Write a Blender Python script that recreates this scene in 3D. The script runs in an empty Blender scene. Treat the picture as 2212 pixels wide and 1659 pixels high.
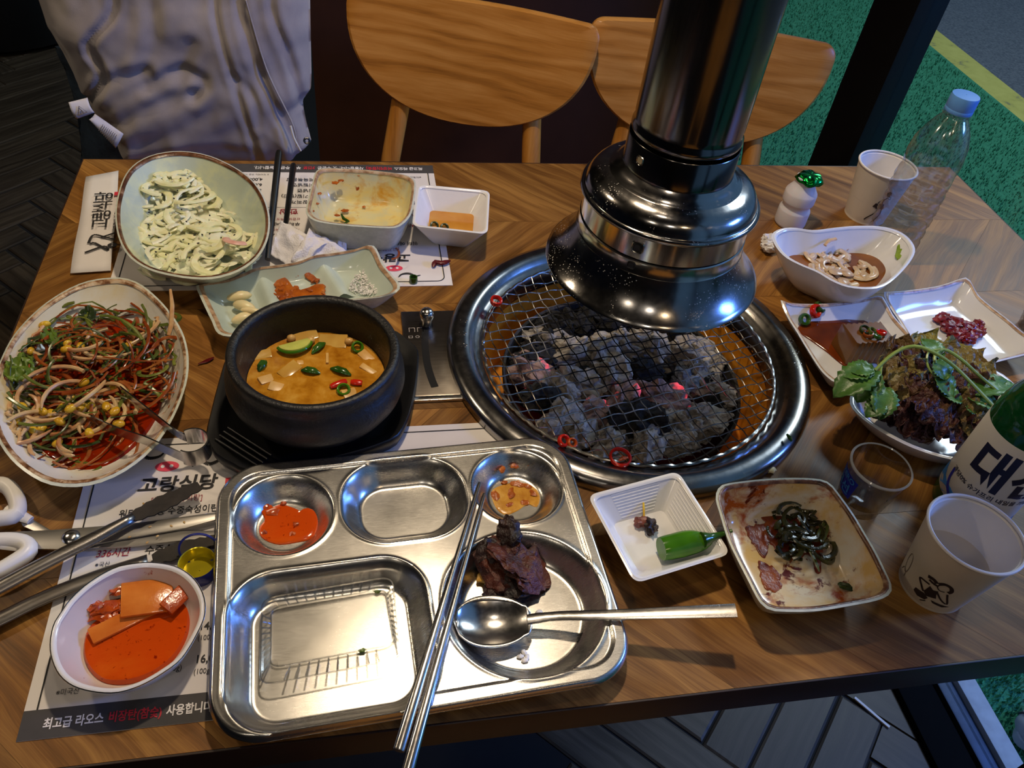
import bpy, bmesh, math, random
from mathutils import Vector, Matrix, noise
from math import sin, cos, pi, radians, sqrt, atan2

SC = bpy.context.scene
COL = SC.collection
random.seed(7)
TZ = 0.75                       # table top height above the floor (metres)

# ------------------------------------------------------------------ camera
FPX = 1737.7                    # focal length in pixels of the 2212 x 1659 frame
CAMZ = TZ + 0.551
ROT = ((0.9825, -0.0406, 0.1819), (-0.1565, -0.7098, 0.6868), (0.1012, -0.7033, -0.7037))
cam_data = bpy.data.cameras.new('camera')
cam_data.sensor_fit = 'HORIZONTAL'
cam_data.sensor_width = 36.0
cam_data.lens = 36.0 * FPX / 2212.0
cam_data.clip_start = 0.02
cam = bpy.data.objects.new('camera', cam_data)
COL.objects.link(cam)
cam.matrix_world = Matrix(((ROT[0][0], -ROT[0][1], -ROT[0][2], 0.0),
                           (ROT[1][0], -ROT[1][1], -ROT[1][2], 0.0),
                           (ROT[2][0], -ROT[2][1], -ROT[2][2], CAMZ),
                           (0, 0, 0, 1)))
SC.camera = cam

# ------------------------------------------------------------------ world, view
w = bpy.data.worlds.new('dusk')
SC.world = w
w.use_nodes = True
bg = w.node_tree.nodes['Background']
bg.inputs['Color'].default_value = (0.20, 0.42, 0.78, 1)
bg.inputs['Strength'].default_value = 0.36
SC.view_settings.view_transform = 'Standard'
SC.view_settings.look = 'None'
SC.view_settings.exposure = 0.0
SC.view_settings.gamma = 1.0
SC.view_settings.use_curve_mapping = False

# ------------------------------------------------------------------ lights of the place, plus an added turf fill
def lamp(name, kind, loc, energy, color, size=0.05, aim=None, spot=None, blend=0.5, size_y=None):
    d = bpy.data.lights.new(name, kind)
    d.energy = energy
    d.color = color
    if kind == 'AREA':
        d.size = size
        if size_y:
            d.shape = 'RECTANGLE'
            d.size_y = size_y
    else:
        d.shadow_soft_size = size
    if kind == 'SPOT':
        d.spot_size = spot
        d.spot_blend = blend
    o = bpy.data.objects.new(name, d)
    o.location = loc
    if aim is not None:
        o.rotation_euler = (Vector(aim) - Vector(loc)).to_track_quat('-Z', 'Y').to_euler()
    COL.objects.link(o)
    return o

WARM = (1.0, 0.80, 0.56)
LAMP_AT = (0.12, 0.72, TZ + 1.10)
lamp('table_pendant_bulb', 'SPOT', LAMP_AT, 26, WARM, 0.028, aim=(0.10, 0.50, TZ), spot=radians(125), blend=0.6)
lamp('left_pendant_bulb', 'SPOT', (-1.05, 1.05, TZ + 1.15), 12, WARM, 0.05, aim=(-0.8, 0.95, TZ), spot=radians(140), blend=0.6)
lamp('back_pendant_bulb', 'SPOT', (0.10, 0.28, TZ + 1.55), 4, (1.0, 0.84, 0.66), 0.05, aim=(0.15, 0.9, TZ), spot=radians(120), blend=0.8)
lamp('street_sign_light', 'AREA', (1.9, 0.15, TZ + 0.75), 20, (0.10, 0.26, 1.0), 0.34, aim=(0.3, 0.5, TZ), size_y=0.22)
for k_, (lx_, ly_, le_, lc_) in enumerate(((-0.75, -0.75, 5.0, (1.0, 0.86, 0.68)), (-0.05, -0.95, 4.2, (1.0, 0.90, 0.78)), (0.45, -0.85, 4.2, (1.0, 0.74, 0.46)))):
    lamp('room_pendant_bulb', 'SPOT', (lx_, ly_, TZ + 1.35), le_, lc_, 0.05, aim=(lx_ * 0.6, ly_ * 0.3, TZ), spot=radians(130), blend=0.6)
lamp('turf_fill_light', 'AREA', (3.2, 2.6, TZ + 2.6), 70, (0.75, 0.88, 1.0), 0.8, aim=(2.0, 2.2, 0))  # added fill that brightens the turf outside; no known street lamp here

# ------------------------------------------------------------------ helpers
def P(px, py, z=0.0):
    """world point of a photograph pixel at height z above the table top"""
    a, b = px - 1106.0, py - 829.5
    d = [r[0] * a + r[1] * b + r[2] * FPX for r in ROT]
    t = (0.551 - z) / -d[2]
    return Vector((d[0] * t, d[1] * t, TZ + z))

def PY(px, py, y):
    """world point of a photograph pixel on the vertical plane y"""
    a, b = px - 1106.0, py - 829.5
    d = [r[0] * a + r[1] * b + r[2] * FPX for r in ROT]
    t = y / d[1]
    return Vector((d[0] * t, y, CAMZ + d[2] * t))

def lin(c):
    c = c / 255.0
    return c / 12.92 if c <= 0.04045 else ((c + 0.055) / 1.055) ** 2.4

def rgb(r, g, b):
    return (lin(r), lin(g), lin(b), 1.0)

class N:
    """small node-graph writer"""
    def __init__(s, m):
        s.t = m.node_tree
    def new(s, typ, **kw):
        n = s.t.nodes.new(typ)
        for k, v in kw.items():
            setattr(n, k, v)
        return n
    def link(s, a, b):
        s.t.links.new(a, b)
    def noise(s, scale, detail=3, rough=0.55, vec=None, dist=0.0):
        n = s.new('ShaderNodeTexNoise')
        n.inputs['Scale'].default_value = scale
        n.inputs['Detail'].default_value = detail
        n.inputs['Roughness'].default_value = rough
        n.inputs['Distortion'].default_value = dist
        if vec is not None:
            s.link(vec, n.inputs['Vector'])
        return n
    def ramp(s, fac, stops, interp='LINEAR'):
        n = s.new('ShaderNodeValToRGB')
        cr = n.color_ramp
        cr.interpolation = interp
        cr.elements[0].position, cr.elements[0].color = stops[0]
        cr.elements[1].position, cr.elements[1].color = stops[-1]
        for p, c in stops[1:-1]:
            e = cr.elements.new(p)
            e.color = c
        s.link(fac, n.inputs['Fac'])
        return n
    def mix(s, fac, a, b, mode='MIX'):
        n = s.new('ShaderNodeMix', data_type='RGBA', blend_type=mode)
        for sock, v in ((n.inputs[0], fac), (n.inputs[6], a), (n.inputs[7], b)):
            if hasattr(v, 'is_output'):
                s.link(v, sock)
            else:
                sock.default_value = v
        return n.outputs[2]
    def coord(s, what='Object'):
        return s.new('ShaderNodeTexCoord').outputs[what]
    def mapping(s, vec, scale=(1, 1, 1), loc=(0, 0, 0), rot=(0, 0, 0)):
        n = s.new('ShaderNodeMapping')
        n.inputs['Scale'].default_value = scale
        n.inputs['Location'].default_value = loc
        n.inputs['Rotation'].default_value = rot
        s.link(vec, n.inputs['Vector'])
        return n.outputs[0]
    def bump(s, h, strength, dist=0.001):
        n = s.new('ShaderNodeBump')
        n.inputs['Strength'].default_value = strength
        n.inputs['Distance'].default_value = dist
        s.link(h, n.inputs['Height'])
        return n.outputs[0]

MATS = {}
def base_mat(name, color=(0.8, 0.8, 0.8, 1), rough=0.5, metal=0.0, **kw):
    m = bpy.data.materials.new(name)
    m.use_nodes = True
    b = m.node_tree.nodes['Principled BSDF']
    b.inputs['Base Color'].default_value = color
    b.inputs['Roughness'].default_value = rough
    b.inputs['Metallic'].default_value = metal
    for k, v in kw.items():
        b.inputs[k].default_value = v
    MATS[name] = m
    return m, b, N(m)

def plain(name, c, rough=0.5, metal=0.0, var=0.12, scale=60, bump=0.0, **kw):
    """one colour with slight tonal variation"""
    m, b, n = base_mat(name, c, rough, metal, **kw)
    t = n.noise(scale, 4, vec=n.coord())
    lo = tuple(x * (1 - var) for x in c[:3]) + (1,)
    hi = tuple(min(1, x * (1 + var)) for x in c[:3]) + (1,)
    n.link(n.ramp(t.outputs[0], [(0.3, lo), (0.7, hi)]).outputs[0], b.inputs['Base Color'])
    if bump:
        n.link(n.bump(t.outputs[0], bump, 0.002), b.inputs['Normal'])
    return m

def mottled(name, stops, scale=40, rough=0.45, detail=5, bump=0.3, dist=0.3, bdist=0.002, **kw):
    """food and stone: noise through a colour ramp"""
    m, b, n = base_mat(name, stops[0][1], rough, **kw)
    t = n.noise(scale, detail, 0.6, n.coord(), dist)
    n.link(n.ramp(t.outputs[0], stops).outputs[0], b.inputs['Base Color'])
    if bump:
        t2 = n.noise(scale * 3, 4, 0.6, n.coord())
        n.link(n.bump(t2.outputs[0], bump, bdist), b.inputs['Normal'])
    return m

def wood(name, dark, mid, light, rough=0.4, along=1.0, across=14.0, tone=0.25, spec=0.4, bump=0.12, rings=16.0, wave=0.06):
    """grain runs along U of the UV map (metres)"""
    m, b, n = base_mat(name, mid, rough)
    b.inputs['Specular IOR Level'].default_value = spec
    uv = n.coord('UV')
    warp = n.noise(3.0, 2, vec=n.mapping(uv, (1.5, 5, 1)))
    wv = n.new('ShaderNodeVectorMath', operation='MULTIPLY_ADD')
    n.link(warp.outputs[1], wv.inputs[0])
    wv.inputs[1].default_value = (0.04, 0.04, 0)
    n.link(uv, wv.inputs[2])
    v = wv.outputs[0]
    g1 = n.noise(4.0, 5, 0.6, n.mapping(v, (along, across, 1)))
    g2 = n.noise(30.0, 4, 0.7, n.mapping(v, (along * 0.5, across * 1.6, 1)))
    wt = n.new('ShaderNodeTexWave', wave_type='BANDS', bands_direction='Y', wave_profile='SIN')
    wt.inputs['Scale'].default_value = rings
    wt.inputs['Distortion'].default_value = 9.0
    wt.inputs['Detail'].default_value = 2.0
    wt.inputs['Detail Scale'].default_value = 0.9
    n.link(n.mapping(v, (0.22, 1.0, 1)), wt.inputs['Vector'])
    f = n.mix(0.32, g1.outputs[0], g2.outputs[0])
    f = n.mix(wave, f, wt.outputs['Color'])
    c = n.ramp(f, [(0.28, dark), (0.47, mid), (0.66, light)])
    oi = n.new('ShaderNodeObjectInfo')
    tn = n.ramp(oi.outputs['Random'], [(0.0, (1 - tone,) * 3 + (1,)), (1.0, (1 + tone * 0.6,) * 3 + (1,))])
    cc = n.mix(1.0, c.outputs[0], tn.outputs[0], 'MULTIPLY')
    n.link(cc, b.inputs['Base Color'])
    n.link(n.bump(g2.outputs[0], bump, 0.0006), b.inputs['Normal'])
    r = n.ramp(g1.outputs[0], [(0.2, (rough - 0.06,) * 3 + (1,)), (0.8, (rough + 0.12,) * 3 + (1,))])
    n.link(r.outputs[0], b.inputs['Roughness'])
    return m

def steel(name, c=(0.62, 0.60, 0.56, 1), rough=0.28, scratch=0.25, grime=None, stretch=(3, 90, 3), grime_lo=0.55, specks=0.0):
    """worn stainless steel with fine scratches"""
    m, b, n = base_mat(name, c, rough, 1.0)
    co = n.coord()
    s1 = n.noise(14.0, 5, 0.7, n.mapping(co, stretch, rot=(0, 0, 0.9)))
    s2 = n.noise(220.0, 3, 0.7, co)
    big = n.noise(9.0, 4, 0.6, co)
    f = n.mix(0.6, s1.outputs[0], big.outputs[0])
    r = n.ramp(f, [(0.3, (max(0.04, rough - 0.07),) * 3 + (1,)), (0.7, (rough + 0.09,) * 3 + (1,))])
    n.link(r.outputs[0], b.inputs['Roughness'])
    if grime:
        g = n.ramp(big.outputs[0], [(grime_lo, (0, 0, 0, 1)), (grime_lo + 0.2, (1, 1, 1, 1))])
        colr = n.mix(g.outputs[0], c, grime)
        if specks:
            v = n.new('ShaderNodeTexVoronoi')
            v.inputs['Scale'].default_value = 420
            n.link(co, v.inputs['Vector'])
            d_ = n.ramp(v.outputs['Distance'], [(0.16, (1, 1, 1, 1)), (0.24, (0, 0, 0, 1))])
            area = n.ramp(n.noise(26, 4, vec=co).outputs[0], [(0.5, (0, 0, 0, 1)), (0.62, (1, 1, 1, 1))])
            k_ = n.mix(1.0, d_.outputs[0], area.outputs[0], 'MULTIPLY')
            colr = n.mix(k_, colr, (0.75, 0.72, 0.68, 1))
            inv = n.ramp(k_, [(0.0, (1, 1, 1, 1)), (1.0, (0.15, 0.15, 0.15, 1))])
            n.link(inv.outputs[0], b.inputs['Metallic'])
        n.link(colr, b.inputs['Base Color'])
    h = n.mix(0.3, s1.outputs[0], s2.outputs[0])
    n.link(n.bump(h, scratch, 0.00005), b.inputs['Normal'])
    return m

def stained(name, base, layers, rough=0.12, spots=None):
    """glazed ware with dried sauce: layers = (scale, threshold, softness, colour, offset)"""
    m, b, n = base_mat(name, base, rough)
    co = n.coord()
    cur = None
    rf = None
    fine = n.noise(30, 3, vec=co)
    cur = n.ramp(fine.outputs[0], [(0.3, tuple(x * 0.94 for x in base[:3]) + (1,)), (0.7, base)]).outputs[0]
    for (sc, th, so, colr, off) in layers:
        t = n.noise(sc, 6, 0.62, n.mapping(co, loc=(off, off * 0.7, off * 0.3)), 0.4)
        k = n.ramp(t.outputs[0], [(th, (0, 0, 0, 1)), (th + so, (1, 1, 1, 1))])
        cur = n.mix(k.outputs[0], cur, colr)
    n.link(cur, b.inputs['Base Color'])
    return m

def glass(name, tint=(1, 1, 1, 1), gloss=0.08, rough=0.02, ior=1.45, dens=1.0):
    """clear wall: see-through with Fresnel reflection"""
    m = bpy.data.materials.new(name)
    m.use_nodes = True
    t = m.node_tree
    t.nodes.remove(t.nodes['Principled BSDF'])
    tr = t.nodes.new('ShaderNodeBsdfTransparent')
    tr.inputs[0].default_value = tint
    gl = t.nodes.new('ShaderNodeBsdfGlossy')
    gl.inputs['Roughness'].default_value = rough
    lw0 = t.nodes.new('ShaderNodeLayerWeight')
    lw0.inputs['Blend'].default_value = 0.5
    pw = t.nodes.new('ShaderNodeMath')
    pw.operation = 'POWER'
    pw.inputs[1].default_value = 4.0
    t.links.new(lw0.outputs['Facing'], pw.inputs[0])
    lw = t.nodes.new('ShaderNodeMath')
    lw.operation = 'MULTIPLY_ADD'
    lw.inputs[1].default_value = 0.75
    lw.inputs[2].default_value = gloss
    t.links.new(pw.outputs[0], lw.inputs[0])
    mx = t.nodes.new('ShaderNodeMixShader')
    t.links.new(lw.outputs[0], mx.inputs[0])
    t.links.new(tr.outputs[0], mx.inputs[1])
    t.links.new(gl.outputs[0], mx.inputs[2])
    t.links.new(mx.outputs[0], t.nodes['Material Output'].inputs[0])
    MATS[name] = m
    return m

# ---- objects
def thing(name, label, cat, loc, group=None, kind=None):
    o = bpy.data.objects.new(name, None)
    o.empty_display_size = 0.02
    o.location = loc
    COL.objects.link(o)
    return tag(o, label, cat, group, kind)

def tag(o, label=None, cat=None, group=None, kind=None):
    if label:
        o['label'] = label
    if cat:
        o['category'] = cat
    if group:
        o['group'] = group
    if kind:
        o['kind'] = kind
    return o

def world_loc(o):
    v = Vector((0, 0, 0))
    while o is not None:
        v += o.location
        o = o.parent
    return v

class MB:
    """mesh builder in world coordinates"""
    def __init__(s):
        s.v, s.f, s.uv, s.mi = [], [], {}, {}
    def add(s, vs, fs, mi=0):
        k = len(s.v)
        s.v += [Vector(p) for p in vs]
        for f in fs:
            if mi:
                s.mi[len(s.f)] = mi
            s.f.append([i + k for i in f])
        return s
    def box(s, lo, hi, mi=0):
        x0, y0, z0 = lo
        x1, y1, z1 = hi
        return s.add([(x0, y0, z0), (x1, y0, z0), (x1, y1, z0), (x0, y1, z0), (x0, y0, z1), (x1, y0, z1), (x1, y1, z1), (x0, y1, z1)],
                     [(3, 2, 1, 0), (4, 5, 6, 7), (0, 1, 5, 4), (1, 2, 6, 5), (2, 3, 7, 6), (3, 0, 4, 7)], mi)
    def prism(s, pts, z0, z1, mi=0):
        """pts: counter-clockwise xy outline"""
        n = len(pts)
        return s.add([(p[0], p[1], z0) for p in pts] + [(p[0], p[1], z1) for p in pts],
                     [list(range(n))[::-1], list(range(n, 2 * n))] + [(i, (i + 1) % n, n + (i + 1) % n, n + i) for i in range(n)], mi)
    def loft(s, rings, cap0=False, cap1=False, closed=True, mi=0):
        n = len(rings[0])
        vs = [p for r in rings for p in r]
        fs = []
        for k in range(len(rings) - 1):
            for i in range(n if closed else n - 1):
                j = (i + 1) % n
                fs.append((k * n + i, k * n + j, (k + 1) * n + j, (k + 1) * n + i))
        if cap0:
            fs.append(list(range(n))[::-1])
        if cap1:
            fs.append([(len(rings) - 1) * n + i for i in range(n)])
        return s.add(vs, fs, mi)
    def lathe(s, c, prof, seg=48, cap0=False, cap1=False, mi=0, axis=None):
        """prof: (radius, height) from bottom to top, about a vertical (or given) axis through c"""
        c = Vector(c)
        q = Vector((0, 0, 1)).rotation_difference(Vector(axis)) if axis else None
        rings = []
        for r, z in prof:
            ring = [Vector((r * cos(2 * pi * i / seg), r * sin(2 * pi * i / seg), z)) for i in range(seg)]
            rings.append([c + (q @ p if q else p) for p in ring])
        return s.loft(rings, cap0, cap1, mi=mi)
    def tube(s, path, r, seg=8, flat=1.0, up=None, closed=False, mi=0, cap=True):
        path = [Vector(p) for p in path]
        m = len(path)
        rr = r if isinstance(r, (list, tuple)) else [r] * m
        rings = []
        prev = None
        for i in range(m):
            if closed:
                t = path[(i + 1) % m] - path[i - 1]
            else:
                t = path[min(i + 1, m - 1)] - path[max(i - 1, 0)]
            t = t.normalized() if t.length > 1e-9 else Vector((0, 0, 1))
            if prev is None:
                u = Vector(up) if up else (Vector((0, 0, 1)) if abs(t.z) < 0.9 else Vector((1, 0, 0)))
            else:
                u = prev
            u = u - t * u.dot(t)
            u = u.normalized() if u.length > 1e-6 else t.orthogonal().normalized()
            prev = u
            w_ = t.cross(u)
            rings.append([path[i] + (w_ * cos(2 * pi * k / seg) + u * sin(2 * pi * k / seg) * flat) * rr[i] for k in range(seg)])
        if closed:
            rings.append(rings[0])
            return s.loft(rings, mi=mi)
        return s.loft(rings, cap, cap, mi=mi)
    def blob(s, c, rad, seed=0, amp=0.2, freq=1.3, sub=2, rot=None, mi=0):
        bm = bmesh.new()
        bmesh.ops.create_icosphere(bm, subdivisions=sub, radius=1.0)
        off = Vector((seed * 3.17, seed * 1.91, seed * 0.7))
        c = Vector(c)
        vs = []
        bm.verts.ensure_lookup_table()
        for v in bm.verts:
            p = v.co.copy()
            k = 1 + amp * noise.noise(p * freq + off) + amp * 0.5 * noise.noise(p * freq * 2.3 + off)
            p = Vector((p.x * rad[0], p.y * rad[1], p.z * rad[2])) * k
            if rot:
                p = rot @ p
            vs.append(c + p)
        fs = [[v.index for v in f.verts] for f in bm.faces]
        bm.free()
        return s.add(vs, fs, mi)
    def puddle(s, out, z, th, edge=0.003, mi=0, bumpy=0.0, seed=0):
        """flat spill with a rounded edge; out: xy outline (ccw or cw)"""
        c = sum((Vector((p[0], p[1], 0)) for p in out), Vector()) / len(out)
        rings = []
        for sc, h in ((1.0, 0.0), (0.985, th * 0.6), (0.95, th * 0.93), (0.8, th), (0.55, th), (0.3, th), (0.08, th)):
            ring = []
            for p in out:
                q = Vector((c.x + (p[0] - c.x) * sc, c.y + (p[1] - c.y) * sc, 0))
                q.z = z + h + (bumpy * noise.noise(Vector((q.x, q.y, seed)) * 90) if 0.05 < sc < 0.97 else 0)
                ring.append(q)
            rings.append(ring)
        a = sum(out[i][0] * out[(i + 1) % len(out)][1] - out[(i + 1) % len(out)][0] * out[i][1] for i in range(len(out)))
        if a < 0:
            rings = [r[::-1] for r in rings]
        return s.loft(rings, False, True, mi=mi)
    def set_uv(s, fi, uvs):
        s.uv[fi] = uvs
        return s
    def build(s, name, mat, parent=None, smooth=True, loc=None, label=None, weld=False, solid=None, bevel=None, angle=40):
        if parent is not None:
            o_at = world_loc(parent)
        elif loc is not None:
            o_at = Vector(loc)
        else:
            lo = Vector((min(p.x for p in s.v), min(p.y for p in s.v), min(p.z for p in s.v)))
            hi = Vector((max(p.x for p in s.v), max(p.y for p in s.v), max(p.z for p in s.v)))
            o_at = Vector(((lo.x + hi.x) / 2, (lo.y + hi.y) / 2, lo.z))
        me = bpy.data.meshes.new(name)
        me.from_pydata([p - o_at for p in s.v], [], s.f)
        for m in (mat if isinstance(mat, (list, tuple)) else [mat]):
            me.materials.append(MATS[m] if isinstance(m, str) else m)
        for fi, mi in s.mi.items():
            me.polygons[fi].material_index = mi
        if s.uv:
            ul = me.uv_layers.new(name='UVMap')
            for p in me.polygons:
                if p.index in s.uv:
                    for li, q in zip(p.loop_indices, s.uv[p.index]):
                        ul.data[li].uv = q
        if bevel or weld:
            bm = bmesh.new()
            bm.from_mesh(me)
            if weld:
                bmesh.ops.remove_doubles(bm, verts=bm.verts, dist=1e-5)
            if bevel:
                bmesh.ops.bevel(bm, geom=[e for e in bm.edges if len(e.link_faces) == 2 and e.calc_face_angle() > 0.6], offset=bevel, segments=2, affect='EDGES', profile=0.6)
            bm.to_mesh(me)
            bm.free()
        if smooth:
            me.shade_smooth()
            try:
                me.set_sharp_from_angle(angle=radians(angle))
            except Exception:
                pass
        o = bpy.data.objects.new(name, me)
        COL.objects.link(o)
        if parent is not None:
            o.parent = parent
        else:
            o.location = o_at
        if label:
            o['label'] = label
        if solid:
            md = o.modifiers.new('thickness', 'SOLIDIFY')
            md.thickness = solid
            md.offset = 0
        return o

def copy_tree(o, parent=None, loc=None, rotz=None):
    c = o.copy()
    COL.objects.link(c)
    c.parent = parent
    if loc is not None:
        c.location = loc
    if rotz is not None:
        c.rotation_euler = (0, 0, rotz)
    for ch in list(o.children):
        copy_tree(ch, c)
    return c

def spline(pts, n=64, closed=True):
    """Catmull-Rom through the points, n even samples"""
    pts = [Vector(p) for p in pts]
    m = len(pts)
    dense = []
    segs = m if closed else m - 1
    for i in range(segs):
        g = (lambda k: pts[k % m]) if closed else (lambda k: pts[max(0, min(m - 1, k))])
        p0, p1, p2, p3 = g(i - 1), g(i), g(i + 1), g(i + 2)
        for k in range(10):
            t = k / 10
            dense.append(0.5 * ((2 * p1) + (p2 - p0) * t + (2 * p0 - 5 * p1 + 4 * p2 - p3) * t * t + (3 * p1 - p0 - 3 * p2 + p3) * t ** 3))
    dense.append(pts[0] if closed else pts[-1])
    L = [0]
    for a, b in zip(dense, dense[1:]):
        L.append(L[-1] + (b - a).length)
    out = []
    k = 0
    for i in range(n):
        d = L[-1] * i / (n if closed else n - 1)
        while k < len(L) - 2 and L[k + 1] < d:
            k += 1
        t = (d - L[k]) / max(1e-9, L[k + 1] - L[k])
        out.append(dense[k].lerp(dense[k + 1], min(1, t)))
    return out

def pix(pts, z=0.0):
    return [P(p[0], p[1], p[2] if len(p) > 2 else z) for p in pts]

def ccw(pts):
    a = sum(pts[i].x * pts[(i + 1) % len(pts)].y - pts[(i + 1) % len(pts)].x * pts[i].y for i in range(len(pts)))
    return pts if a > 0 else pts[::-1]

def mid(pts):
    return sum(pts, Vector()) / len(pts)

def dish(name, label, cat, rim_px, zr, body_mat, inner_mat, rim_mat, foot=0.55, floor=0.62, thick=0.004, floor_z=0.006, bulge=0.5,
         rim_w=0.0028, n=72, group=None, lip=0.0015, base_z=0.0, rim_jit=0.35, R=None):
    """ware from its traced rim: thing > body (outside), well (inside), rim"""
    R = R or ccw(spline(pix(rim_px, zr), n))
    n = len(R)
    c = mid(R)
    zb = TZ + base_z
    t = thing(name, label, cat, (c.x, c.y, zb), group)
    rad = sum((Vector((p.x, p.y, 0)) - Vector((c.x, c.y, 0))).length for p in R) / n
    def ring(sc, k, add=0.0):
        """sc: outline scale; k: 0 at the foot .. 1 at the rim height"""
        return [Vector((c.x + (p.x - c.x) * sc, c.y + (p.y - c.y) * sc, zb + (p.z - zb) * k + add)) for p in R]
    outer = [ring(foot * 0.96, 0.0), ring(foot, 0.0, 0.001)]
    for k in (0.12, 0.3, 0.55, 0.8, 1.0):
        outer.append(ring(foot + (1 - foot) * (k ** bulge), k))
    s_in = 1 - thick / rad
    outer += [ring(1.0 + 0.2 * lip / rad, 1.0, lip * 0.6), ring(0.4 + s_in * 0.6, 1.0, lip)]
    MB().loft(outer, True, False).build('body', body_mat, t)
    inner = [ring(s_in, 1.0, 0.0)]
    for k in (0.86, 0.66, 0.45, 0.26, 0.1, 0.03, 0.0):
        inner.append(ring(floor + (s_in - floor) * (k ** bulge), k, floor_z * (1 - k)))
    inner += [ring(floor * f, 0, floor_z) for f in (0.8, 0.55, 0.3, 0.1)]
    MB().loft(inner, False, True).build('well', inner_mat, t)
    rr = [ring(0.55 + s_in * 0.45, 1.0, lip * 1.05), ring(0.3 + s_in * 0.7, 1.0, lip * 1.1), ring(s_in, 1.0, lip * 0.6)]
    last = []
    for p in R:
        j = 1 + rim_jit * noise.noise(p * 70)
        k = 1 - 0.035 * j
        sc = floor + (s_in - floor) * (k ** bulge) - 0.0006 / rad
        sc = min(sc, s_in - rim_w * 0.2 / rad)
        last.append(Vector((c.x + (p.x - c.x) * sc, c.y + (p.y - c.y) * sc, zb + (p.z - zb) * k + floor_z * (1 - k) + 0.0004)))
    rr.append(last)
    MB().loft(rr).build('rim', rim_mat, t)
    return t, R, c

def text(body, size, at, xdir, ydir, mat, parent, name='lettering', bold=0.0, align='LEFT', shear=0.0, wscale=1.0, depth=0.0):
    """flat printed lettering lying in the plane of xdir, ydir; returns a mesh part"""
    cu = bpy.data.curves.new('lettering', 'FONT')
    cu.body = body
    cu.size = size
    cu.align_x = align
    cu.offset = bold
    cu.shear = shear
    cu.resolution_u = 3
    cu.fill_mode = 'FRONT'
    o = bpy.data.objects.new('tmp_lettering', cu)
    COL.objects.link(o)
    dg = bpy.context.evaluated_depsgraph_get()
    me = bpy.data.meshes.new_from_object(o.evaluated_get(dg))
    bpy.data.objects.remove(o)
    bpy.data.curves.remove(cu)
    xd, yd, at = Vector(xdir).normalized(), Vector(ydir).normalized(), Vector(at)
    base = world_loc(parent)
    for v in me.vertices:
        v.co = at + xd * v.co.x * wscale + yd * v.co.y - base
    me.materials.clear()
    me.materials.append(MATS[mat])
    ob = bpy.data.objects.new(name, me)
    COL.objects.link(ob)
    ob.parent = parent
    return ob

# ------------------------------------------------------------------ materials
wood('table_wood', rgb(60, 38, 16), rgb(124, 82, 36), rgb(172, 124, 60), 0.38, 1.0, 13.0, 0.34, spec=0.28)
plain('table_edge', rgb(44, 27, 18), 0.45, var=0.2, scale=25)
wood('chair_wood', rgb(126, 76, 26), rgb(182, 120, 48), rgb(206, 146, 72), 0.32, 1.0, 9.0, 0.08, rings=11.0, wave=0.13)
wood('floor_wood', rgb(40, 33, 26), rgb(66, 56, 44), rgb(92, 80, 64), 0.42, 1.0, 16.0, 0.2)
plain('grout', rgb(20, 17, 15), 0.9)
plain('wall_brown', rgb(66, 36, 20), 0.5, var=0.25, scale=6)
plain('wall_dark', rgb(34, 26, 22), 0.8)
plain('black_metal', rgb(16, 16, 18), 0.45, var=0.1)
plain('kerb_black', rgb(9, 9, 10), 0.85, var=0.1, **{'Specular IOR Level': 0.1})
plain('black_plastic', rgb(14, 14, 15), 0.38, var=0.1)
plain('frame_blue', rgb(60, 72, 90), 0.4, 0.6)
plain('sill_grey', rgb(168, 172, 176), 0.6)
mottled('turf', [(0.3, rgb(40, 122, 84)), (0.55, rgb(54, 142, 100)), (0.8, rgb(74, 158, 116))], 60, 0.9, 6, 0.8, bdist=0.01)
mottled('turf_blade', [(0.3, rgb(48, 132, 92)), (0.7, rgb(76, 162, 118))], 30, 0.8, 3, 0)
mottled('asphalt', [(0.3, rgb(60, 66, 74)), (0.7, rgb(104, 108, 112))], 90, 0.95, 8, 0.6)
mottled('yellow_paint', [(0.28, rgb(96, 98, 84)), (0.4, rgb(176, 168, 80)), (0.8, rgb(196, 186, 96))], 16, 0.9, 8, 0.3)
glass('window_glass', (0.96, 0.98, 0.98, 1), 0.025)
mottled('cast_black', [(0.3, rgb(10, 10, 11)), (0.7, rgb(26, 25, 25))], 120, 0.42, 4, 0.35)
# ================================================================== the setting
def struct(name, mb, mat, label=None, cat=None, smooth=False):
    o = mb.build(name, mat, smooth=smooth)
    o['kind'] = 'structure'
    tag(o, label, cat)
    return o

floor = struct('floor', MB().box((-2.6, -2.0, -0.05), (0.89, 4.6, -0.004)), 'grout', 'dark wood-look floor laid in a herringbone', 'floor')

def plank_mesh(name, L, W, T, ch=0.004):
    b = MB()
    b.v = [Vector(p) for p in [(0, 0, -T), (L, 0, -T), (L, W, -T), (0, W, -T), (0, 0, -ch * 0.5), (L, 0, -ch * 0.5), (L, W, -ch * 0.5), (0, W, -ch * 0.5),
                               (ch, ch, 0), (L - ch, ch, 0), (L - ch, W - ch, 0), (ch, W - ch, 0)]]
    b.f = [[0, 1, 5, 4], [1, 2, 6, 5], [2, 3, 7, 6], [3, 0, 4, 7], [4, 5, 9, 8], [5, 6, 10, 9], [6, 7, 11, 10], [7, 4, 8, 11], [8, 9, 10, 11]]
    return b

WP, KP = 0.078, 5
floor_meshes = []
for q in range(6):
    b = plank_mesh('plank', WP * KP - 0.004, WP - 0.004, 0.012)
    for fi, f in enumerate(b.f):
        b.uv[fi] = [(b.v[i].x + q * 1.7, b.v[i].y + q * 0.31) for i in f]
    o = b.build('plank', 'floor_wood', loc=(0, 0, 0), smooth=False)
    floor_meshes.append(o.data)
    bpy.data.objects.remove(o)

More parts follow.
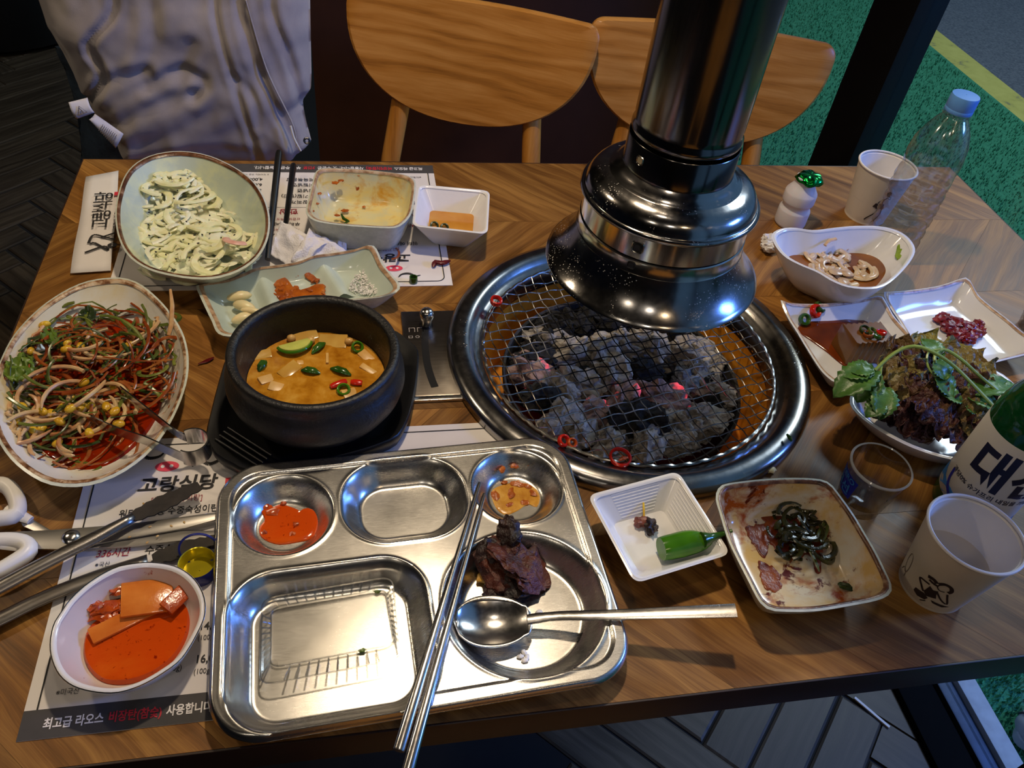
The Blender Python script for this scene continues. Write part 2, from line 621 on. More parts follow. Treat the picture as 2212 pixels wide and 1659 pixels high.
def clip_poly(poly, a, b, c_):
    """keep a*x+b*y <= c"""
    out = []
    for i in range(len(poly)):
        p, q = poly[i], poly[(i + 1) % len(poly)]
        dp, dq = a * p[0] + b * p[1] - c_, a * q[0] + b * q[1] - c_
        if dp <= 0:
            out.append(p)
        if (dp < 0 < dq) or (dq < 0 < dp):
            t = dp / (dp - dq)
            out.append((p[0] + (q[0] - p[0]) * t, p[1] + (q[1] - p[1]) * t))
    return out

def floor_ok(x, y):
    if x > 0.86:
        return False
    return (-1.55 < x < -0.28 and 0.75 < y < 3.4) or (0.28 < x and -0.05 < y < 0.75)

random.seed(3)
fl = world_loc(floor)
ca = cos(radians(45))
for m in range(-12, 12):
    for nn in range(-60, 60):
        for hv in (0, 1):
            u0, v0 = (nn * WP + m * 2 * KP * WP, nn * WP) if hv == 0 else (nn * WP - WP + m * 2 * KP * WP, nn * WP)
            cu, cv = (u0 + KP * WP / 2, v0 + WP / 2) if hv == 0 else (u0 + WP / 2, v0 + KP * WP / 2)
            x, y = (cu - cv) * ca + 0.02, (cu + cv) * ca + 0.05
            if 0.86 < x < 1.06 and -0.05 < y < 0.75:
                lu, lv = (KP * WP, WP) if hv == 0 else (WP, KP * WP)
                g_ = 0.002
                cor = [(u0 + g_, v0 + g_), (u0 + lu - g_, v0 + g_), (u0 + lu - g_, v0 + lv - g_), (u0 + g_, v0 + lv - g_)]
                poly = clip_poly([((a - b) * ca + 0.02, (a + b) * ca + 0.05) for a, b in cor], 1, 0, 0.889)
                if len(poly) >= 3:
                    pb_ = MB().prism(poly, -0.012, 0.0)
                    dx_, dy_ = (ca, ca) if hv == 0 else (-ca, ca)
                    for fi, f in enumerate(pb_.f):
                        pb_.uv[fi] = [(pb_.v[i].x * dx_ + pb_.v[i].y * dy_, -pb_.v[i].x * dy_ + pb_.v[i].y * dx_) for i in f]
                    pb_.build('plank', 'floor_wood', floor, smooth=False)
                continue
            if not floor_ok(x, y):
                continue
            o = bpy.data.objects.new('plank', random.choice(floor_meshes))
            COL.objects.link(o)
            o.parent = floor
            px, py = ((u0 - v0) * ca + 0.02, (u0 + v0) * ca + 0.05) if hv == 0 else (((u0 + WP) - v0) * ca + 0.02, ((u0 + WP) + v0) * ca + 0.05)
            o.location = Vector((px, py, random.uniform(-0.0008, 0.0004))) - fl
            o.rotation_euler = (0, 0, radians(45 if hv == 0 else 135))

struct('wall_back', MB().box((-0.077, 1.72, 0), (0.93, 1.82, 2.6)), 'wall_brown', 'dark brown panelled wall behind the wooden chairs', 'wall')
struct('wall_far', MB().box((-2.6, 4.6, 0), (0.93, 4.7, 2.6)), 'wall_dark', 'dark far wall of the restaurant', 'wall')
struct('wall_left', MB().box((-2.7, -2.0, 0), (-2.6, 4.7, 2.6)), 'wall_dark', 'dark side wall of the restaurant', 'wall')
struct('wall_near', MB().box((-2.7, -2.1, 0), (0.93, -2.0, 2.6)), 'wall_dark', 'dark wall behind the viewer', 'wall')
struct('ceiling', MB().box((-2.7, -2.1, 2.6), (1.05, 4.7, 2.7)), 'wall_dark', 'dark restaurant ceiling', 'ceiling')

# glazed street front: low frame, mullion and panes
win = thing('window_1', 'full-height glazed street front with black frame beside the table', 'window', (0.98, 1.0, 0))
win['kind'] = 'structure'
MB().box((0.893, -2.0, -0.02), (0.962, 4.6, 0.012)).build('kerb', 'kerb_black', win, bevel=0.004)
MB().box((0.964, -2.0, -0.02), (0.995, 4.6, 0.02)).build('track', 'frame_blue', win, bevel=0.003)
MB().box((0.996, -2.0, -0.02), (1.032, 4.6, 0.03)).build('sill', 'sill_grey', win, bevel=0.003)
def mullion(y0, y1, nm='mullion'):
    b = MB().box((0.955, y0, 0.012), (1.012, y1, 2.6))
    return b.build(nm, 'black_metal', win, bevel=0.004)
mullion(1.29, 1.42)
mullion(-0.52, -0.42)
mullion(3.1, 3.2)
MB().box((0.955, -2.0, 2.45), (1.012, 4.6, 2.6)).build('head_rail', 'black_metal', win)
for (y0, y1) in ((-1.99, -0.52), (-0.42, 1.29), (1.42, 3.1), (3.2, 4.58)):
    MB().box((0.979, y0, 0.02), (0.984, y1, 2.46)).build('pane', 'window_glass', win, smooth=False)

struct('ground_outside', MB().box((1.03, -4, -0.06), (9, 9, -0.012)), 'asphalt', 'blue-grey asphalt road outside the window', 'road')
turf = struct('turf', MB().box((1.033, -3.5, -0.03), (2.60, 8.0, 0.0)), 'turf', 'green artificial turf strip outside the window', 'turf')
struct('road_line', MB().box((2.60, -3.5, -0.03), (2.76, 8.0, -0.008)), 'yellow_paint', 'worn yellow painted line between turf and road', 'road line')
# short pile on the turf in view (nobody could count it)
random.seed(11)
gb = MB()
def blade(x, y):
    a = random.uniform(0, 2 * pi)
    h = random.uniform(0.008, 0.016)
    l = random.uniform(0.0, 0.008)
    wv = 0.0022
    gb.add([(x - wv * cos(a), y - wv * sin(a), 0), (x + wv * cos(a), y + wv * sin(a), 0), (x + l * sin(a), y - l * cos(a), h)], [(0, 1, 2)])
for q in range(42000):
    y = random.uniform(1.2, 5.2)
    blade(random.uniform(1.04, 2.58), y)
for q in range(5000):
    blade(random.uniform(1.04, 1.3), random.uniform(0.1, 0.75))
g = gb.build('turf_pile', 'turf_blade', turf, smooth=False)
g['kind'] = 'stuff'

# ================================================================== table
TX0, TX1, TY0, TY1 = -0.3256, 0.8737, 0.2177, 0.9528
GC = Vector((0.270, 0.5738, TZ))         # grill centre
table = thing('dining_table', 'wooden dining table with chevron planks and a built-in grill hole', 'table', ((TX0 + TX1) / 2, (TY0 + TY1) / 2, 0))

cut = MB().lathe((GC.x, GC.y, TZ - 0.2), [(0.168, 0), (0.168, 0.4)], 64, True, True).build('cutter', 'grout')
def drill(o):
    md = o.modifiers.new('hole', 'BOOLEAN')
    md.object = cut
    md.operation = 'DIFFERENCE'
    md.solver = 'EXACT'
    dg = bpy.context.evaluated_depsgraph_get()
    me = bpy.data.meshes.new_from_object(o.evaluated_get(dg))
    o.modifiers.clear()
    o.data = me

E_ = 0.0016
bands = [TY0 + E_, 0.358, 0.510, 0.662, 0.8145, TY1 - E_]
random.seed(21)
for k in range(5):
    y0, y1 = bands[k], bands[k + 1]
    sl = -1 if k % 2 == 0 else 1          # chevron direction of the band (top band falls to the right)
    ang = radians(45) * (1 if sl > 0 else -1)
    step = 0.118
    h = y1 - y0
    i0 = int((TX0 - 0.4) / step) - 1
    for i in range(i0, i0 + 22):
        xa = i * step + k * 0.037
        if sl > 0:
            poly = [(xa, y0), (xa + step, y0), (xa + step + h, y1), (xa + h, y1)]
        else:
            poly = [(xa + h, y0), (xa + h + step, y0), (xa + step, y1), (xa, y1)]
        poly = clip_poly(poly, -1, 0, -(TX0 + E_))
        if len(poly) >= 3:
            poly = clip_poly(poly, 1, 0, TX1 - E_)
        if len(poly) < 3:
            continue
        ar = abs(sum(poly[a][0] * poly[(a + 1) % len(poly)][1] - poly[(a + 1) % len(poly)][0] * poly[a][1] for a in range(len(poly)))) / 2
        if ar < 2e-5:
            continue
        cx, cy = sum(p[0] for p in poly) / len(poly), sum(p[1] for p in poly) / len(poly)
        ins = [(cx + (p[0] - cx) * 0.9975, cy + (p[1] - cy) * 0.9975) for p in poly]
        b = MB().prism(ins, TZ - 0.006, TZ)
        ou, ov = random.uniform(0, 9), random.uniform(0, 9)
        for fi, f in enumerate(b.f):
            b.uv[fi] = [((b.v[v].x * cos(ang) + b.v[v].y * sin(ang)) + ou, (-b.v[v].x * sin(ang) + b.v[v].y * cos(ang)) + ov + b.v[v].z) for v in f]
        o = b.build('plank', 'table_wood', table, smooth=False)
        if max(math.hypot(p[0] - GC.x, p[1] - GC.y) for p in poly) < 0.166:
            bpy.data.objects.remove(o)
            continue
        d = min(math.hypot(cx + (p[0] - cx) * t - GC.x, cy + (p[1] - cy) * t - GC.y) for p in poly for t in (0, 0.5, 0.8, 1.0))
        if d < 0.20:
            drill(o)
            if len(o.data.polygons) == 0:
                bpy.data.objects.remove(o)
core = MB().box((TX0 + 0.004, TY0 + 0.004, TZ - 0.032), (TX1 - 0.004, TY1 - 0.004, TZ - 0.0062)).build('top_core', 'table_edge', table, smooth=False)
drill(core)
for (lo, hi) in (((TX0, TY0, TZ - 0.034), (TX1, TY0 + E_, TZ)), ((TX0, TY1 - E_, TZ - 0.034), (TX1, TY1, TZ)),
                 ((TX0, TY0 + E_, TZ - 0.034), (TX0 + E_, TY1 - E_, TZ)), ((TX1 - E_, TY0 + E_, TZ - 0.034), (TX1, TY1 - E_, TZ))):
    MB().box(lo, hi).build('edge_band', 'table_edge', table, bevel=0.0004)
bpy.data.objects.remove(cut)
for x in (TX0 + 0.06, TX1 - 0.026):
    for y in (TY0 + 0.026, TY1 - 0.07):
        MB().box((x - 0.022, y - 0.022, 0), (x + 0.022, y + 0.022, TZ - 0.032)).build('leg', 'black_metal', table, bevel=0.003)
for y in (TY0 + 0.07, TY1 - 0.07):
    MB().box((TX0 + 0.082, y - 0.015, TZ - 0.07), (TX1 - 0.082, y + 0.015, TZ - 0.033)).build('rail', 'black_metal', table)

# ================================================================== chairs
def make_chair(name, label):
    t = thing(name, label, 'chair', (0, 0, 0), 'half-moon back chairs at the table')
    # seat: rounded slab, slightly dished
    def seat_out(n=40):
        out = []
        for i in range(n):
            a = 2 * pi * i / n
            e = 0.42
            out.append((0.192 * math.copysign(abs(cos(a)) ** e, cos(a)), 0.195 * math.copysign(abs(sin(a)) ** e, sin(a)) * 1.0))
        return out
    so = seat_out()
    rings = []
    for s_, z in ((0.9, 0.412), (0.97, 0.418), (1.0, 0.428), (1.0, 0.438), (0.975, 0.445), (0.8, 0.443), (0.45, 0.439), (0.1, 0.438)):
        rings.append([Vector((x * s_, y * s_, z)) for x, y in so])
    b = MB().loft(rings, True, True)
    for fi, f in enumerate(b.f):
        b.uv[fi] = [(b.v[i].x, b.v[i].y) for i in f]
    b.build('seat', 'chair_wood', t)
    # half-moon backrest, gently curved
    Wd, Ht = 0.203, 0.182
    out = []
    for i in range(9):
        a = i / 8 * pi / 2
        out.append((Wd - 0.022 + 0.022 * sin(a), -0.022 + 0.022 * cos(a)))
    for i in range(1, 34):
        a = pi * i / 34
        ex = 0.9
        out.append((Wd * math.copysign(abs(cos(a)) ** ex, cos(a)), -0.024 - (Ht - 0.024) * abs(sin(a)) ** 0.92))
    for i in range(9):
        a = i / 8 * pi / 2
        out.append((-Wd + 0.022 - 0.022 * cos(a), -0.022 + 0.022 * sin(a)))
    for i in range(1, 16):
        out.append((-Wd + 0.022 + (2 * Wd - 0.044) * i / 16, 0.006 * sin(pi * i / 16)))
    def place(x, z, off):
        zz = 0.822 + z
        y = 0.232 + 0.22 * (0.203 ** 2 - x * x) + z * 0.22 + off
        return Vector((x, y, zz))
    rings = []
    cz = -0.075
    for s_, off in ((0.06, 0.0), (0.35, 0.0), (0.65, 0.0), (0.88, 0.0), (0.975, 0.0), (1.0, 0.004), (1.0, 0.011), (0.98, 0.015), (0.7, 0.015), (0.1, 0.015)):
        rings.append([place(x * s_, cz + (z - cz) * s_, off) for x, z in out])
    b = MB().loft([r[::-1] for r in rings], True, True)
    for fi, f in enumerate(b.f):
        b.uv[fi] = [(b.v[i].x, b.v[i].z * 1.15 + 0.05 * b.v[i].x) for i in f]
    b.build('backrest', 'chair_wood', t)
    for sx in (-1, 1):
        path = [Vector((sx * 0.135, 0.165, 0.43)), Vector((sx * 0.125, 0.20, 0.56)), Vector((sx * 0.11, 0.235, 0.68)), Vector((sx * 0.10, 0.247, 0.74))]
        b = MB().tube(path, [0.0165, 0.0165, 0.016, 0.013], 14)
        for fi, f in enumerate(b.f):
            b.uv[fi] = [(b.v[i].z, b.v[i].x) for i in f]
        b.build('back_post', 'chair_wood', t)
        for sy in (-1, 1):
            b = MB().tube([(sx * 0.155, sy * 0.145, 0.42), (sx * 0.185, sy * 0.19, 0.0)], [0.018, 0.012], 14)
            for fi, f in enumerate(b.f):
                b.uv[fi] = [(b.v[i].z, b.v[i].x) for i in f]
            b.build('leg', 'chair_wood', t)
    for sy in (-1, 1):
        MB().tube([(-0.165, sy * 0.155, 0.30), (0.165, sy * 0.155, 0.30)], 0.009, 10).build('stretcher', 'chair_wood', t)
    return t

def set_chair(t, bx, by, yaw):
    """put the middle of the backrest at bx, by"""
    d = 0.24
    t.location = (bx + d * sin(yaw), by - d * cos(yaw), 0)
    t.rotation_euler = (0, 0, yaw)

c1 = make_chair('wooden_chair', 'light wooden half-moon back chair with nothing on it, beside the jacket chair')
c2 = copy_tree(c1)
c2['label'] = 'light wooden half-moon back chair standing behind the exhaust pipe by the window'
c3 = copy_tree(c1)
c3['label'] = 'light wooden chair hidden under the pale padded jacket'
c4 = copy_tree(c1)
c4['label'] = 'light wooden chair pushed under the near edge of the table, in shadow'
set_chair(c1, 0.196, 1.30, radians(-16))
set_chair(c2, 0.583, 1.245, radians(-10.7))
set_chair(c3, -0.262, 1.36, 0.0)
c3.scale = (0.85, 1, 1)
c4.location = (0.13, 0.02, 0)
c4.rotation_euler = (0, 0, pi)
# ================================================================== grill in the table
steel('ring_steel', (0.36, 0.35, 0.34, 1), 0.22, 0.2, grime=(0.16, 0.14, 0.11, 1), grime_lo=0.48, stretch=(9, 9, 9))
steel('hood_steel', (0.42, 0.40, 0.38, 1), 0.17, 0.5, grime=(0.15, 0.14, 0.13, 1), grime_lo=0.5, stretch=(9, 9, 9), specks=1.0)
steel('pipe_steel', (0.20, 0.185, 0.17, 1), 0.18, 0.08, grime=(0.16, 0.14, 0.12, 1), grime_lo=0.5)
steel('band_steel', (0.55, 0.50, 0.42, 1), 0.16, 0.06)
steel('plate_steel', (0.20, 0.175, 0.15, 1), 0.3, 0.5, grime=(0.5, 0.45, 0.38, 1), grime_lo=0.6)
steel('tray_steel', (0.66, 0.64, 0.60, 1), 0.24, 0.3, stretch=(14, 240, 14))
steel('cutlery_steel', (0.62, 0.60, 0.58, 1), 0.2, 0.12, stretch=(20, 20, 20))
steel('tongs_steel', (0.30, 0.28, 0.26, 1), 0.3, 0.3, grime=(0.12, 0.10, 0.08, 1), grime_lo=0.5)
mottled('basin_orange', [(0.3, rgb(176, 100, 22)), (0.55, rgb(216, 138, 36)), (0.8, rgb(234, 166, 64))], 14, 0.35, 4, 0.1)
mottled('fire_pot', [(0.3, rgb(14, 13, 12)), (0.7, rgb(48, 42, 38))], 40, 0.7, 5, 0.5)
def coal_mat(name, stops, glow=0.0):
    m, b, n = base_mat(name, stops[0][1], 0.95)
    co = n.coord()
    t = n.noise(26, 8, 0.68, co, 0.6)
    v = n.new('ShaderNodeTexVoronoi')
    v.feature = 'DISTANCE_TO_EDGE'
    v.inputs['Scale'].default_value = 34
    wob = n.noise(40, 4, vec=co)
    wm = n.new('ShaderNodeVectorMath', operation='MULTIPLY_ADD')
    n.link(wob.outputs[1], wm.inputs[0])
    wm.inputs[1].default_value = (0.02, 0.02, 0.02)
    n.link(co, wm.inputs[2])
    n.link(wm.outputs[0], v.inputs['Vector'])
    crack = n.ramp(v.outputs['Distance'], [(0.0, (0.1, 0.09, 0.08, 1)), (0.05, (1, 1, 1, 1))])
    c = n.mix(0.6, n.ramp(t.outputs[0], stops).outputs[0], crack.outputs[0], 'MULTIPLY')
    n.link(c, b.inputs['Base Color'])
    n.link(n.bump(t.outputs[0], 0.9, 0.006), b.inputs['Normal'])
    if glow:
        t2 = n.noise(17, 4, 0.6, co)
        k = n.ramp(t2.outputs[0], [(0.53, (0, 0, 0, 1)), (0.70, (1, 1, 1, 1))])
        n.link(n.mix(1.0, k.outputs[0], (1.0, 0.05, 0.08, 1), 'MULTIPLY'), b.inputs['Emission Color'])
        b.inputs['Emission Strength'].default_value = glow
    return m
coal_mat('coal_ash', [(0.26, rgb(40, 36, 33)), (0.40, rgb(128, 120, 110)), (0.58, rgb(180, 172, 162)), (0.8, rgb(212, 206, 198))])
coal_mat('coal_dark', [(0.35, rgb(10, 10, 10)), (0.6, rgb(34, 32, 31)), (0.78, rgb(120, 112, 104))])
coal_mat('coal_glow', [(0.26, rgb(30, 22, 22)), (0.45, rgb(146, 118, 114)), (0.8, rgb(190, 172, 166))], 3.0)

grill = thing('table_grill', 'round steel charcoal grill set into the wooden table', 'grill', (GC.x, GC.y, TZ))
prof = [(0.1868, 0.0), (0.1872, 0.004), (0.1858, 0.0080), (0.1825, 0.0112), (0.1775, 0.0128), (0.1720, 0.0132), (0.1672, 0.0122), (0.1635, 0.0096), (0.1608, 0.0062),
        (0.1580, 0.0036), (0.1540, 0.0022), (0.1515, -0.001), (0.1508, -0.008), (0.1503, -0.02)]
MB().lathe((GC.x, GC.y, TZ), prof, 128).build('outer_ring', 'ring_steel', grill, angle=60)
MB().lathe((GC.x, GC.y, TZ), [(0.1505, -0.016), (0.150, -0.09), (0.148, -0.1), (0.05, -0.1), (0.002, -0.1)], 96).build('basin', 'basin_orange', grill)
MB().lathe((GC.x, GC.y, TZ), [(0.105, -0.098), (0.122, -0.07), (0.1275, -0.034), (0.1265, -0.031), (0.124, -0.033), (0.119, -0.068), (0.1, -0.082), (0.002, -0.084)], 96).build('fire_pot', 'fire_pot', grill)
# embossed dots on the ring
for (px, py) in ((1000, 695), (997, 722), (999, 748), (1704, 739), (1716, 763), (1721, 788)):
    b = MB()
    for (dx, dy) in ((-5, -4), (3, -6), (-2, 1), (6, 1), (1, 7), (9, -3)):
        q = P(px + dx, py + dy, 0.0126)
        b.blob(q, (0.0011, 0.0011, 0.0007), 1, 0.0, sub=1)
    b.build('stamped_mark', 'cutlery_steel', grill)

damper = thing('damper_plate', 'dark steel draught control plate with curved slot beside the grill ring', 'control plate', (0.075, 0.583, TZ))
MB().box((0.0413, 0.5225, TZ), (0.112, 0.6455, TZ + 0.0045)).build('plate', 'plate_steel', damper, bevel=0.0015)
MB().box((0.0415, 0.5175, TZ), (0.1, 0.5232, TZ + 0.004)).build('front_lip', 'cutlery_steel', damper, bevel=0.0012)
sl = spline(pix([(919.7, 700), (919, 712), (918, 736), (919.7, 763), (923.6, 789), (931.6, 816), (939.6, 836)], 0.0047), 20, False)
b = MB()
rg = []
for i, p in enumerate(sl):
    t = (sl[min(i + 1, 19)] - sl[max(i - 1, 0)]).normalized()
    nn_ = Vector((-t.y, t.x, 0)) * 0.0036
    rg.append([p + nn_, p - nn_])
b.loft(rg, closed=False)
for f in b.f:
    f.reverse()
b.build('slot', 'black_plastic', damper)
kq = P(921, 701, 0.0045)
MB().lathe(kq, [(0.0048, 0), (0.0056, 0.001), (0.0058, 0.007), (0.0068, 0.009), (0.0074, 0.013), (0.0068, 0.017), (0.0045, 0.0198), (0.0006, 0.0206)], 24, False, True).build('knob', 'cutlery_steel', damper)
plain('engraving', rgb(170, 160, 145), 0.4)
tq = P(881, 717, 0.0047)
text('ㄇㄇ', 0.0085, tq, (1, 0, 0), (0, 1, 0), 'engraving', damper, 'engraved_lettering')
tq = P(880, 732, 0.0047)
text('ㅁㅇ:', 0.0075, tq, (1, 0, 0), (0, 1, 0), 'engraving', damper, 'engraved_lettering')

# coals, each a lump of its own
coals = [(1165, 690, 30, 1), (1215, 676, 26, 1), (1268, 690, 30, 1), (1318, 706, 28, 1), (1120, 722, 26, 1), (1118, 768, 30, 1), (1185, 742, 32, 0), (1150, 805, 34, 2),
         (1240, 762, 32, 0), (1300, 755, 32, 0), (1352, 745, 30, 0), (1405, 745, 34, 0), (1460, 768, 32, 3), (1530, 755, 36, 0), (1585, 790, 34, 0), (1492, 820, 38, 3),
         (1205, 850, 34, 0), (1258, 828, 32, 0), (1325, 808, 36, 0), (1385, 812, 32, 1), (1430, 862, 36, 2), (1350, 868, 34, 2), (1285, 898, 34, 2), (1215, 905, 32, 0),
         (1385, 915, 42, 1), (1452, 925, 36, 0), (1545, 850, 38, 0), (1520, 915, 34, 0), (1320, 955, 34, 0), (1405, 978, 30, 0), (1240, 948, 26, 0), (1575, 885, 26, 1),
         (1165, 860, 26, 1), (1475, 970, 28, 0), (1600, 840, 22, 1)]
plain_blue = coal_mat('coal_blue', [(0.3, rgb(56, 62, 74)), (0.5, rgb(140, 150, 168)), (0.8, rgb(196, 206, 220))])
cm = ['coal_ash', 'coal_dark', 'coal_glow', 'coal_blue']
cl = ['charcoal lump turned grey-white with ash in the grill', 'black charcoal lump not yet ashed over, in the grill', 'charcoal lump with a red glow in its cracks', 'charcoal lump with bluish pale ash in the grill']
random.seed(5)
for i, (px, py, r, k) in enumerate(coals):
    zc = -0.036 + random.uniform(-0.006, 0.004)
    c = P(px, py, zc)
    d = Vector((c.x - GC.x, c.y - GC.y, 0))
    if d.length > 0.095:
        d *= 0.095 / d.length
        c = Vector((GC.x + d.x, GC.y + d.y, c.z))
    rr = r * 0.00056
    rot = Matrix.Rotation(random.uniform(0, 3.1), 3, 'Z') @ Matrix.Rotation(random.uniform(-0.4, 0.4), 3, 'X')
    b = MB().blob(c, (rr * 1.45, rr * 0.95, rr * 0.9), i + 1, 0.45, 1.9, 4, rot)
    for p in b.v:
        p += (p - c).normalized() * (0.0022 * noise.noise(p * 210) + 0.0012 * noise.noise(p * 480))
    o = b.build('charcoal_lump', cm[k])
    tag(o, cl[k], 'charcoal', 'charcoal lumps in the grill')

# woven wire net
m, b_, n_ = base_mat('net_wire', (0.55, 0.53, 0.5, 1), 0.25, 1.0)
co = n_.coord()
ln = n_.new('ShaderNodeVectorMath', operation='LENGTH')
sub_ = n_.new('ShaderNodeVectorMath', operation='SUBTRACT')
n_.link(co, sub_.inputs[0])
sub_.inputs[1].default_value = (-0.005, 0.022, 0)
n_.link(sub_.outputs[0], ln.inputs[0])
nz = n_.noise(22, 4, vec=co)
ad = n_.new('ShaderNodeMath', operation='MULTIPLY_ADD')
n_.link(nz.outputs[0], ad.inputs[0])
ad.inputs[1].default_value = 0.06
n_.link(ln.outputs['Value'], ad.inputs[2])
sk = n_.ramp(ad.outputs[0], [(0.105, (0, 0, 0, 1)), (0.135, (1, 1, 1, 1))])
n_.link(sk.outputs[0], b_.inputs['Metallic'])
n_.link(n_.mix(sk.outputs[0], (0.012, 0.011, 0.01, 1), (0.62, 0.60, 0.56, 1)), b_.inputs['Base Color'])
n_.link(n_.ramp(sk.outputs[0], [(0, (0.9,) * 3 + (1,)), (1, (0.22,) * 3 + (1,))]).outputs[0], b_.inputs['Roughness'])
n_.link(n_.ramp(sk.outputs[0], [(0, (0.0,) * 3 + (1,)), (1, (0.5,) * 3 + (1,))]).outputs[0], b_.inputs['Specular IOR Level'])
net = thing('grill_net', 'round woven wire net lying over the charcoal, sooty in the middle', 'grill net', (GC.x, GC.y, TZ))
a0 = radians(11.5)
SP, RN = 0.0127, 0.1505
for fam in (0, 1):
    ang = a0 + (pi / 2 if fam else 0)
    dx, dy = Vector((cos(ang), sin(ang), 0)), Vector((-sin(ang), cos(ang), 0))
    for i in range(-11, 12):
        off = i * SP + 0.003
        if abs(off) > RN - 0.004:
            continue
        L = sqrt(RN * RN - off * off)
        path = []
        nseg = max(4, int(2 * L / SP * 3))
        for k in range(nseg + 1):
            s_ = -L + 2 * L * k / nseg
            rr_ = sqrt(s_ * s_ + off * off) / RN
            wob = 0.0011 * cos(pi * s_ / SP + pi * i + (pi if fam else 0))
            z = TZ - 0.0015 + 0.0045 * max(0, (rr_ - 0.75) / 0.25) ** 2 + wob
            path.append(Vector((GC.x, GC.y, z)) + dx * s_ + dy * (off + 0.0005 * sin(s_ * 90 + i)))
        MB().tube(path, 0.00062, 5).build('wire', 'net_wire', net)
b = MB()
ringp = [Vector((GC.x + RN * cos(2 * pi * k / 220), GC.y + RN * sin(2 * pi * k / 220), TZ + 0.0032 + 0.0007 * cos(k * pi / 2))) for k in range(220)]
b.tube(ringp, [0.0013 + 0.0006 * (k % 2) for k in range(220)], 6, closed=True)
b.build('rim_wire', 'net_wire', net)

# ================================================================== exhaust hood
HX, HY = 0.254, 0.545
hood = thing('exhaust_hood', 'shiny steel exhaust pipe and flared hood hanging over the grill', 'exhaust hood', (HX, HY, TZ + 0.14))
hc = (HX, HY, TZ)
MB().lathe(hc, [(0.0925, 0.1385), (0.0936, 0.1395), (0.0932, 0.1408), (0.0902, 0.1432), (0.0858, 0.1474), (0.0812, 0.1528), (0.0772, 0.1592), (0.0742, 0.1655), (0.0723, 0.1705), (0.0716, 0.1726)], 96).build('flare', 'hood_steel', hood, angle=60)
MB().lathe(hc, [(0.0925, 0.1385), (0.0885, 0.1424), (0.0840, 0.1466), (0.0794, 0.1520), (0.0754, 0.1585), (0.0724, 0.1650), (0.0700, 0.1722), (0.066, 0.2), (0.02, 0.205)], 64).build('flare_lining', 'black_metal', hood)
MB().lathe(hc, [(0.0716, 0.1724), (0.0708, 0.1735), (0.0704, 0.1838), (0.0694, 0.1846)], 96).build('lower_band', 'band_steel', hood)
MB().lathe(hc, [(0.0682, 0.1843), (0.0682, 0.1858), (0.0698, 0.1862), (0.0696, 0.2068)], 96).build('upper_band', 'band_steel', hood)
MB().lathe(hc, [(0.0698, 0.2062), (0.0728, 0.2072), (0.0742, 0.2088), (0.0744, 0.2104), (0.0734, 0.2118), (0.0716, 0.2116), (0.0708, 0.2122), (0.0704, 0.2150), (0.0692, 0.2185),
               (0.0668, 0.2222), (0.0632, 0.2252), (0.0590, 0.2272), (0.0548, 0.2282), (0.0536, 0.2285), (0.0528, 0.2296), (0.0515, 0.2302), (0.0490, 0.2328), (0.0465, 0.2352), (0.0440, 0.2368)], 96).build('dome', 'hood_steel', hood, angle=55)
MB().lathe(hc, [(0.0446, 0.2358), (0.0449, 0.2366), (0.0444, 0.2385), (0.0441, 0.2598), (0.0436, 0.2604), (0.043, 0.26)], 80).build('collar', 'pipe_steel', hood)
MB().lathe(hc, [(0.0405, 0.2585), (0.0412, 0.2615), (0.0428, 0.2632), (0.0437, 0.2655), (0.0436, 0.2680), (0.0424, 0.2705), (0.0420, 0.2725), (0.0424, 0.276), (0.0424, 1.85)], 80).build('pipe', 'pipe_steel', hood, angle=60)
def on_hood(r, deg, z):
    a = radians(deg)
    return Vector((HX + r * cos(a), HY + r * sin(a), TZ + z)), Vector((cos(a), sin(a), 0)), Vector((-sin(a), cos(a), 0))
def slot(r, deg, z, w_, h_, mat, nm, depth=0.0012):
    c, nrm, tan = on_hood(r, deg, z)
    b = MB()
    out = []
    for k in range(24):
        a = 2 * pi * k / 24
        out.append((w_ * math.copysign(abs(cos(a)) ** 0.5, cos(a)), h_ * math.copysign(abs(sin(a)) ** 0.5, sin(a))))
    up = Vector((0, 0, 1))
    b.loft([[c + tan * x * s_ + up * y * s_ + nrm * d for x, y in out] for s_, d in ((1.25, -0.0002), (1.12, 0.0007), (1.0, 0.0004), (0.92, -depth * 0.2), (0.85, 0.0002))], False, True)
    return b.build(nm, mat, hood)
slot(0.0698, -125.5, 0.1965, 0.0042, 0.0042, 'band_steel', 'slot_frame')
slot(0.0702, -125.5, 0.1965, 0.0030, 0.0030, 'black_metal', 'slot')
slot(0.0708, -126.7, 0.1795, 0.0028, 0.0026, 'black_metal', 'rivet_hole')
slot(0.0442, -154.8, 0.2495, 0.0030, 0.0030, 'band_steel', 'rivet')
# ================================================================== placemats with print
plain('paper', rgb(222, 216, 212), 0.75, var=0.03, scale=30)
plain('print_black', rgb(34, 31, 31), 0.7)
plain('print_grey', rgb(66, 63, 62), 0.7)
plain('print_white', rgb(232, 228, 226), 0.7)
plain('print_red', rgb(200, 44, 60), 0.7)
plain('print_wine', rgb(150, 44, 58), 0.7)
plain('print_pink', rgb(226, 70, 92), 0.7)

def flat_shape(out, mat, parent, nm, flip=False):
    b = MB()
    b.add(out, [list(range(len(out)))])
    a = sum(out[i].x * out[(i + 1) % len(out)].y - out[(i + 1) % len(out)].x * out[i].y for i in range(len(out)))
    if a < 0:
        b.f[0].reverse()
    return b.build(nm, mat, parent, smooth=False)

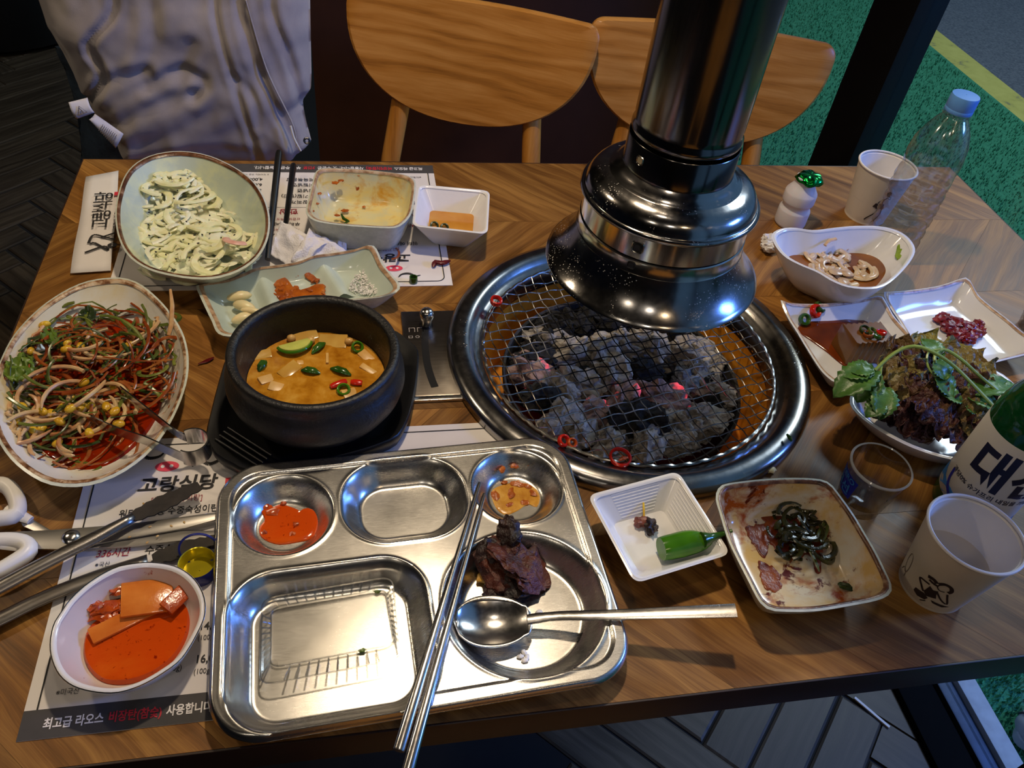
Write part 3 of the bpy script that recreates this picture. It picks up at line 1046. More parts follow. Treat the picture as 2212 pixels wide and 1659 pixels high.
def placemat(org, rot, label):
    W_, H_ = 0.353, 0.2505
    xd, yd = Vector((cos(rot), sin(rot), 0)), Vector((-sin(rot), cos(rot), 0))
    o = Vector((org[0], org[1], TZ))
    def at(u, v, z=0.0):
        return o + xd * u * 0.001 + yd * v * 0.001 + Vector((0, 0, z))
    t = thing('paper_placemat', label, 'placemat', at(W_ * 500, H_ * 500), 'printed placemats')
    n = 24
    rings = []
    # sheet with slight waviness, as a thin slab
    top = [[at(W_ * 1000 * i / n, H_ * 1000 * j / n, 0.0006) for i in range(n + 1)] for j in range(n + 1)]
    b = MB()
    b.loft(top, closed=False)
    c4_ = [at(0, 0, 0), at(W_ * 1000, 0, 0), at(W_ * 1000, H_ * 1000, 0), at(0, H_ * 1000, 0)]
    b.add(c4_ + [p + Vector((0, 0, 0.0006)) for p in c4_], [(0, 1, 5, 4), (1, 2, 6, 5), (2, 3, 7, 6), (3, 0, 4, 7)])
    b.build('sheet', 'paper', t, smooth=False)
    z1, z2, z3 = 0.0008, 0.0010, 0.0012
    flat_shape([at(0, 0, z1), at(353, 0, z1), at(353, 19.5, z1), at(0, 19.5, z1)], 'print_grey', t, 'footer_band')
    # border line
    b = MB()
    bl = []
    r_ = 8
    for (cx, cy, a0_) in ((345 - r_, 243 - r_, 0), (8 + r_, 243 - r_, 90)):
        for k in range(7):
            a = radians(a0_ + 15 * k)
            bl.append((cx + r_ * cos(a), cy + r_ * sin(a)))
    bl = [(345, 19.5)] + bl + [(8, 19.5)]
    for q in range(len(bl) - 1):
        p0, p1 = at(*bl[q], z2), at(*bl[q + 1], z2)
        d = (p1 - p0).normalized()
        s_ = Vector((-d.y, d.x, 0)) * 0.00055
        b.add([p0 - s_, p1 - s_, p1 + s_, p0 + s_], [(0, 1, 2, 3)])
    b.build('border_line', 'print_black', t, smooth=False)
    def tx(s_, u, v, size, mat='print_black', bold=0.0, nm='lettering', sh=0.0, ws=0.86):
        o2 = text(s_, size * 0.001, at(u, v, z3), xd, yd, mat, t, nm, bold, 'LEFT', sh, ws)
        base = world_loc(t)
        return max(((v2.co + base - o).dot(xd) for v2 in o2.data.vertices), default=0) * 1000
    e = 11.0
    for s_, mt in (('최고급 라오스', 'print_white'), ('비장탄(참숯)', 'print_red'), ('사용합니다.', 'print_white'), ('첫 주문은', 'print_white'), ('3인분', 'print_red'), ('부터 주문 가능합니다.', 'print_white')):
        e = tx(s_, e + 2.8, 6.5, 7.9, mt, 0.0002, ws=0.80)
    tx('원산지표기판', 300, 7, 5, 'print_white')
    # logo: smile, snout, name
    sm = [at(*p, z2) for p in ((34, 232), (40, 233.5), (46, 229), (54, 230), (58, 235))]
    b = MB()
    sp = spline(sm, 24, False)
    for q in range(23):
        d = (sp[q + 1] - sp[q]).normalized()
        s_ = Vector((-d.y, d.x, 0)) * (0.0004 + 0.0013 * sin(pi * (q + 1) / 24))
        b.add([sp[q] - s_, sp[q + 1] - s_, sp[q + 1] + s_, sp[q] + s_], [(0, 1, 2, 3)])
    b.build('brush_stroke', 'print_black', t, smooth=False)
    sm = [at(*p, z2) for p in ((82, 217), (88, 223), (96, 219), (104, 224), (101, 228))]
    b = MB()
    sp = spline(sm, 24, False)
    for q in range(23):
        d = (sp[q + 1] - sp[q]).normalized()
        s_ = Vector((-d.y, d.x, 0)) * (0.0004 + 0.0014 * sin(pi * (q + 1) / 24))
        b.add([sp[q] - s_, sp[q + 1] - s_, sp[q + 1] + s_, sp[q] + s_], [(0, 1, 2, 3)])
    b.build('brush_stroke', 'print_black', t, smooth=False)
    flat_shape([at(62 + 9.5 * cos(a * pi / 14), 219 + 5.4 * sin(a * pi / 14), z2) for a in range(28)], 'print_pink', t, 'snout_mark')
    for du in (-3.4, 3.4):
        flat_shape([at(62 + du + 1.6 * cos(a * pi / 8), 219 + 1.7 * sin(a * pi / 8), z3) for a in range(16)], 'print_white', t, 'nostril_mark')
    tx('고랑식당', 42, 194, 17, 'print_black', 0.00045, 'logo_lettering', 0.1, 0.98)
    flat_shape([at(110, 197, z2), at(115.5, 197, z2), at(115.5, 203, z2), at(110, 203, z2)], 'print_red', t, 'seal_mark')
    tx('[고기랑 술이랑]', 54, 182, 7.2, 'print_wine')
    tx('워터 에이징 수중숙성이란?', 32, 170, 8.2, 'print_black', 0.0001)
    tx('336시간', 22, 134, 8.4, 'print_wine', 0.00012, sh=0.15)
    tx('수중숙성 삼겹살', 57, 134, 8.4, 'print_black', 0.0001)
    tx('※국산', 23, 125.5, 5.0, 'print_black')
    tx('336시간', 20, 112, 8.4, 'print_wine', 0.00012, sh=0.15)
    tx('수중숙성 목살', 57, 112, 8.4, 'print_black', 0.0001)
    tx('※국산', 23, 103, 5.0)
    tx('숯불 돼지갈비', 22, 86, 8.4)
    tx('(180g)', 82, 37, 6)
    tx('16,000', 103, 41, 8.5, 'print_black', 0.00015)
    tx('(100g)', 103, 33, 5.5)
    tx('14,000', 103, 66, 8.5, 'print_black', 0.00015)
    tx('(100g)', 103, 58, 5.5)
    tx('※미국산', 17, 28, 5.0)
    rows = (('제육볶음밥', '4,000원'), ('비빔냉면', '6,000원'), ('물냉면', '5,000원'), ('공기밥(반찬)', '1,000원'), ('된장찌개', '4,000원'))
    tx('※ 식사메뉴 주문 시 반찬 추가 가능합니다', 205, 24, 4.2)
    for q, (a_, p_) in enumerate(rows):
        tx(a_, 150, 34 + 12.5 * q, 8.6, 'print_black', 0.00008)
        tx(p_, 212, 34 + 12.5 * q, 8.6, 'print_black', 0.00012)
    tx('한 상 모둠', 168, 103, 12, 'print_wine', 0.0002)
    tx('삼겹살 + 목살 + 항정살', 165, 121, 5.5, 'print_wine')
    tx('우리 랑 세트(800g)', 165, 130, 8, 'print_black', 0.0001)
    tx('가브리살 + 목살 + 2인', 165, 142, 5.5, 'print_wine')
    tx('소부위랑 세트(500g)', 165, 151, 8, 'print_black', 0.0001)
    tx('삼겹살 + 목살', 165, 163, 5.5, 'print_wine')
    tx('너랑나랑', 165, 172, 9.5, 'print_black', 0.0001)
    tx('숙성', 283, 203, 13, 'print_wine', 0.0003)
    b = MB()
    b.add([at(150, 98, z2), at(340, 98, z2), at(340, 98.5, z2), at(150, 98.5, z2)], [(0, 1, 2, 3)])
    b.build('rule_line', 'print_black', t, smooth=False)
    return t

pm = placemat((-0.2255, 0.2385), 0.0, 'printed paper placemat lying under the steel meal tray')
pm2 = copy_tree(pm, None, (0.1010 - 0.1765, 0.9425 - 0.12525, TZ), pi)
pm2['label'] = 'printed paper placemat under the sauce-smeared square bowl on the far side'

# chopstick sleeve with the shop name
q4 = pix([(153, 593), (240, 587), (259, 380), (187, 387)], 0.0012)
slv = thing('chopstick_sleeve', 'white paper chopstick sleeve with black brush lettering at table corner', 'paper sleeve', mid(q4) - Vector((0, 0, 0.0012)))
b = MB()
n = 14
for dz in (0.0, ):
    g_ = []
    for j in range(n + 1):
        row = []
        for i in range(5):
            p = q4[0].lerp(q4[3], j / n).lerp(q4[1].lerp(q4[2], j / n), i / 4)
            row.append(p + Vector((0, 0, 0.0015 * (1 + sin(j * 0.6)) + 0.004 * (j / n) ** 6 * (i / 4))))
        g_.append(row)
    b.loft(g_, closed=False)
b.build('paper', 'paper', slv, solid=0.0008)
ax_ = (q4[3] - q4[0]).normalized()
ay_ = Vector((-ax_.y, ax_.x, 0))
o_ = q4[0]
Lm = (q4[3] - q4[0]).length
def sl_at(u, v, z=0.0052):
    return o_ + ax_ * Lm * u - ay_ * v + Vector((0, 0, z))
text('고랑식당', 0.0215, sl_at(0.40, 0.031), ax_, ay_, 'print_black', slv, 'logo_lettering', 0.00035, wscale=0.92)
text('고기맛 이랑', 0.007, sl_at(0.38, 0.042), ax_, ay_, 'print_black', slv, 'lettering', 0.0001)
text('맛있는 술', 0.006, sl_at(0.46, 0.048), ax_, ay_, 'print_black', slv, 'lettering')
flat_shape([sl_at(0.745, 0.043), sl_at(0.785, 0.043), sl_at(0.785, 0.034), sl_at(0.745, 0.034)], 'print_red', slv, 'seal_mark')
b = MB()
for pts in (((0.16, 0.012), (0.21, 0.03), (0.17, 0.034), (0.25, 0.02), (0.24, 0.016)), ((0.25, 0.014), (0.33, 0.018), (0.3, 0.03), (0.27, 0.04)), ((0.30, 0.026), (0.34, 0.04))):
    sp = spline([sl_at(*p) for p in pts], 22, False)
    for q in range(21):
        d = (sp[q + 1] - sp[q]).normalized()
        s_ = Vector((-d.y, d.x, 0)) * 0.0013
        b.add([sp[q] - s_, sp[q + 1] - s_, sp[q + 1] + s_, sp[q] + s_], [(0, 1, 2, 3)])
b.build('brush_stroke', 'print_black', slv, smooth=False)
flat_shape([sl_at(0.215 + 0.022 * cos(a * pi / 12), 0.038 + 0.0048 * sin(a * pi / 12), 0.0053) for a in range(24)], 'print_black', slv, 'snout_mark')
for du in (-0.008, 0.008):
    flat_shape([sl_at(0.215 + du + 0.004 * cos(a * pi / 8), 0.038 + 0.0009 * sin(a * pi / 8), 0.0055) for a in range(16)], 'print_white', slv, 'nostril_mark')

# ================================================================== ware materials
plain('celadon', rgb(192, 203, 190), 0.14, var=0.05, scale=40)
plain('celadon_body', rgb(196, 200, 186), 0.25, var=0.12, scale=150)
plain('white_ware', rgb(222, 222, 222), 0.12, var=0.02, scale=40)
plain('white_glossy', rgb(230, 228, 226), 0.14, var=0.02)
mottled('rim_brown', [(0.34, rgb(74, 42, 22)), (0.46, rgb(134, 92, 58)), (0.56, rgb(190, 160, 126)), (0.8, rgb(214, 204, 184))], 90, 0.3, 5, 0.2)
mottled('rim_dark', [(0.36, rgb(62, 34, 18)), (0.55, rgb(112, 70, 42)), (0.75, rgb(186, 156, 122))], 70, 0.3, 5, 0.2)
mottled('rim_tan', [(0.3, rgb(122, 84, 56)), (0.5, rgb(176, 142, 108)), (0.8, rgb(206, 190, 166))], 110, 0.35, 5, 0.2)
stained('celadon_cream', rgb(190, 202, 186), [(22, 0.5, 0.16, rgb(208, 214, 178), 3.0)], 0.16)
stained('celadon_yellow', rgb(200, 208, 190), [(16, 0.34, 0.22, rgb(226, 208, 140), 1.0), (30, 0.52, 0.14, rgb(210, 158, 62), 4.0), (70, 0.67, 0.04, rgb(150, 70, 22), 7.0)], 0.14)
stained('rust_ware', rgb(222, 214, 196), [(18, 0.40, 0.2, rgb(214, 176, 104), 2.0), (26, 0.53, 0.1, rgb(166, 78, 24), 5.0), (60, 0.60, 0.05, rgb(96, 34, 12), 9.0)], 0.16)
stained('oily_plate', rgb(220, 216, 206), [(14, 0.46, 0.2, rgb(214, 196, 150), 6.0), (80, 0.66, 0.04, rgb(176, 96, 36), 2.0)], 0.16)
stained('kimchi_plate', rgb(224, 210, 198), [(20, 0.52, 0.2, rgb(216, 178, 146), 1.0), (60, 0.66, 0.04, rgb(168, 62, 22), 3.0)], 0.15)

# food colours
SSS = {'Subsurface Weight': 0.15, 'Subsurface Scale': 0.004}
mottled('onion_cream', [(0.3, rgb(222, 220, 160)), (0.55, rgb(236, 234, 190)), (0.8, rgb(242, 240, 218))], 60, 0.3, 3, 0.15, **SSS)
mottled('cabbage_cream', [(0.3, rgb(222, 220, 180)), (0.7, rgb(238, 236, 208))], 50, 0.35, 3, 0.1, **SSS)
plain('sesame_black', rgb(22, 20, 18), 0.5)
mottled('crab_pink', [(0.3, rgb(214, 150, 130)), (0.7, rgb(232, 200, 180))], 60, 0.4, 3, 0.1)
mottled('scallion', [(0.3, rgb(46, 54, 18)), (0.5, rgb(88, 98, 36)), (0.8, rgb(134, 136, 62))], 30, 0.25, 4, 0.1)
mottled('scallion_red', [(0.3, rgb(92, 30, 10)), (0.5, rgb(138, 66, 24)), (0.8, rgb(180, 122, 62))], 40, 0.25, 4, 0.15)
mottled('dark_green', [(0.3, rgb(22, 36, 14)), (0.7, rgb(58, 78, 28))], 40, 0.3, 4, 0.2)
mottled('sprout', [(0.3, rgb(176, 106, 58)), (0.5, rgb(204, 166, 118)), (0.8, rgb(222, 202, 156))], 30, 0.25, 3, 0.1, **SSS)
mottled('sprout_head', [(0.3, rgb(196, 140, 20)), (0.7, rgb(226, 190, 52))], 60, 0.3, 3, 0.1)
mottled('leaf_green', [(0.3, rgb(58, 84, 22)), (0.7, rgb(116, 140, 48))], 40, 0.35, 5, 0.4)
mottled('red_oil', [(0.3, rgb(104, 20, 2)), (0.6, rgb(146, 38, 4)), (0.85, rgb(176, 72, 14))], 18, 0.08, 4, 0.05)
stained('kimchi_soup', rgb(204, 74, 14), [(11, 0.48, 0.2, rgb(216, 104, 26), 2.0), (230, 0.62, 0.06, rgb(140, 30, 6), 5.0), (110, 0.67, 0.05, rgb(120, 24, 4), 8.0)], 0.1)
mottled('kimchi_red', [(0.3, rgb(132, 42, 10)), (0.55, rgb(186, 76, 20)), (0.8, rgb(210, 116, 48))], 40, 0.2, 5, 0.3)
mottled('radish_orange', [(0.3, rgb(196, 92, 26)), (0.7, rgb(222, 132, 52))], 30, 0.15, 4, 0.15)
mottled('ssamjang', [(0.3, rgb(140, 62, 12)), (0.6, rgb(184, 96, 22)), (0.85, rgb(206, 132, 48))], 70, 0.25, 5, 0.5)
mottled('chili_red', [(0.3, rgb(168, 18, 12)), (0.7, rgb(206, 44, 24))], 30, 0.15, 3, 0.05)
mottled('chili_green', [(0.3, rgb(44, 94, 14)), (0.55, rgb(70, 124, 24)), (0.85, rgb(112, 156, 48))], 16, 0.14, 3, 0.04)
mottled('chili_dark', [(0.3, rgb(26, 58, 14)), (0.7, rgb(58, 98, 26))], 30, 0.18, 3, 0.05)
mottled('garlic', [(0.3, rgb(226, 206, 150)), (0.7, rgb(240, 226, 180))], 40, 0.35, 3, 0.05, **SSS)
plain('salt', rgb(234, 230, 226), 0.4)
mottled('stew', [(0.3, rgb(150, 90, 14)), (0.5, rgb(184, 124, 32)), (0.8, rgb(210, 160, 68))], 70, 0.1, 7, 0.2)
mottled('zucchini', [(0.3, rgb(170, 176, 66)), (0.7, rgb(204, 204, 106))], 40, 0.2, 3, 0.05)
mottled('tofu', [(0.3, rgb(200, 146, 70)), (0.7, rgb(222, 180, 108))], 40, 0.35, 3, 0.05)
mottled('onion_clear', [(0.3, rgb(184, 134, 52)), (0.7, rgb(204, 164, 84))], 30, 0.15, 3, 0.05)
mottled('meat_dark', [(0.3, rgb(30, 13, 9)), (0.5, rgb(76, 32, 18)), (0.8, rgb(116, 58, 36))], 60, 0.42, 8, 0.9, bdist=0.003)
mottled('meat_char', [(0.3, rgb(12, 8, 7)), (0.55, rgb(44, 21, 15)), (0.8, rgb(88, 42, 27))], 60, 0.42, 8, 0.9, bdist=0.003)
mottled('meat_pink', [(0.3, rgb(92, 44, 34)), (0.7, rgb(152, 88, 72))], 40, 0.4, 4, 0.4)
plain('plastic_white', rgb(226, 222, 216), 0.35, var=0.03)
plain('tissue', rgb(226, 222, 220), 0.9, var=0.03, scale=200, bump=0.2)

def ragged(pts, z, amp, seed, n_=70):
    sp2 = spline(pix(pts, z), n_)
    c_ = mid(sp2)
    return [c_ + (p - c_) * (1 + amp * noise.noise(Vector((p.x * 160, p.y * 160, seed))) + amp * 0.6 * noise.noise(Vector((p.x * 420, p.y * 420, seed)))) for p in sp2]
def keep(path, R, c, s_, zlo=None):
    """hold a strand inside a vessel outline scaled by s_"""
    R2 = [Vector((c.x + (p.x - c.x) * s_, c.y + (p.y - c.y) * s_, 0)) for p in R]
    out = []
    for p in path:
        q = p.copy()
        for _ in range(12):
            if inside(q, R2):
                break
            q.x += (c.x - q.x) * 0.06
            q.y += (c.y - q.y) * 0.06
        if zlo is not None:
            q.z = max(q.z, zlo)
        out.append(q)
    return out

def inside(p, poly):
    c = False
    for i in range(len(poly)):
        a, b2 = poly[i], poly[i - 1]
        if (a.y > p.y) != (b2.y > p.y) and p.x < (b2.x - a.x) * (p.y - a.y) / (b2.y - a.y) + a.x:
            c = not c
    return c

def rnd_in(poly):
    x0, x1 = min(p.x for p in poly), max(p.x for p in poly)
    y0, y1 = min(p.y for p in poly), max(p.y for p in poly)
    for _ in range(500):
        p = Vector((random.uniform(x0, x1), random.uniform(y0, y1), 0))
        if inside(p, poly):
            return p
    return mid(poly)

def arc_strand(c, r, a0_, sweep, tilt, n=9, wob=0.15, squash=1.0):
    rot = Matrix.Rotation(random.uniform(0, 2 * pi), 3, 'Z') @ Matrix.Rotation(tilt, 3, 'X')
    out = []
    for k in range(n):
        a = a0_ + sweep * k / (n - 1)
        p = Vector((r * cos(a), r * squash * sin(a), 0)) + Vector((0, 0, r * wob * sin(k * 2.6 / n + a0_)))
        out.append(Vector(c) + rot @ p)
    return out

# ================================================================== onion salad bowl
sal_px = [(392, 328), (338, 334), (297, 352), (270, 382), (254, 429), (250, 473), (258, 518), (280, 556), (320, 583), (370, 597), (420, 604), (465, 603), (515, 588), (555, 560), (576, 525), (583, 490), (580, 455), (566, 419), (540, 386), (500, 359), (449, 337)]
SAL, SR, SCt = dish('salad_bowl', 'celadon oval bowl with brown rim holding creamy onion salad', 'bowl', sal_px, 0.042, 'celadon_body', 'celadon_cream', 'rim_dark', 0.55, 0.62, 0.0045, 0.007, 0.7)
sp_px = [(305, 380), (350, 352), (400, 355), (432, 385), (455, 430), (480, 470), (530, 505), (556, 535), (540, 562), (490, 582), (420, 590), (350, 572), (296, 530), (276, 480), (290, 425)]
sp_poly = pix(sp_px, 0.02)
onion = thing('onion_salad', 'creamy shredded onion salad with black sesame in the oval bowl', 'salad', (SCt.x, SCt.y, TZ + 0.008))
random.seed(31)
cshred = MB()
heap = [P(375, 405, 0.02), P(470, 535, 0.02), P(400, 480, 0.02)]
def heap_z(p):
    return TZ + 0.0125 + sum(hh * math.exp(-((p.x - h_.x) ** 2 + (p.y - h_.y) ** 2) / (0.028 ** 2)) for h_, hh in zip(heap, (0.016, 0.02, 0.008)))
for q in range(150):
    p = rnd_in(sp_poly)
    p.z = heap_z(p) - random.uniform(0, 0.008)
    path = arc_strand(p, random.uniform(0.008, 0.022), random.uniform(0, 6), random.uniform(0.8, 2.4), random.uniform(-0.5, 0.5), 7)
    cshred.tube(keep(path, SR, SCt, 0.8, TZ + 0.0095), random.uniform(0.0016, 0.0034), 6, 0.4)
for q in range(60):
    p = rnd_in(sp_poly)
    p.z = heap_z(p) - 0.007
    cshred.blob(p, (random.uniform(0.010, 0.018), random.uniform(0.008, 0.013), 0.006), q, 0.5, 2, 2)
o = cshred.build('cabbage_shreds', 'cabbage_cream', onion)
o['kind'] = 'stuff'
for q in range(46):
    p = rnd_in(sp_poly) if q > 12 else heap[q % 2] + Vector((random.uniform(-0.03, 0.03), random.uniform(-0.03, 0.03), 0))
    p.z = heap_z(p) + random.uniform(-0.001, 0.004)
    path = arc_strand(p, random.uniform(0.012, 0.026), random.uniform(0, 6), random.uniform(2.0, 4.4), random.uniform(-0.3, 0.3), 15, 0.1, random.uniform(0.6, 0.95))
    MB().tube(keep(path, SR, SCt, 0.84, TZ + 0.011), [random.uniform(0.0028, 0.0042) * (0.5 + 0.5 * sin(pi * (k + 0.7) / 15.4)) + 0.0008 for k in range(15)], 7, 0.55).build('onion_strip', 'onion_cream', onion)
b = MB()
for q in range(70):
    p = rnd_in(sp_poly)
    p.z = heap_z(p) + 0.0045
    b.blob(p, (0.0016, 0.0009, 0.0008), q, 0.1, 1, 1, Matrix.Rotation(random.uniform(0, 3), 3, 'Z'))
o = b.build('sesame_seeds', 'sesame_black', onion)
o['kind'] = 'stuff'
b = MB()
p = P(512, 520, 0.035)
b.tube(arc_strand(p, 0.011, 0.3, 2.6, 0.3, 10), 0.0042, 8, 0.4)
b.build('crab_stick_shred', 'crab_pink', onion)

# ================================================================== spicy scallion plate
spi_px = [(236, 602), (271, 603), (306, 617), (344, 649), (374, 685), (396, 723), (407, 769), (405, 818), (391, 866), (371, 910), (345, 952), (310, 990), (260, 1025), (205, 1047), (150, 1053), (100, 1045), (55, 1020), (18, 985), (-8, 940), (-22, 885), (-16, 830), (0, 785), (24, 736), (54, 698), (95, 660), (144, 628), (190, 609)]
SPI, SPR, SPC = dish('oval_plate', 'white oval plate with brown rim heaped with spicy scallion salad', 'plate', spi_px, 0.03, 'celadon_body', 'oily_plate', 'rim_brown', 0.62, 0.68, 0.0045, 0.006, 0.7)
spicy = thing('scallion_salad', 'spicy scallion and bean sprout salad in red oil on the oval plate', 'salad', (SPC.x, SPC.y, TZ + 0.006))
oil = spline(pix([(185, 690), (260, 672), (320, 700), (345, 760), (352, 820), (345, 880), (318, 930), (285, 965), (240, 998), (190, 1016), (140, 1008), (95, 985), (70, 950), (60, 880), (90, 780), (130, 720)], 0.009), 60)
MB().puddle(oil, TZ + 0.0062, 0.0028, bumpy=0.0002).build('red_oil', 'red_oil', spicy)
g_px = [(25, 880), (25, 800), (60, 740), (120, 690), (190, 650), (240, 660), (300, 690), (345, 740), (350, 800), (310, 850), (265, 880), (225, 925), (170, 960), (110, 970), (50, 955)]
g_poly = pix(g_px, 0.02)
gc_ = P(180, 800, 0.02)
def gz(p):
    d2 = (p.x - gc_.x) ** 2 + (p.y - gc_.y) ** 2
    return TZ + 0.010 + 0.022 * math.exp(-d2 / 0.05 ** 2)
random.seed(44)
for nm, mt, cnt, rr0, rr1 in (('scallion_strips', 'scallion', 110, 0.016, 0.045), ('chili_coated_shreds', 'scallion_red', 170, 0.014, 0.045), ('dark_greens', 'dark_green', 40, 0.014, 0.034)):
    b = MB()
    for q in range(cnt):
        p = rnd_in(g_poly)
        p.z = gz(p) + random.uniform(-0.006, 0.003)
        path = arc_strand(p, random.uniform(rr0, rr1), random.uniform(0, 6), random.uniform(0.6, 2.0), random.uniform(-0.4, 0.4), 8)
        b.tube(keep(path, SPR, SPC, 0.87, TZ + 0.0085), random.uniform(0.0007, 0.0019), 6, 0.5)
    o = b.build(nm, mt, spicy)
    o['kind'] = 'stuff'
for q in range(40):
    p = rnd_in(pix([(30, 880), (120, 850), (230, 860), (260, 880), (220, 940), (160, 965), (60, 960), (20, 920)], 0.02)) if q < 30 else rnd_in(g_poly)
    p.z = gz(p) + random.uniform(0.002, 0.007)
    path = arc_strand(p, random.uniform(0.014, 0.034), random.uniform(0, 6), random.uniform(1.0, 2.4), random.uniform(-0.3, 0.3), 10)
    path = keep(path, SPR, SPC, 0.88, TZ + 0.009)
    s_ = MB().tube(path, [0.0019] * 8 + [0.0014, 0.0007], 7).build('bean_sprout', 'sprout', spicy)
    if q % 3 != 1:
        MB().blob(path[0], (0.0052, 0.0036, 0.0032), q, 0.15, 1, 2, Matrix.Rotation(q, 3, 'Z')).build('sprout_head', 'sprout_head', s_)
for q in range(9):
    p = (P(310, 770, 0.02), P(365, 760, 0.02), P(155, 690, 0.02), P(275, 660, 0.015), P(125, 700, 0.02), P(60, 770, 0.02), P(330, 800, 0.02), P(20, 850, 0.02), P(345, 690, 0.02))[q]
    path = arc_strand(p, 0.012 + 0.003 * (q % 3), q, 3.6, 0.25, 12)
    MB().tube(path, 0.0022, 6, 0.5).build('scallion_loop', 'scallion' if q % 2 == 0 else 'scallion_red', spicy)
path = [P(368, 625, 0.044), P(372, 660, 0.040), P(370, 700, 0.032), P(364, 724, 0.026)]
MB().tube(path, [0.0012, 0.002, 0.0022, 0.0016], 6, 0.5).build('onion_root_strip', 'sprout', spicy)

def leaf_patch(quad, mat, nm, parent, amp=0.004, n=10, seed=0, solid=0.0008):
    """crinkled leaf from four corners, rounded outline"""
    b = MB()
    rows = []
    for j in range(n + 1):
        row = []
        for i in range(n + 1):
            u, v = i / n, j / n
            uu, vv = u * 2 - 1, v * 2 - 1
            u2 = 0.5 + 0.5 * uu * sqrt(max(0, 1 - vv * vv / 2))
            v2 = 0.5 + 0.5 * vv * sqrt(max(0, 1 - uu * uu / 2))
            p = quad[0].lerp(quad[1], u2).lerp(quad[3].lerp(quad[2], u2), v2)
            z = amp * noise.noise(Vector((u * 4, v * 4, seed))) + amp * 0.6 * noise.noise(Vector((u * 9, v * 9, seed + 5)))
            row.append(p + Vector((amp * 0.5 * noise.noise(Vector((u * 6, v * 6, seed + 9))), 0, z)))
        rows.append(row)
    b.loft(rows, closed=False)
    return b.build(nm, mat, parent, solid=solid)
leaf_patch(pix([(0, 815), (60, 830), (85, 770), (20, 765)], 0.03), 'leaf_green', 'lettuce_piece', spicy, 0.006, 12, 1)
leaf_patch(pix([(168, 690), (208, 700), (206, 658), (176, 664)], 0.026), 'dark_green', 'perilla_piece', spicy, 0.005, 8, 2)
leaf_patch(pix([(95, 745), (130, 750), (115, 700), (80, 715)], 0.03), 'leaf_green', 'lettuce_piece', spicy, 0.006, 8, 3)

# spring tongs in the spicy plate
def strip_on_edge(path, h, th, nm, mat, parent):
    """metal strip standing on its edge along a path"""
    b = MB()
    rg = []
    m_ = len(path)
    for i, p in enumerate(path):
        t = path[min(i + 1, m_ - 1)] - path[max(i - 1, 0)]
        t.z = 0
        t.normalize()
        nn_ = Vector((-t.y, t.x, 0)) * th * 0.5
        hh = h[i] if isinstance(h, list) else h
        up = Vector((0, 0, hh * 0.5))
        rg.append([p - nn_ - up, p + nn_ - up, p + nn_ + up, p - nn_ + up])
    b.loft(rg, True, True)
    return b.build(nm, mat, parent, angle=50)
tw = thing('small_tongs', 'small steel spring tongs resting in the spicy scallion plate', 'tongs', P(415, 975, 0.02))
lc = P(416, 958, 0.036)
lr = 0.0125
a_in = radians(150)
loop = [lc + Vector((lr * cos(a), lr * sin(a), -0.004)) for a in [radians(125) - radians(250) * k / 24 for k in range(25)]]
arm1 = [P(262, 842, 0.026), P(300, 872, 0.030), P(345, 908, 0.034), P(380, 935, 0.036)]
arm2 = [P(195, 905, 0.022), P(250, 930, 0.027), P(310, 950, 0.032), P(352, 968, 0.034)]
strip_on_edge(spline(arm1 + [loop[0]], 18, False), 0.009, 0.0012, 'arm', 'cutlery_steel', tw)
strip_on_edge(spline(arm2 + [loop[-1]], 18, False), 0.011, 0.0012, 'arm', 'cutlery_steel', tw)
strip_on_edge(loop, 0.017, 0.0012, 'spring_loop', 'cutlery_steel', tw)

# ================================================================== three-part plate
tri_px = [(425, 618, .026), (455, 613, .022), (486, 607, .020), (520, 594, .020), (553, 580, .021), (592, 575, .020), (643, 567, .020), (681, 553, .022), (719, 548, .020), (767, 540, .022), (797, 531, .027), (812, 538, .026), (828, 572, .022), (847, 596, .022), (863, 617, .026),
          (857, 632, .025), (825, 643, .021), (783, 648, .020), (740, 654, .020), (700, 672, .020), (650, 683, .020), (600, 690, .020), (560, 706, .021), (510, 727, .025), (473, 722, .026), (458, 694, .022), (441, 659, .022), (429, 632, .024)]
TRI, TR_, TC = dish('divided_plate', 'long celadon plate in three hollows with garlic, paste and salt', 'plate', tri_px, 0.022, 'celadon_body', 'celadon', 'rim_tan', 0.72, 0.76, 0.004, 0.005, 0.75, n=96)
def seg_ridge(a, b2, nm):
    """rounded ridge that parts two hollows"""
    rows = []
    d = (b2 - a)
    s_ = Vector((-d.y, d.x, 0)).normalized()
    for j in range(13):
        c = a.lerp(b2, j / 12)
        row = []
        for i in range(11):
            x = (i - 5) / 5
            row.append(Vector((c.x, c.y, TZ + 0.0046)) + s_ * 0.016 * x + Vector((0, 0, 0.0085 * (0.5 + 0.5 * cos(pi * x)) ** 1.3)))
        rows.append(row)
    bb = MB().loft(rows, closed=False)
    for f in bb.f:
        f.reverse()
    return bb.build(nm, 'celadon', TRI)
seg_ridge(P(560, 588, 0.01), P(596, 672, 0.01), 'ridge')
seg_ridge(P(688, 560, 0.01), P(742, 640, 0.01), 'ridge')

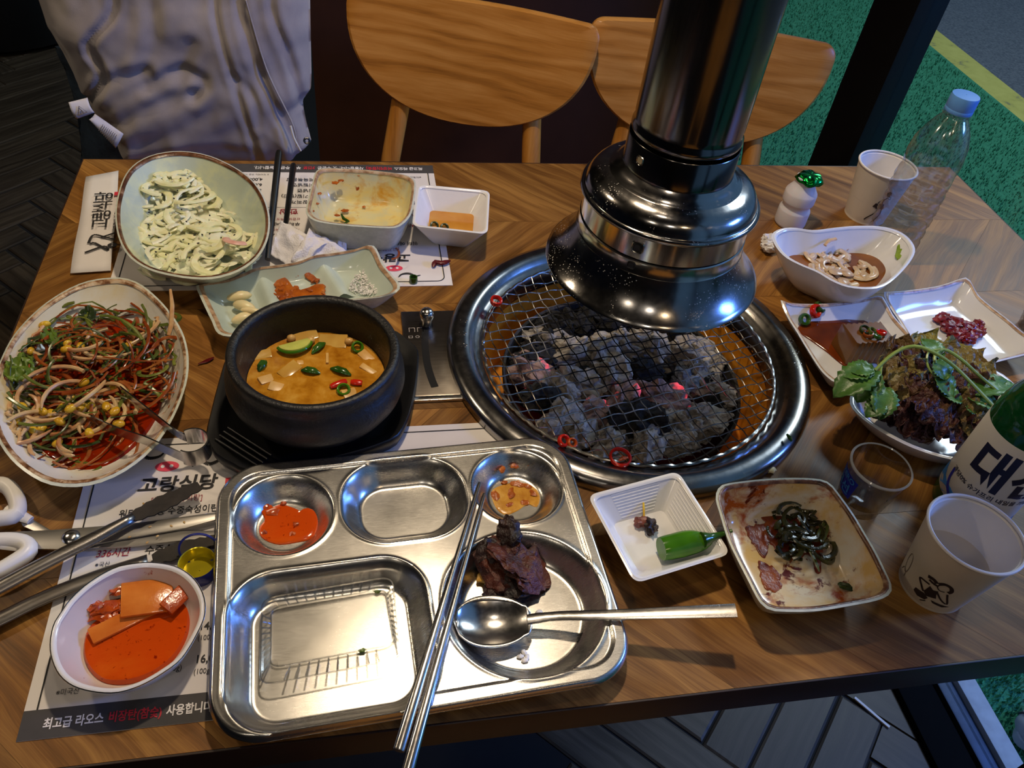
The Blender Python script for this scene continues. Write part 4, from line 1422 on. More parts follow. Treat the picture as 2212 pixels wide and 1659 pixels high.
def clove(c, ln, rad, yaw, pitch, nm, label, grp):
    prof = [(0.0005, 0), (0.45, 0.06), (0.8, 0.22), (1.0, 0.45), (0.95, 0.65), (0.7, 0.85), (0.32, 0.96), (0.05, 1.0)]
    rot = Matrix.Rotation(yaw, 3, 'Z') @ Matrix.Rotation(pitch, 3, 'Y')
    rings = []
    for r_, s_ in prof:
        ring = []
        for k in range(14):
            a = 2 * pi * k / 14
            p = Vector((ln * (s_ - 0.5), rad * r_ * cos(a), rad * 0.85 * r_ * sin(a) + 0.16 * ln * (0.25 - (s_ - 0.5) ** 2)))
            ring.append(Vector(c) + rot @ p)
        rings.append(ring)
    o = MB().loft(rings, True, True).build(nm, 'garlic')
    return tag(o, label, 'garlic', grp)
GL = 'raw garlic cloves'
clove(P(517, 641, 0.012), 0.025, 0.0058, 0.22, 0, 'garlic_clove', 'peeled garlic clove lying apart above the other cloves', GL)
clove(P(527, 662, 0.012), 0.024, 0.0062, 2.75, 0, 'garlic_clove', 'peeled garlic clove under the thin garlic slice', GL)
clove(P(543, 672, 0.017), 0.022, 0.0036, -0.25, 0, 'garlic_clove', 'thin peeled garlic piece leaning on another clove', GL)
clove(P(527, 688, 0.012), 0.025, 0.0062, 0.35, 0, 'garlic_clove', 'peeled garlic clove half hidden by the black stone pot', GL)
ss = thing('chili_paste', 'orange soybean chili paste smeared in the middle hollow of the divided plate', 'sauce', P(650, 630, 0.008))
for pts, th in (([(594, 602), (612, 597), (624, 612), (618, 628), (640, 622), (656, 630), (676, 618), (692, 612), (704, 620), (700, 640), (690, 654), (650, 664), (612, 662), (596, 640)], 0.0045), ([(596, 585), (640, 572), (650, 580), (640, 596), (604, 596)], 0.004),
                ([(652, 582), (672, 590), (688, 604), (676, 606), (660, 596)], 0.003)):
    po_ = ragged(pts, 0.009, 0.16, len(pts))
    b = MB().puddle(po_, TZ + 0.0066, th * 0.6, bumpy=0.002, seed=len(pts))
    random.seed(len(pts))
    for q in range(26 if len(pts) > 8 else 8):
        p = rnd_in(po_)
        b.blob((p.x, p.y, TZ + 0.0068 + th * 0.5), (random.uniform(0.002, 0.0046), random.uniform(0.0016, 0.003), random.uniform(0.001, 0.002)), q + 1, 0.6, 2.4, 2, Matrix.Rotation(q, 3, 'Z'))
    b.build('paste_smear', 'ssamjang', ss)
random.seed(9)
b = MB()
sl_poly = pix([(752, 625), (765, 596), (790, 580), (806, 590), (812, 612), (824, 622), (810, 636), (780, 636)], 0.008)
for q in range(380):
    p = rnd_in(sl_poly)
    p.z = TZ + 0.0065 + random.uniform(0, 0.0022)
    b.blob(p, (random.uniform(0.0006, 0.0015), random.uniform(0.0006, 0.0014), random.uniform(0.0006, 0.0012)), q, 0.7, 3, 1)
o = b.build('coarse_salt', 'salt')
tag(o, 'small pile of coarse white salt in the divided plate', 'salt', None, 'stuff')

# ================================================================== stone pot with stew
base_px = [(445, 938), (452, 962), (466, 985), (500, 1004), (532, 1018), (600, 1014), (700, 996), (789, 973), (833, 957), (862, 942), (884, 900), (896, 850), (903, 800), (903, 757), (882, 735), (857, 716), (810, 700), (740, 690), (640, 690), (560, 706), (510, 740), (488, 775), (474, 818), (459, 875)]
bo = ccw(spline(pix(base_px, 0.016), 72))
bc = mid(bo)
pb = thing('pot_stand', 'black plastic pot stand with ribbed handle under the stone pot', 'pot stand', (bc.x, bc.y, TZ))
def bring(s_, z):
    return [Vector((bc.x + (p.x - bc.x) * s_, bc.y + (p.y - bc.y) * s_, TZ + z)) for p in bo]
MB().loft([bring(0.9, 0.001), bring(0.97, 0.002), bring(1.0, 0.012), bring(1.0, 0.016), bring(0.985, 0.0175), bring(0.93, 0.0165), bring(0.88, 0.013), bring(0.8, 0.0115), bring(0.3, 0.0115), bring(0.05, 0.0115)], True, True).build('stand_body', 'black_plastic', pb, angle=50)
for k in range(4):
    a_, b_2 = P(466 + 9 * k, 948 - 8 * k + 0, 0.018), P(560 + 9 * k, 1008 - 8 * k, 0.018)
    MB().tube([a_, a_.lerp(b_2, 0.5), b_2], 0.0012, 8).build('rib', 'black_plastic', pb)
PC = Vector((-0.0392, 0.511, TZ))
pot = thing('stone_pot', 'black stone pot of soybean stew on its black stand', 'pot', (PC.x, PC.y, TZ + 0.012))
MB().lathe(PC, [(0.042, 0.0125), (0.048, 0.013), (0.0575, 0.019), (0.0672, 0.029), (0.0735, 0.040), (0.0758, 0.049), (0.0752, 0.057), (0.0726, 0.0635), (0.0708, 0.0665), (0.0704, 0.0695), (0.0714, 0.0735), (0.0716, 0.0775), (0.0708, 0.0800), (0.0680, 0.0812),
               (0.0645, 0.0802), (0.0628, 0.0775), (0.0620, 0.070), (0.0608, 0.056), (0.0578, 0.040), (0.050, 0.028), (0.03, 0.022), (0.002, 0.0215)], 96, True, True).build('pot_body', 'cast_black', pot, angle=60)
ZS = 0.046
stew = thing('soybean_stew', 'orange-brown soybean stew with vegetables inside the black stone pot', 'stew', (PC.x, PC.y, TZ + 0.03))
b = MB()
rings = []
for k in range(14):
    r_ = 0.0585 * (1 - k / 13.5)
    rings.append([Vector((PC.x + r_ * cos(2 * pi * i / 64), PC.y + r_ * sin(2 * pi * i / 64), 0)) for i in range(64)])
for rg in rings:
    for p in rg:
        p.z = TZ + ZS + 0.0007 * noise.noise(Vector((p.x * 90, p.y * 90, 0)))
b.loft(rings, False, True)
b.build('broth', 'stew', stew)
def slab(c, lx, ly, lz, yaw, tiltx, tilty, nm, mat, parent, bev=0.0012):
    rot = Matrix.Rotation(yaw, 3, 'Z') @ Matrix.Rotation(tiltx, 3, 'X') @ Matrix.Rotation(tilty, 3, 'Y')
    b = MB().box((-lx / 2, -ly / 2, -lz / 2), (lx / 2, ly / 2, lz / 2))
    b.v = [Vector(c) + rot @ p for p in b.v]
    return b.build(nm, mat, parent, bevel=bev)
def half_moon(c, r_, th, yaw, tilt, nm, mat, parent, edge_mat=None):
    rot = Matrix.Rotation(yaw, 3, 'Z') @ Matrix.Rotation(tilt, 3, 'X')
    out = [Vector((r_ * cos(pi * k / 16), -r_ * sin(pi * k / 16) * 0.9, 0)) for k in range(17)]
    top = [Vector(c) + rot @ (p + Vector((0, 0, th / 2))) for p in out]
    bot = [Vector(c) + rot @ (p - Vector((0, 0, th / 2))) for p in out]
    o = MB().loft([bot[::-1], top[::-1]], True, True).build(nm, mat, parent, bevel=0.0008)
    if edge_mat:
        rg = [Vector(c) + rot @ (p * 1.015) for p in out]
        MB().tube(rg, th * 0.28, 6, 1.0).build('skin', edge_mat, o)
    return o
half_moon(P(636, 742, ZS + 0.003), 0.0148, 0.005, 0.35, -0.15, 'zucchini_slice', 'zucchini', stew, 'chili_green')
for (px, py, l, yaw, mt) in ((688, 752, 0.018, 0.9, 'chili_dark'), (671, 803, 0.017, -0.3, 'chili_dark'), (736, 803, 0.020, -0.5, 'chili_dark'), (567, 790, 0.014, 1.2, 'chili_dark')):
    c = P(px, py, ZS + 0.001)
    d = Vector((cos(yaw), sin(yaw), 0)) * l / 2
    MB().tube([c - d, c - d * 0.4 + Vector((0, 0, 0.002)), c + d * 0.4 + Vector((0, 0, 0.002)), c + d], [0.001, 0.0036, 0.0036, 0.001], 8, 0.6).build('green_chili_piece', mt, stew)
def ring_slice(c, r_, tr, nm, mat, parent=None, tilt=0.0, yaw=0.0, squash=1.0):
    rot = Matrix.Rotation(yaw, 3, 'Z') @ Matrix.Rotation(tilt, 3, 'X')
    path = [Vector(c) + rot @ Vector((r_ * cos(2 * pi * k / 20), r_ * squash * sin(2 * pi * k / 20), 0)) for k in range(20)]
    return MB().tube(path, tr, 7, 1.7, closed=True).build(nm, mat, parent)
ring_slice(P(772, 750, ZS + 0.003), 0.0045, 0.0015, 'green_chili_ring', 'chili_green', stew, 0.6, 0.5)
ring_slice(P(742, 842, ZS + 0.002), 0.0048, 0.0014, 'green_chili_ring', 'chili_green', stew, 0.3)
for (px, py, l, yaw) in ((731, 829, 0.015, 0.45), (770, 826, 0.010, -0.2)):
    c = P(px, py, ZS + 0.002)
    d = Vector((cos(yaw), sin(yaw), 0)) * l / 2
    MB().tube([c - d, c - d * 0.5, c + d * 0.5, c + d], [0.0022, 0.0032, 0.0032, 0.0024], 9, 0.7).build('red_chili_piece', 'chili_red', stew)
for (px, py, lx, ly, yaw) in ((575, 822, 0.013, 0.009, 0.5), (596, 838, 0.012, 0.010, -0.3), (791, 772, 0.015, 0.009, -0.9), (755, 852, 0.013, 0.010, 0.4), (648, 786, 0.006, 0.005, 0.1), (795, 800, 0.016, 0.006, -0.7)):
    slab(P(px, py, ZS - 0.0014), lx, ly, 0.005, yaw, 0.12, 0.15, 'tofu_cube', 'tofu', stew)
for (px, py, lx, ly, yaw) in ((661, 727, 0.022, 0.012, 0.3), (719, 738, 0.026, 0.016, -0.15), (567, 767, 0.016, 0.010, 0.2), (626, 800, 0.02, 0.012, 0.8)):
    slab(P(px, py, ZS - 0.0002), lx, ly, 0.003, yaw, 0.16, -0.08, 'onion_piece', 'onion_clear', stew)
for (px, py) in ((629, 730), (754, 737), (671, 735)):
    MB().blob(P(px, py, ZS + 0.003), (0.0042, 0.0036, 0.0034), px, 0.1, 1, 2).build('soybean_head', 'tofu', stew)
c = P(707, 774, ZS + 0.001)
slab(c, 0.0025, 0.013, 0.002, 0.0, 0, 0, 'mushroom_stem', 'tofu', stew, 0.0005)

# ================================================================== square bowl (yellow sauce) and white sauce dish, far side
yb_px = [(684, 371), (707, 365), (783, 368), (863, 377), (890, 386), (898, 400), (894, 438), (886, 467), (866, 488), (841, 494), (751, 489), (690, 481), (668, 470), (661, 456), (668, 425), (675, 396)]
YB, YR, YC = dish('square_bowl', 'rounded square celadon bowl with brown rim, smeared with yellow-orange sauce', 'bowl', yb_px, 0.042, 'celadon_body', 'celadon_yellow', 'rim_tan', 0.72, 0.7, 0.004, 0.008, 0.55)
b = MB().tube([P(737, 462, 0.018), P(742, 472, 0.014), P(752, 478, 0.012), P(742, 484, 0.012)], [0.001, 0.002, 0.002, 0.001], 6)
tag(b.build('green_chili_strip', 'chili_dark'), 'small green chili strip left in the yellow-smeared square bowl', 'chili')
random.seed(77)
res = thing('sauce_residue', 'orange-red sauce scraps stuck inside the yellow-smeared square bowl', 'sauce', P(720, 420, 0.02))
for (px, py, z, s_) in ((725, 395, 0.034, 8), (737, 390, 0.035, 6), (775, 377, 0.037, 9), (787, 383, 0.034, 5), (690, 418, 0.032, 6), (686, 440, 0.03, 4), (786, 447, 0.0105, 4), (676, 456, 0.033, 3), (745, 455, 0.012, 8), (728, 465, 0.016, 6)):
    MB().blob(P(px, py, z), (s_ * 0.00055, s_ * 0.0004, 0.0009), px, 0.6, 2.5, 2).build('sauce_scrap', 'ssamjang', res)

def square_dish(nm, label, cor, zr, mats, floor_s, floor_z, foot, round_=0.12, ribs=None, n=72):
    """four corners (pixels at the rim height) -> straight-sided dish"""
    c4p = pix(cor, zr)
    out = []
    m_ = len(c4p)
    for i in range(4):
        p, a_, d_ = c4p[i], c4p[i - 1], c4p[(i + 1) % 4]
        e0, e1 = p.lerp(a_, round_), p.lerp(d_, round_)
        for k in range(7):
            t = k / 6
            out.append(e0.lerp(p, t).lerp(p.lerp(e1, t), t))
        for k in range(1, 8):
            out.append(e1.lerp(d_.lerp(p, round_), k / 8))
    return dish(nm, label, 'dish', None, zr, mats[0], mats[1], mats[2], foot, floor_s, 0.0035, floor_z, 1.0, R=ccw(out), lip=0.001, rim_jit=0.0)
WD, WR, WC = square_dish('sauce_dish', 'small white square dish with amber sauce on the far side', [(890, 489), (1053, 507), (1058, 413), (902, 399)], 0.038, ('white_glossy', 'white_glossy', 'white_glossy'), 0.52, 0.009, 0.46)
mottled('amber_sauce', [(0.3, rgb(186, 120, 36)), (0.7, rgb(214, 158, 78))], 20, 0.06, 3, 0.02)
def dish_pool(c, R, s_, z, mat, nm, label, cat='sauce'):
    b = MB()
    rg = [[Vector((c.x + (p.x - c.x) * f, c.y + (p.y - c.y) * f, TZ + z)) for p in R] for f in (s_, s_ * 0.7, s_ * 0.4, s_ * 0.1)]
    b.loft(rg, False, True)
    low = [[Vector((p.x, p.y, p.z - 0.004)) for p in rg[0]], rg[0]]
    o = b.build(nm, mat)
    return tag(o, label, cat)
dish_pool(WC, WR, 0.625, 0.0155, 'amber_sauce', 'amber_sauce', 'shallow pool of amber dipping sauce in the small white square dish')
for (px, py) in ((938, 488), (960, 492)):
    tag(ring_slice(P(px, py, 0.0165), 0.0042, 0.0013, 'chili_ring', 'dark_green', None, 0.8, 0.4), 'dark green chili ring soaking in the amber sauce', 'chili', 'chili rings in the amber sauce')

# black chopsticks
for (a_, b_2, r_, lab) in ((P(603, 328, 0.058), P(578, 560, 0.012), 0.0042, 'black chopstick touching the onion salad bowl'), (P(634, 356, 0.014), P(614, 508, 0.006), 0.0038, 'black chopstick lying alone on the menu between bowl and napkin')):
    o = MB().tube([a_, a_.lerp(b_2, 0.03), a_.lerp(b_2, 0.5), b_2], [r_ * 0.85, r_, r_ * 0.92, r_ * 0.7], 12).build('chopstick', 'black_plastic')
    tag(o, lab, 'chopstick', 'black chopsticks')

# napkin, crumpled
nap = thing('paper_napkin', 'crumpled white embossed paper napkin beside the square bowl', 'napkin', P(660, 530, 0))
def cloth_quad(q, amp, seed, nm, n=26):
    rows = []
    for j in range(n + 1):
        row = []
        for i in range(n + 1):
            u, v = i / n, j / n
            p = q[0].lerp(q[1], u).lerp(q[3].lerp(q[2], u), v)
            z = amp * noise.noise(Vector((u * 2.2, v * 2.2, seed))) + amp * 0.35 * noise.noise(Vector((u * 6, v * 6, seed)))
            row.append(p + Vector((0, 0, z)))
        rows.append(row)
    bb = MB().loft(rows, closed=False)
    return bb.build(nm, 'tissue_emboss', nap, solid=0.0007)
m, b_, n_ = base_mat('tissue_emboss', rgb(224, 220, 220), 0.92)
ck = n_.new('ShaderNodeTexVoronoi')
ck.inputs['Scale'].default_value = 520
n_.link(n_.coord(), ck.inputs['Vector'])
n_.link(n_.bump(ck.outputs['Distance'], 0.6, 0.0008), b_.inputs['Normal'])
cloth_quad([P(582, 545, 0.012), P(640, 585, 0.010), P(708, 522, 0.022), P(606, 478, 0.026)], 0.008, 1, 'folded_sheet')
cloth_quad([P(628, 565, 0.014), P(700, 568, 0.010), P(752, 542, 0.012), P(668, 494, 0.030)], 0.008, 4, 'folded_sheet')
cloth_quad([P(700, 560, 0.008), P(750, 560, 0.006), P(748, 525, 0.014), P(705, 518, 0.016)], 0.006, 7, 'folded_sheet')
o = MB().blob(P(708, 500, 0.010), (0.012, 0.009, 0.009), 3, 0.5, 1.8, 3).build('meat_scrap', 'meat_pink')
tag(o, 'pinkish grilled meat scrap between napkin and square bowl', 'meat')
# ================================================================== kimchi dish
kim_px = [(327, 1215), (380, 1224), (418, 1249), (440, 1285), (444, 1325), (430, 1364), (395, 1422), (354, 1455), (304, 1483), (253, 1498), (202, 1496), (157, 1483), (127, 1458), (111, 1422), (108, 1387), (116, 1349), (132, 1323), (152, 1295), (192, 1259), (243, 1229), (279, 1219)]
steel('silver_line', (0.5, 0.5, 0.5, 1), 0.15, 0.02)
KIM, KR, KC = dish('kimchi_dish', 'round white dish with silver rim line holding radish kimchi', 'dish', kim_px, 0.03, 'white_glossy', 'kimchi_plate', 'white_glossy', 0.6, 0.64, 0.003, 0.006, 0.6, lip=0.0008, rim_w=0.001, rim_jit=0)
MB().tube([KC + (p - KC) * 0.992 + Vector((0, 0, 0.0006)) for p in KR], 0.00045, 6, closed=True).build('silver_line', 'silver_line', KIM)
kq_ = thing('radish_kimchi', 'orange radish kimchi in red brine in the round white dish', 'kimchi', (KC.x, KC.y, TZ + 0.006))
soup = spline(pix([(195, 1345), (240, 1320), (300, 1300), (360, 1285), (402, 1290), (410, 1340), (392, 1395), (350, 1440), (290, 1468), (230, 1472), (195, 1450), (178, 1415), (180, 1375)], 0.011), 56)
MB().puddle(soup, TZ + 0.0062, 0.0048, bumpy=0.0001).build('brine', 'kimchi_soup', kq_)
slab(P(318, 1290, 0.017), 0.034, 0.026, 0.003, 0.12, 0.1, 0.12, 'radish_slice', 'radish_orange', kq_, 0.001)
slab(P(270, 1340, 0.013), 0.046, 0.012, 0.003, 0.5, 0.15, 0.05, 'radish_slice', 'radish_orange', kq_, 0.001)
slab(P(385, 1290, 0.018), 0.024, 0.012, 0.003, 0.9, 0.3, 0.1, 'radish_slice', 'kimchi_red', kq_, 0.001)
random.seed(12)
for (px, py, z, s_) in ((222, 1320, 0.014, 11), (245, 1270, 0.016, 8), (258, 1310, 0.013, 7), (205, 1312, 0.016, 6), (238, 1345, 0.012, 7), (268, 1255, 0.017, 5)):
    MB().blob(P(px, py, z), (s_ * 0.0009, s_ * 0.0007, 0.003), px, 0.6, 2, 3).build('cabbage_piece', 'kimchi_red', kq_)

# ================================================================== scissors and big tongs
sci = thing('kitchen_scissors', 'steel kitchen scissors with white plastic handles half open on the placemat', 'scissors', P(153, 1160, 0))
def plate_shape(px, z, th, nm, mat, parent, bev=0.0004):
    out = ccw(pix(px, z))
    b = MB().prism([(p.x, p.y) for p in out], TZ + z - th / 2, TZ + z + th / 2)
    return b.build(nm, mat, parent, bevel=bev)
steel('blade_steel', (0.42, 0.40, 0.37, 1), 0.34, 0.2)
plate_shape([(-30, 1152), (20, 1150), (110, 1146), (215, 1138), (300, 1130), (400, 1117), (520, 1100), (520, 1109), (400, 1142), (240, 1170), (190, 1180), (120, 1188), (60, 1186), (20, 1160)], 0.0072, 0.0018, 'blade', 'blade_steel', sci)
plate_shape([(35, 1108), (70, 1122), (110, 1146), (160, 1172), (228, 1170), (320, 1148), (420, 1148), (520, 1146), (520, 1158), (400, 1168), (270, 1182), (150, 1188), (100, 1160), (50, 1138)], 0.0050, 0.0018, 'blade', 'blade_steel', sci)
MB().lathe(P(153, 1160, 0.0082), [(0.0062, 0), (0.0064, 0.0006), (0.005, 0.0022), (0.0025, 0.003), (0.0002, 0.0032)], 24).build('pivot_screw', 'cutlery_steel', sci)
def loop_handle(px, z, r_, nm='handle'):
    return MB().tube(spline(pix(px, z), 40), r_, 12, 1.0, closed=True).build(nm, 'plastic_white', sci)
loop_handle([(36, 1110), (34, 1075), (10, 1048), (-40, 1050), (-90, 1075), (-110, 1110), (-60, 1125), (0, 1120)], 0.010, 0.0062)
loop_handle([(50, 1172), (62, 1190), (30, 1215), (-20, 1240), (-90, 1245), (-115, 1210), (-60, 1180), (0, 1168)], 0.010, 0.0062)
MB().tube([P(10, 1106, 0.0085), P(40, 1112, 0.0075), P(66, 1124, 0.0065)], [0.006, 0.005, 0.0035], 10, 0.6).build('handle_shank', 'plastic_white', sci)
MB().tube([P(10, 1172, 0.0095), P(40, 1178, 0.009), P(68, 1172, 0.0085)], [0.006, 0.005, 0.0035], 10, 0.6).build('handle_shank', 'plastic_white', sci)

tg = thing('grill_tongs', 'long steel grill tongs with scorched serrated jaws across the scissors', 'tongs', P(100, 1240, 0))
def channel(path, wd, dp, nm, mat):
    """arched sheet-metal arm along a path"""
    rg = []
    m_ = len(path)
    for i, p in enumerate(path):
        t = (path[min(i + 1, m_ - 1)] - path[max(i - 1, 0)]).normalized()
        s_ = Vector((-t.y, t.x, 0)).normalized()
        w_ = wd[i] if isinstance(wd, list) else wd
        rg.append([p + s_ * w_ * x + Vector((0, 0, dp * (1 - x * x))) for x in (-1, -0.8, -0.5, -0.2, 0.2, 0.5, 0.8, 1)])
    b = MB().loft(rg, closed=False)
    for f in b.f:
        f.reverse()
    return b.build(nm, mat, tg, solid=0.0011)
up_arm = spline([P(-60, 1300, 0.016), P(0, 1268, 0.016), P(100, 1215, 0.016), P(200, 1165, 0.015), P(290, 1117, 0.014)], 16, False)
channel(up_arm, [0.0058] * 12 + [0.0055, 0.005, 0.0046, 0.0046], 0.0035, 'arm', 'tongs_steel')
lo_arm = spline([P(-60, 1364, 0.007), P(0, 1338, 0.0065), P(70, 1303, 0.006), P(140, 1273, 0.005), P(220, 1243, 0.004), P(320, 1212, 0.004)], 16, False)
channel(lo_arm, 0.0058, 0.0025, 'arm', 'tongs_steel')
MB().tube([P(-66, 1302, 0.016), P(-72, 1330, 0.013), P(-66, 1366, 0.008)], 0.004, 8).build('hinge_spring', 'tongs_steel', tg)
plain('scorched', rgb(40, 34, 28), 0.6, 0.3, 0.4, 80, 0.3)
def jaw(a_, b2, w_, nm):
    t = (b2 - a_).normalized()
    s_ = Vector((-t.y, t.x, 0)).normalized()
    L_ = (b2 - a_).length
    out = []
    k_ = 12
    for i in range(k_ + 1):
        u = i / k_
        ww = w_ * (0.75 + 0.5 * sin(pi * min(1, u * 1.15)))
        out.append(a_ + t * L_ * u - s_ * ww + (-s_ * 0.0012 if i % 2 else Vector()))
    for i in range(k_, -1, -1):
        u = i / k_
        ww = w_ * (0.75 + 0.5 * sin(pi * min(1, u * 1.15)))
        out.append(a_ + t * L_ * u + s_ * ww + (s_ * 0.0012 if i % 2 else Vector()))
    n_2 = len(out)
    top = [p + Vector((0, 0, 0.0012)) for p in out]
    MB().add(out + top, [list(range(n_2))[::-1], list(range(n_2, 2 * n_2))] + [(i, (i + 1) % n_2, n_2 + (i + 1) % n_2, n_2 + i) for i in range(n_2)]).build(nm, 'scorched', tg)
jaw(P(288, 1118, 0.015), P(432, 1050, 0.014), 0.0056, 'jaw')
jaw(P(330, 1209, 0.0055), P(470, 1165, 0.005), 0.0052, 'jaw')

# bottle cap with torn ring
cap = thing('bottle_cap', 'blue screw cap lying open side up with yellow lining beside the tray', 'bottle cap', P(432, 1228, 0))
plain('cap_blue', rgb(30, 40, 120), 0.35, var=0.05)
plain('cap_yellow', rgb(206, 190, 40), 0.2, 0.6, 0.1)
cc = P(432, 1236, 0)
MB().lathe(cc, [(0.0118, 0.0), (0.0134, 0.0008), (0.0138, 0.003), (0.0138, 0.0135), (0.0134, 0.014)], 36, True).build('shell', 'cap_blue', cap)
MB().lathe(cc, [(0.0134, 0.014), (0.0128, 0.0135), (0.0126, 0.004), (0.012, 0.0022), (0.004, 0.002), (0.0004, 0.002)], 36).build('lining', 'cap_yellow', cap)
rc = P(428, 1196, 0.012)
rp = [rc + Vector((0.0142 * cos(a), 0.005 * sin(a) + 0.004, 0.0125 * sin(a))) for a in [2 * pi * k / 40 for k in range(40)]]
MB().tube(rp, 0.0009, 6, closed=True).build('torn_ring', 'cap_blue', cap)

# ================================================================== steel meal tray
TRC = Vector((0.0325, 0.3315, TZ))
TROT = radians(3.2)
TW, TH = 0.1445, 0.1125
def tloc(x, y):
    """world xy -> tray coordinates"""
    dx, dy = x - TRC.x, y - TRC.y
    return dx * cos(TROT) + dy * sin(TROT), -dx * sin(TROT) + dy * cos(TROT)
def twor(u, v, z):
    return Vector((TRC.x + u * cos(TROT) - v * sin(TROT), TRC.y + u * sin(TROT) + v * cos(TROT), TZ + z))
wells = [('c', tloc(-0.0645, 0.3862), 0.0380, 0.0380, 0.038), ('r', tloc(0.0292, 0.3932), 0.0505, 0.0400, 0.036), ('c', tloc(0.1222, 0.3985), 0.0380, 0.0380, 0.038), ('r', tloc(-0.0285, 0.2775), 0.0705, 0.0600, 0.034), ('c', tloc(0.1110, 0.2925), 0.0610, 0.0600, 0.06)]
def rr_sdf(x, y, hx, hy, r_):
    qx, qy = abs(x) - hx + r_, abs(y) - hy + r_
    return math.hypot(max(qx, 0), max(qy, 0)) + min(max(qx, qy), 0) - r_
def sstep(x):
    x = max(0.0, min(1.0, x))
    return x * x * (3 - 2 * x)
def tray_z(u, v):
    d = -1e9
    e = rr_sdf(u, v, TW, TH, 0.036)             # < 0 inside
    z = 0.0215
    # stepped rim
    z += 0.0022 * sstep((e + 0.0125) / 0.0022)
    z -= 0.0035 * sstep((e + 0.0022) / 0.0022)
    ins = min(rr_sdf(u - c[0], v - c[1], hx, hy, r_) for (k, c, hx, hy, r_) in wells)
    lipb = 0.0006 * math.exp(-((ins - 0.0008) / 0.0012) ** 2)
    z += lipb
    if ins < 0:
        z -= 0.0182 * sstep(-ins / 0.0165) ** 0.8
    return z
NA, NR = 560, 120
def tray_ring(s_):
    out = []
    for k in range(NA):
        a = 2 * pi * k / NA
        # ray to the rounded rectangle
        lo, hi = 0.0, 0.3
        ca_, sa_ = cos(a), sin(a)
        for _ in range(22):
            m_ = (lo + hi) / 2
            if rr_sdf(ca_ * m_, sa_ * m_, TW, TH, 0.036) < 0:
                lo = m_
            else:
                hi = m_
        out.append((ca_ * lo * s_, sa_ * lo * s_))
    return out
edge_uv = tray_ring(1.0)
tray = thing('meal_tray', 'stainless steel meal tray with five pressed compartments, scratched', 'tray', (TRC.x, TRC.y, TZ))
rings = []
for j in range(NR + 1):
    s_ = 1 - (1 - j / NR) ** 1.0
    s_ = max(0.004, s_)
    rings.append([twor(u * s_, v * s_, tray_z(u * s_, v * s_)) for u, v in edge_uv])
b = MB().loft(rings[:114], True, False)
b.build('pressed_plate', 'tray_steel', tray, angle=80)
rimr = rings[113:]
rimr.append([twor(u * 1.002, v * 1.002, 0.0185) for u, v in edge_uv])
rimr.append([twor(u * 0.998, v * 0.998, 0.0172) for u, v in edge_uv])
MB().loft(rimr).build('rolled_rim', 'tray_steel', tray, angle=80)
rings2 = [[twor(u * s_, v * s_, min(tray_z(u * s_, v * s_) - 0.0012, 0.02) if s_ < 0.96 else 0.0175) for u, v in edge_uv[::4]] for s_ in [max(0.004, k / 40) for k in range(41)]]
MB().loft([r_[::-1] for r_ in rings2]).build('underside', 'tray_steel', tray)

def puddle_thing(nm, label, cat, parts, base):
    t = thing(nm, label, cat, base)
    for (pn, pts, z, th, mt, bp) in parts:
        MB().puddle(spline(pix(pts, z), 48), TZ + z, th, bumpy=bp, seed=len(pts)).build(pn, mt, t)
    return t
kt = puddle_thing('kimchi_juice', 'orange kimchi juice left in the round corner well of the tray', 'sauce',
                  [('juice', [(556, 1092), (572, 1078), (584, 1098), (606, 1090), (640, 1100), (650, 1106), (664, 1098), (684, 1108), (688, 1135), (676, 1162), (640, 1172), (600, 1176), (566, 1162), (560, 1140), (572, 1122)], 0.0036, 0.0016, 'kimchi_soup', 0.0002)], P(620, 1130, 0.003))
for (px, py, s_) in ((570, 1092, 9), (590, 1105, 10), (612, 1088, 5), (640, 1132, 5), (632, 1152, 5), (572, 1150, 4)):
    MB().blob(P(px, py, 0.0055), (s_ * 0.0005, s_ * 0.0004, 0.0016), px, 0.6, 2, 2).build('kimchi_scrap', 'kimchi_red', kt)
mottled('paste_film', [(0.3, rgb(176, 112, 30)), (0.6, rgb(214, 160, 66)), (0.85, rgb(222, 196, 140))], 60, 0.2, 6, 0.2)
pt = puddle_thing('paste_smear', 'orange chili paste smeared over the small round well of the tray', 'sauce',
                  [('film', [(1062, 1062), (1085, 1048), (1120, 1042), (1150, 1050), (1166, 1070), (1160, 1095), (1140, 1090), (1115, 1105), (1090, 1112), (1070, 1095)], 0.0034, 0.0007, 'paste_film', 0.0002)], P(1115, 1080, 0.003))
for (px, py, s_, z) in ((1070, 1070, 9, .0045), (1104, 1066, 9, .0045), (1118, 1045, 9, .0045), (1152, 1065, 7, .0045), (1134, 1085, 6, .0045), (1100, 1090, 5, .0045), (1085, 1014, 7, .012), (1112, 1008, 6, .013), (1150, 1002, 7, .013), (1140, 1050, 6, .0045), (1090, 1042, 5, .0045)):
    MB().blob(P(px, py, z), (s_ * 0.0006, s_ * 0.00036, 0.0012), px, 0.7, 2.4, 2, Matrix.Rotation(px, 3, 'Z')).build('paste_blob', 'ssamjang', pt)
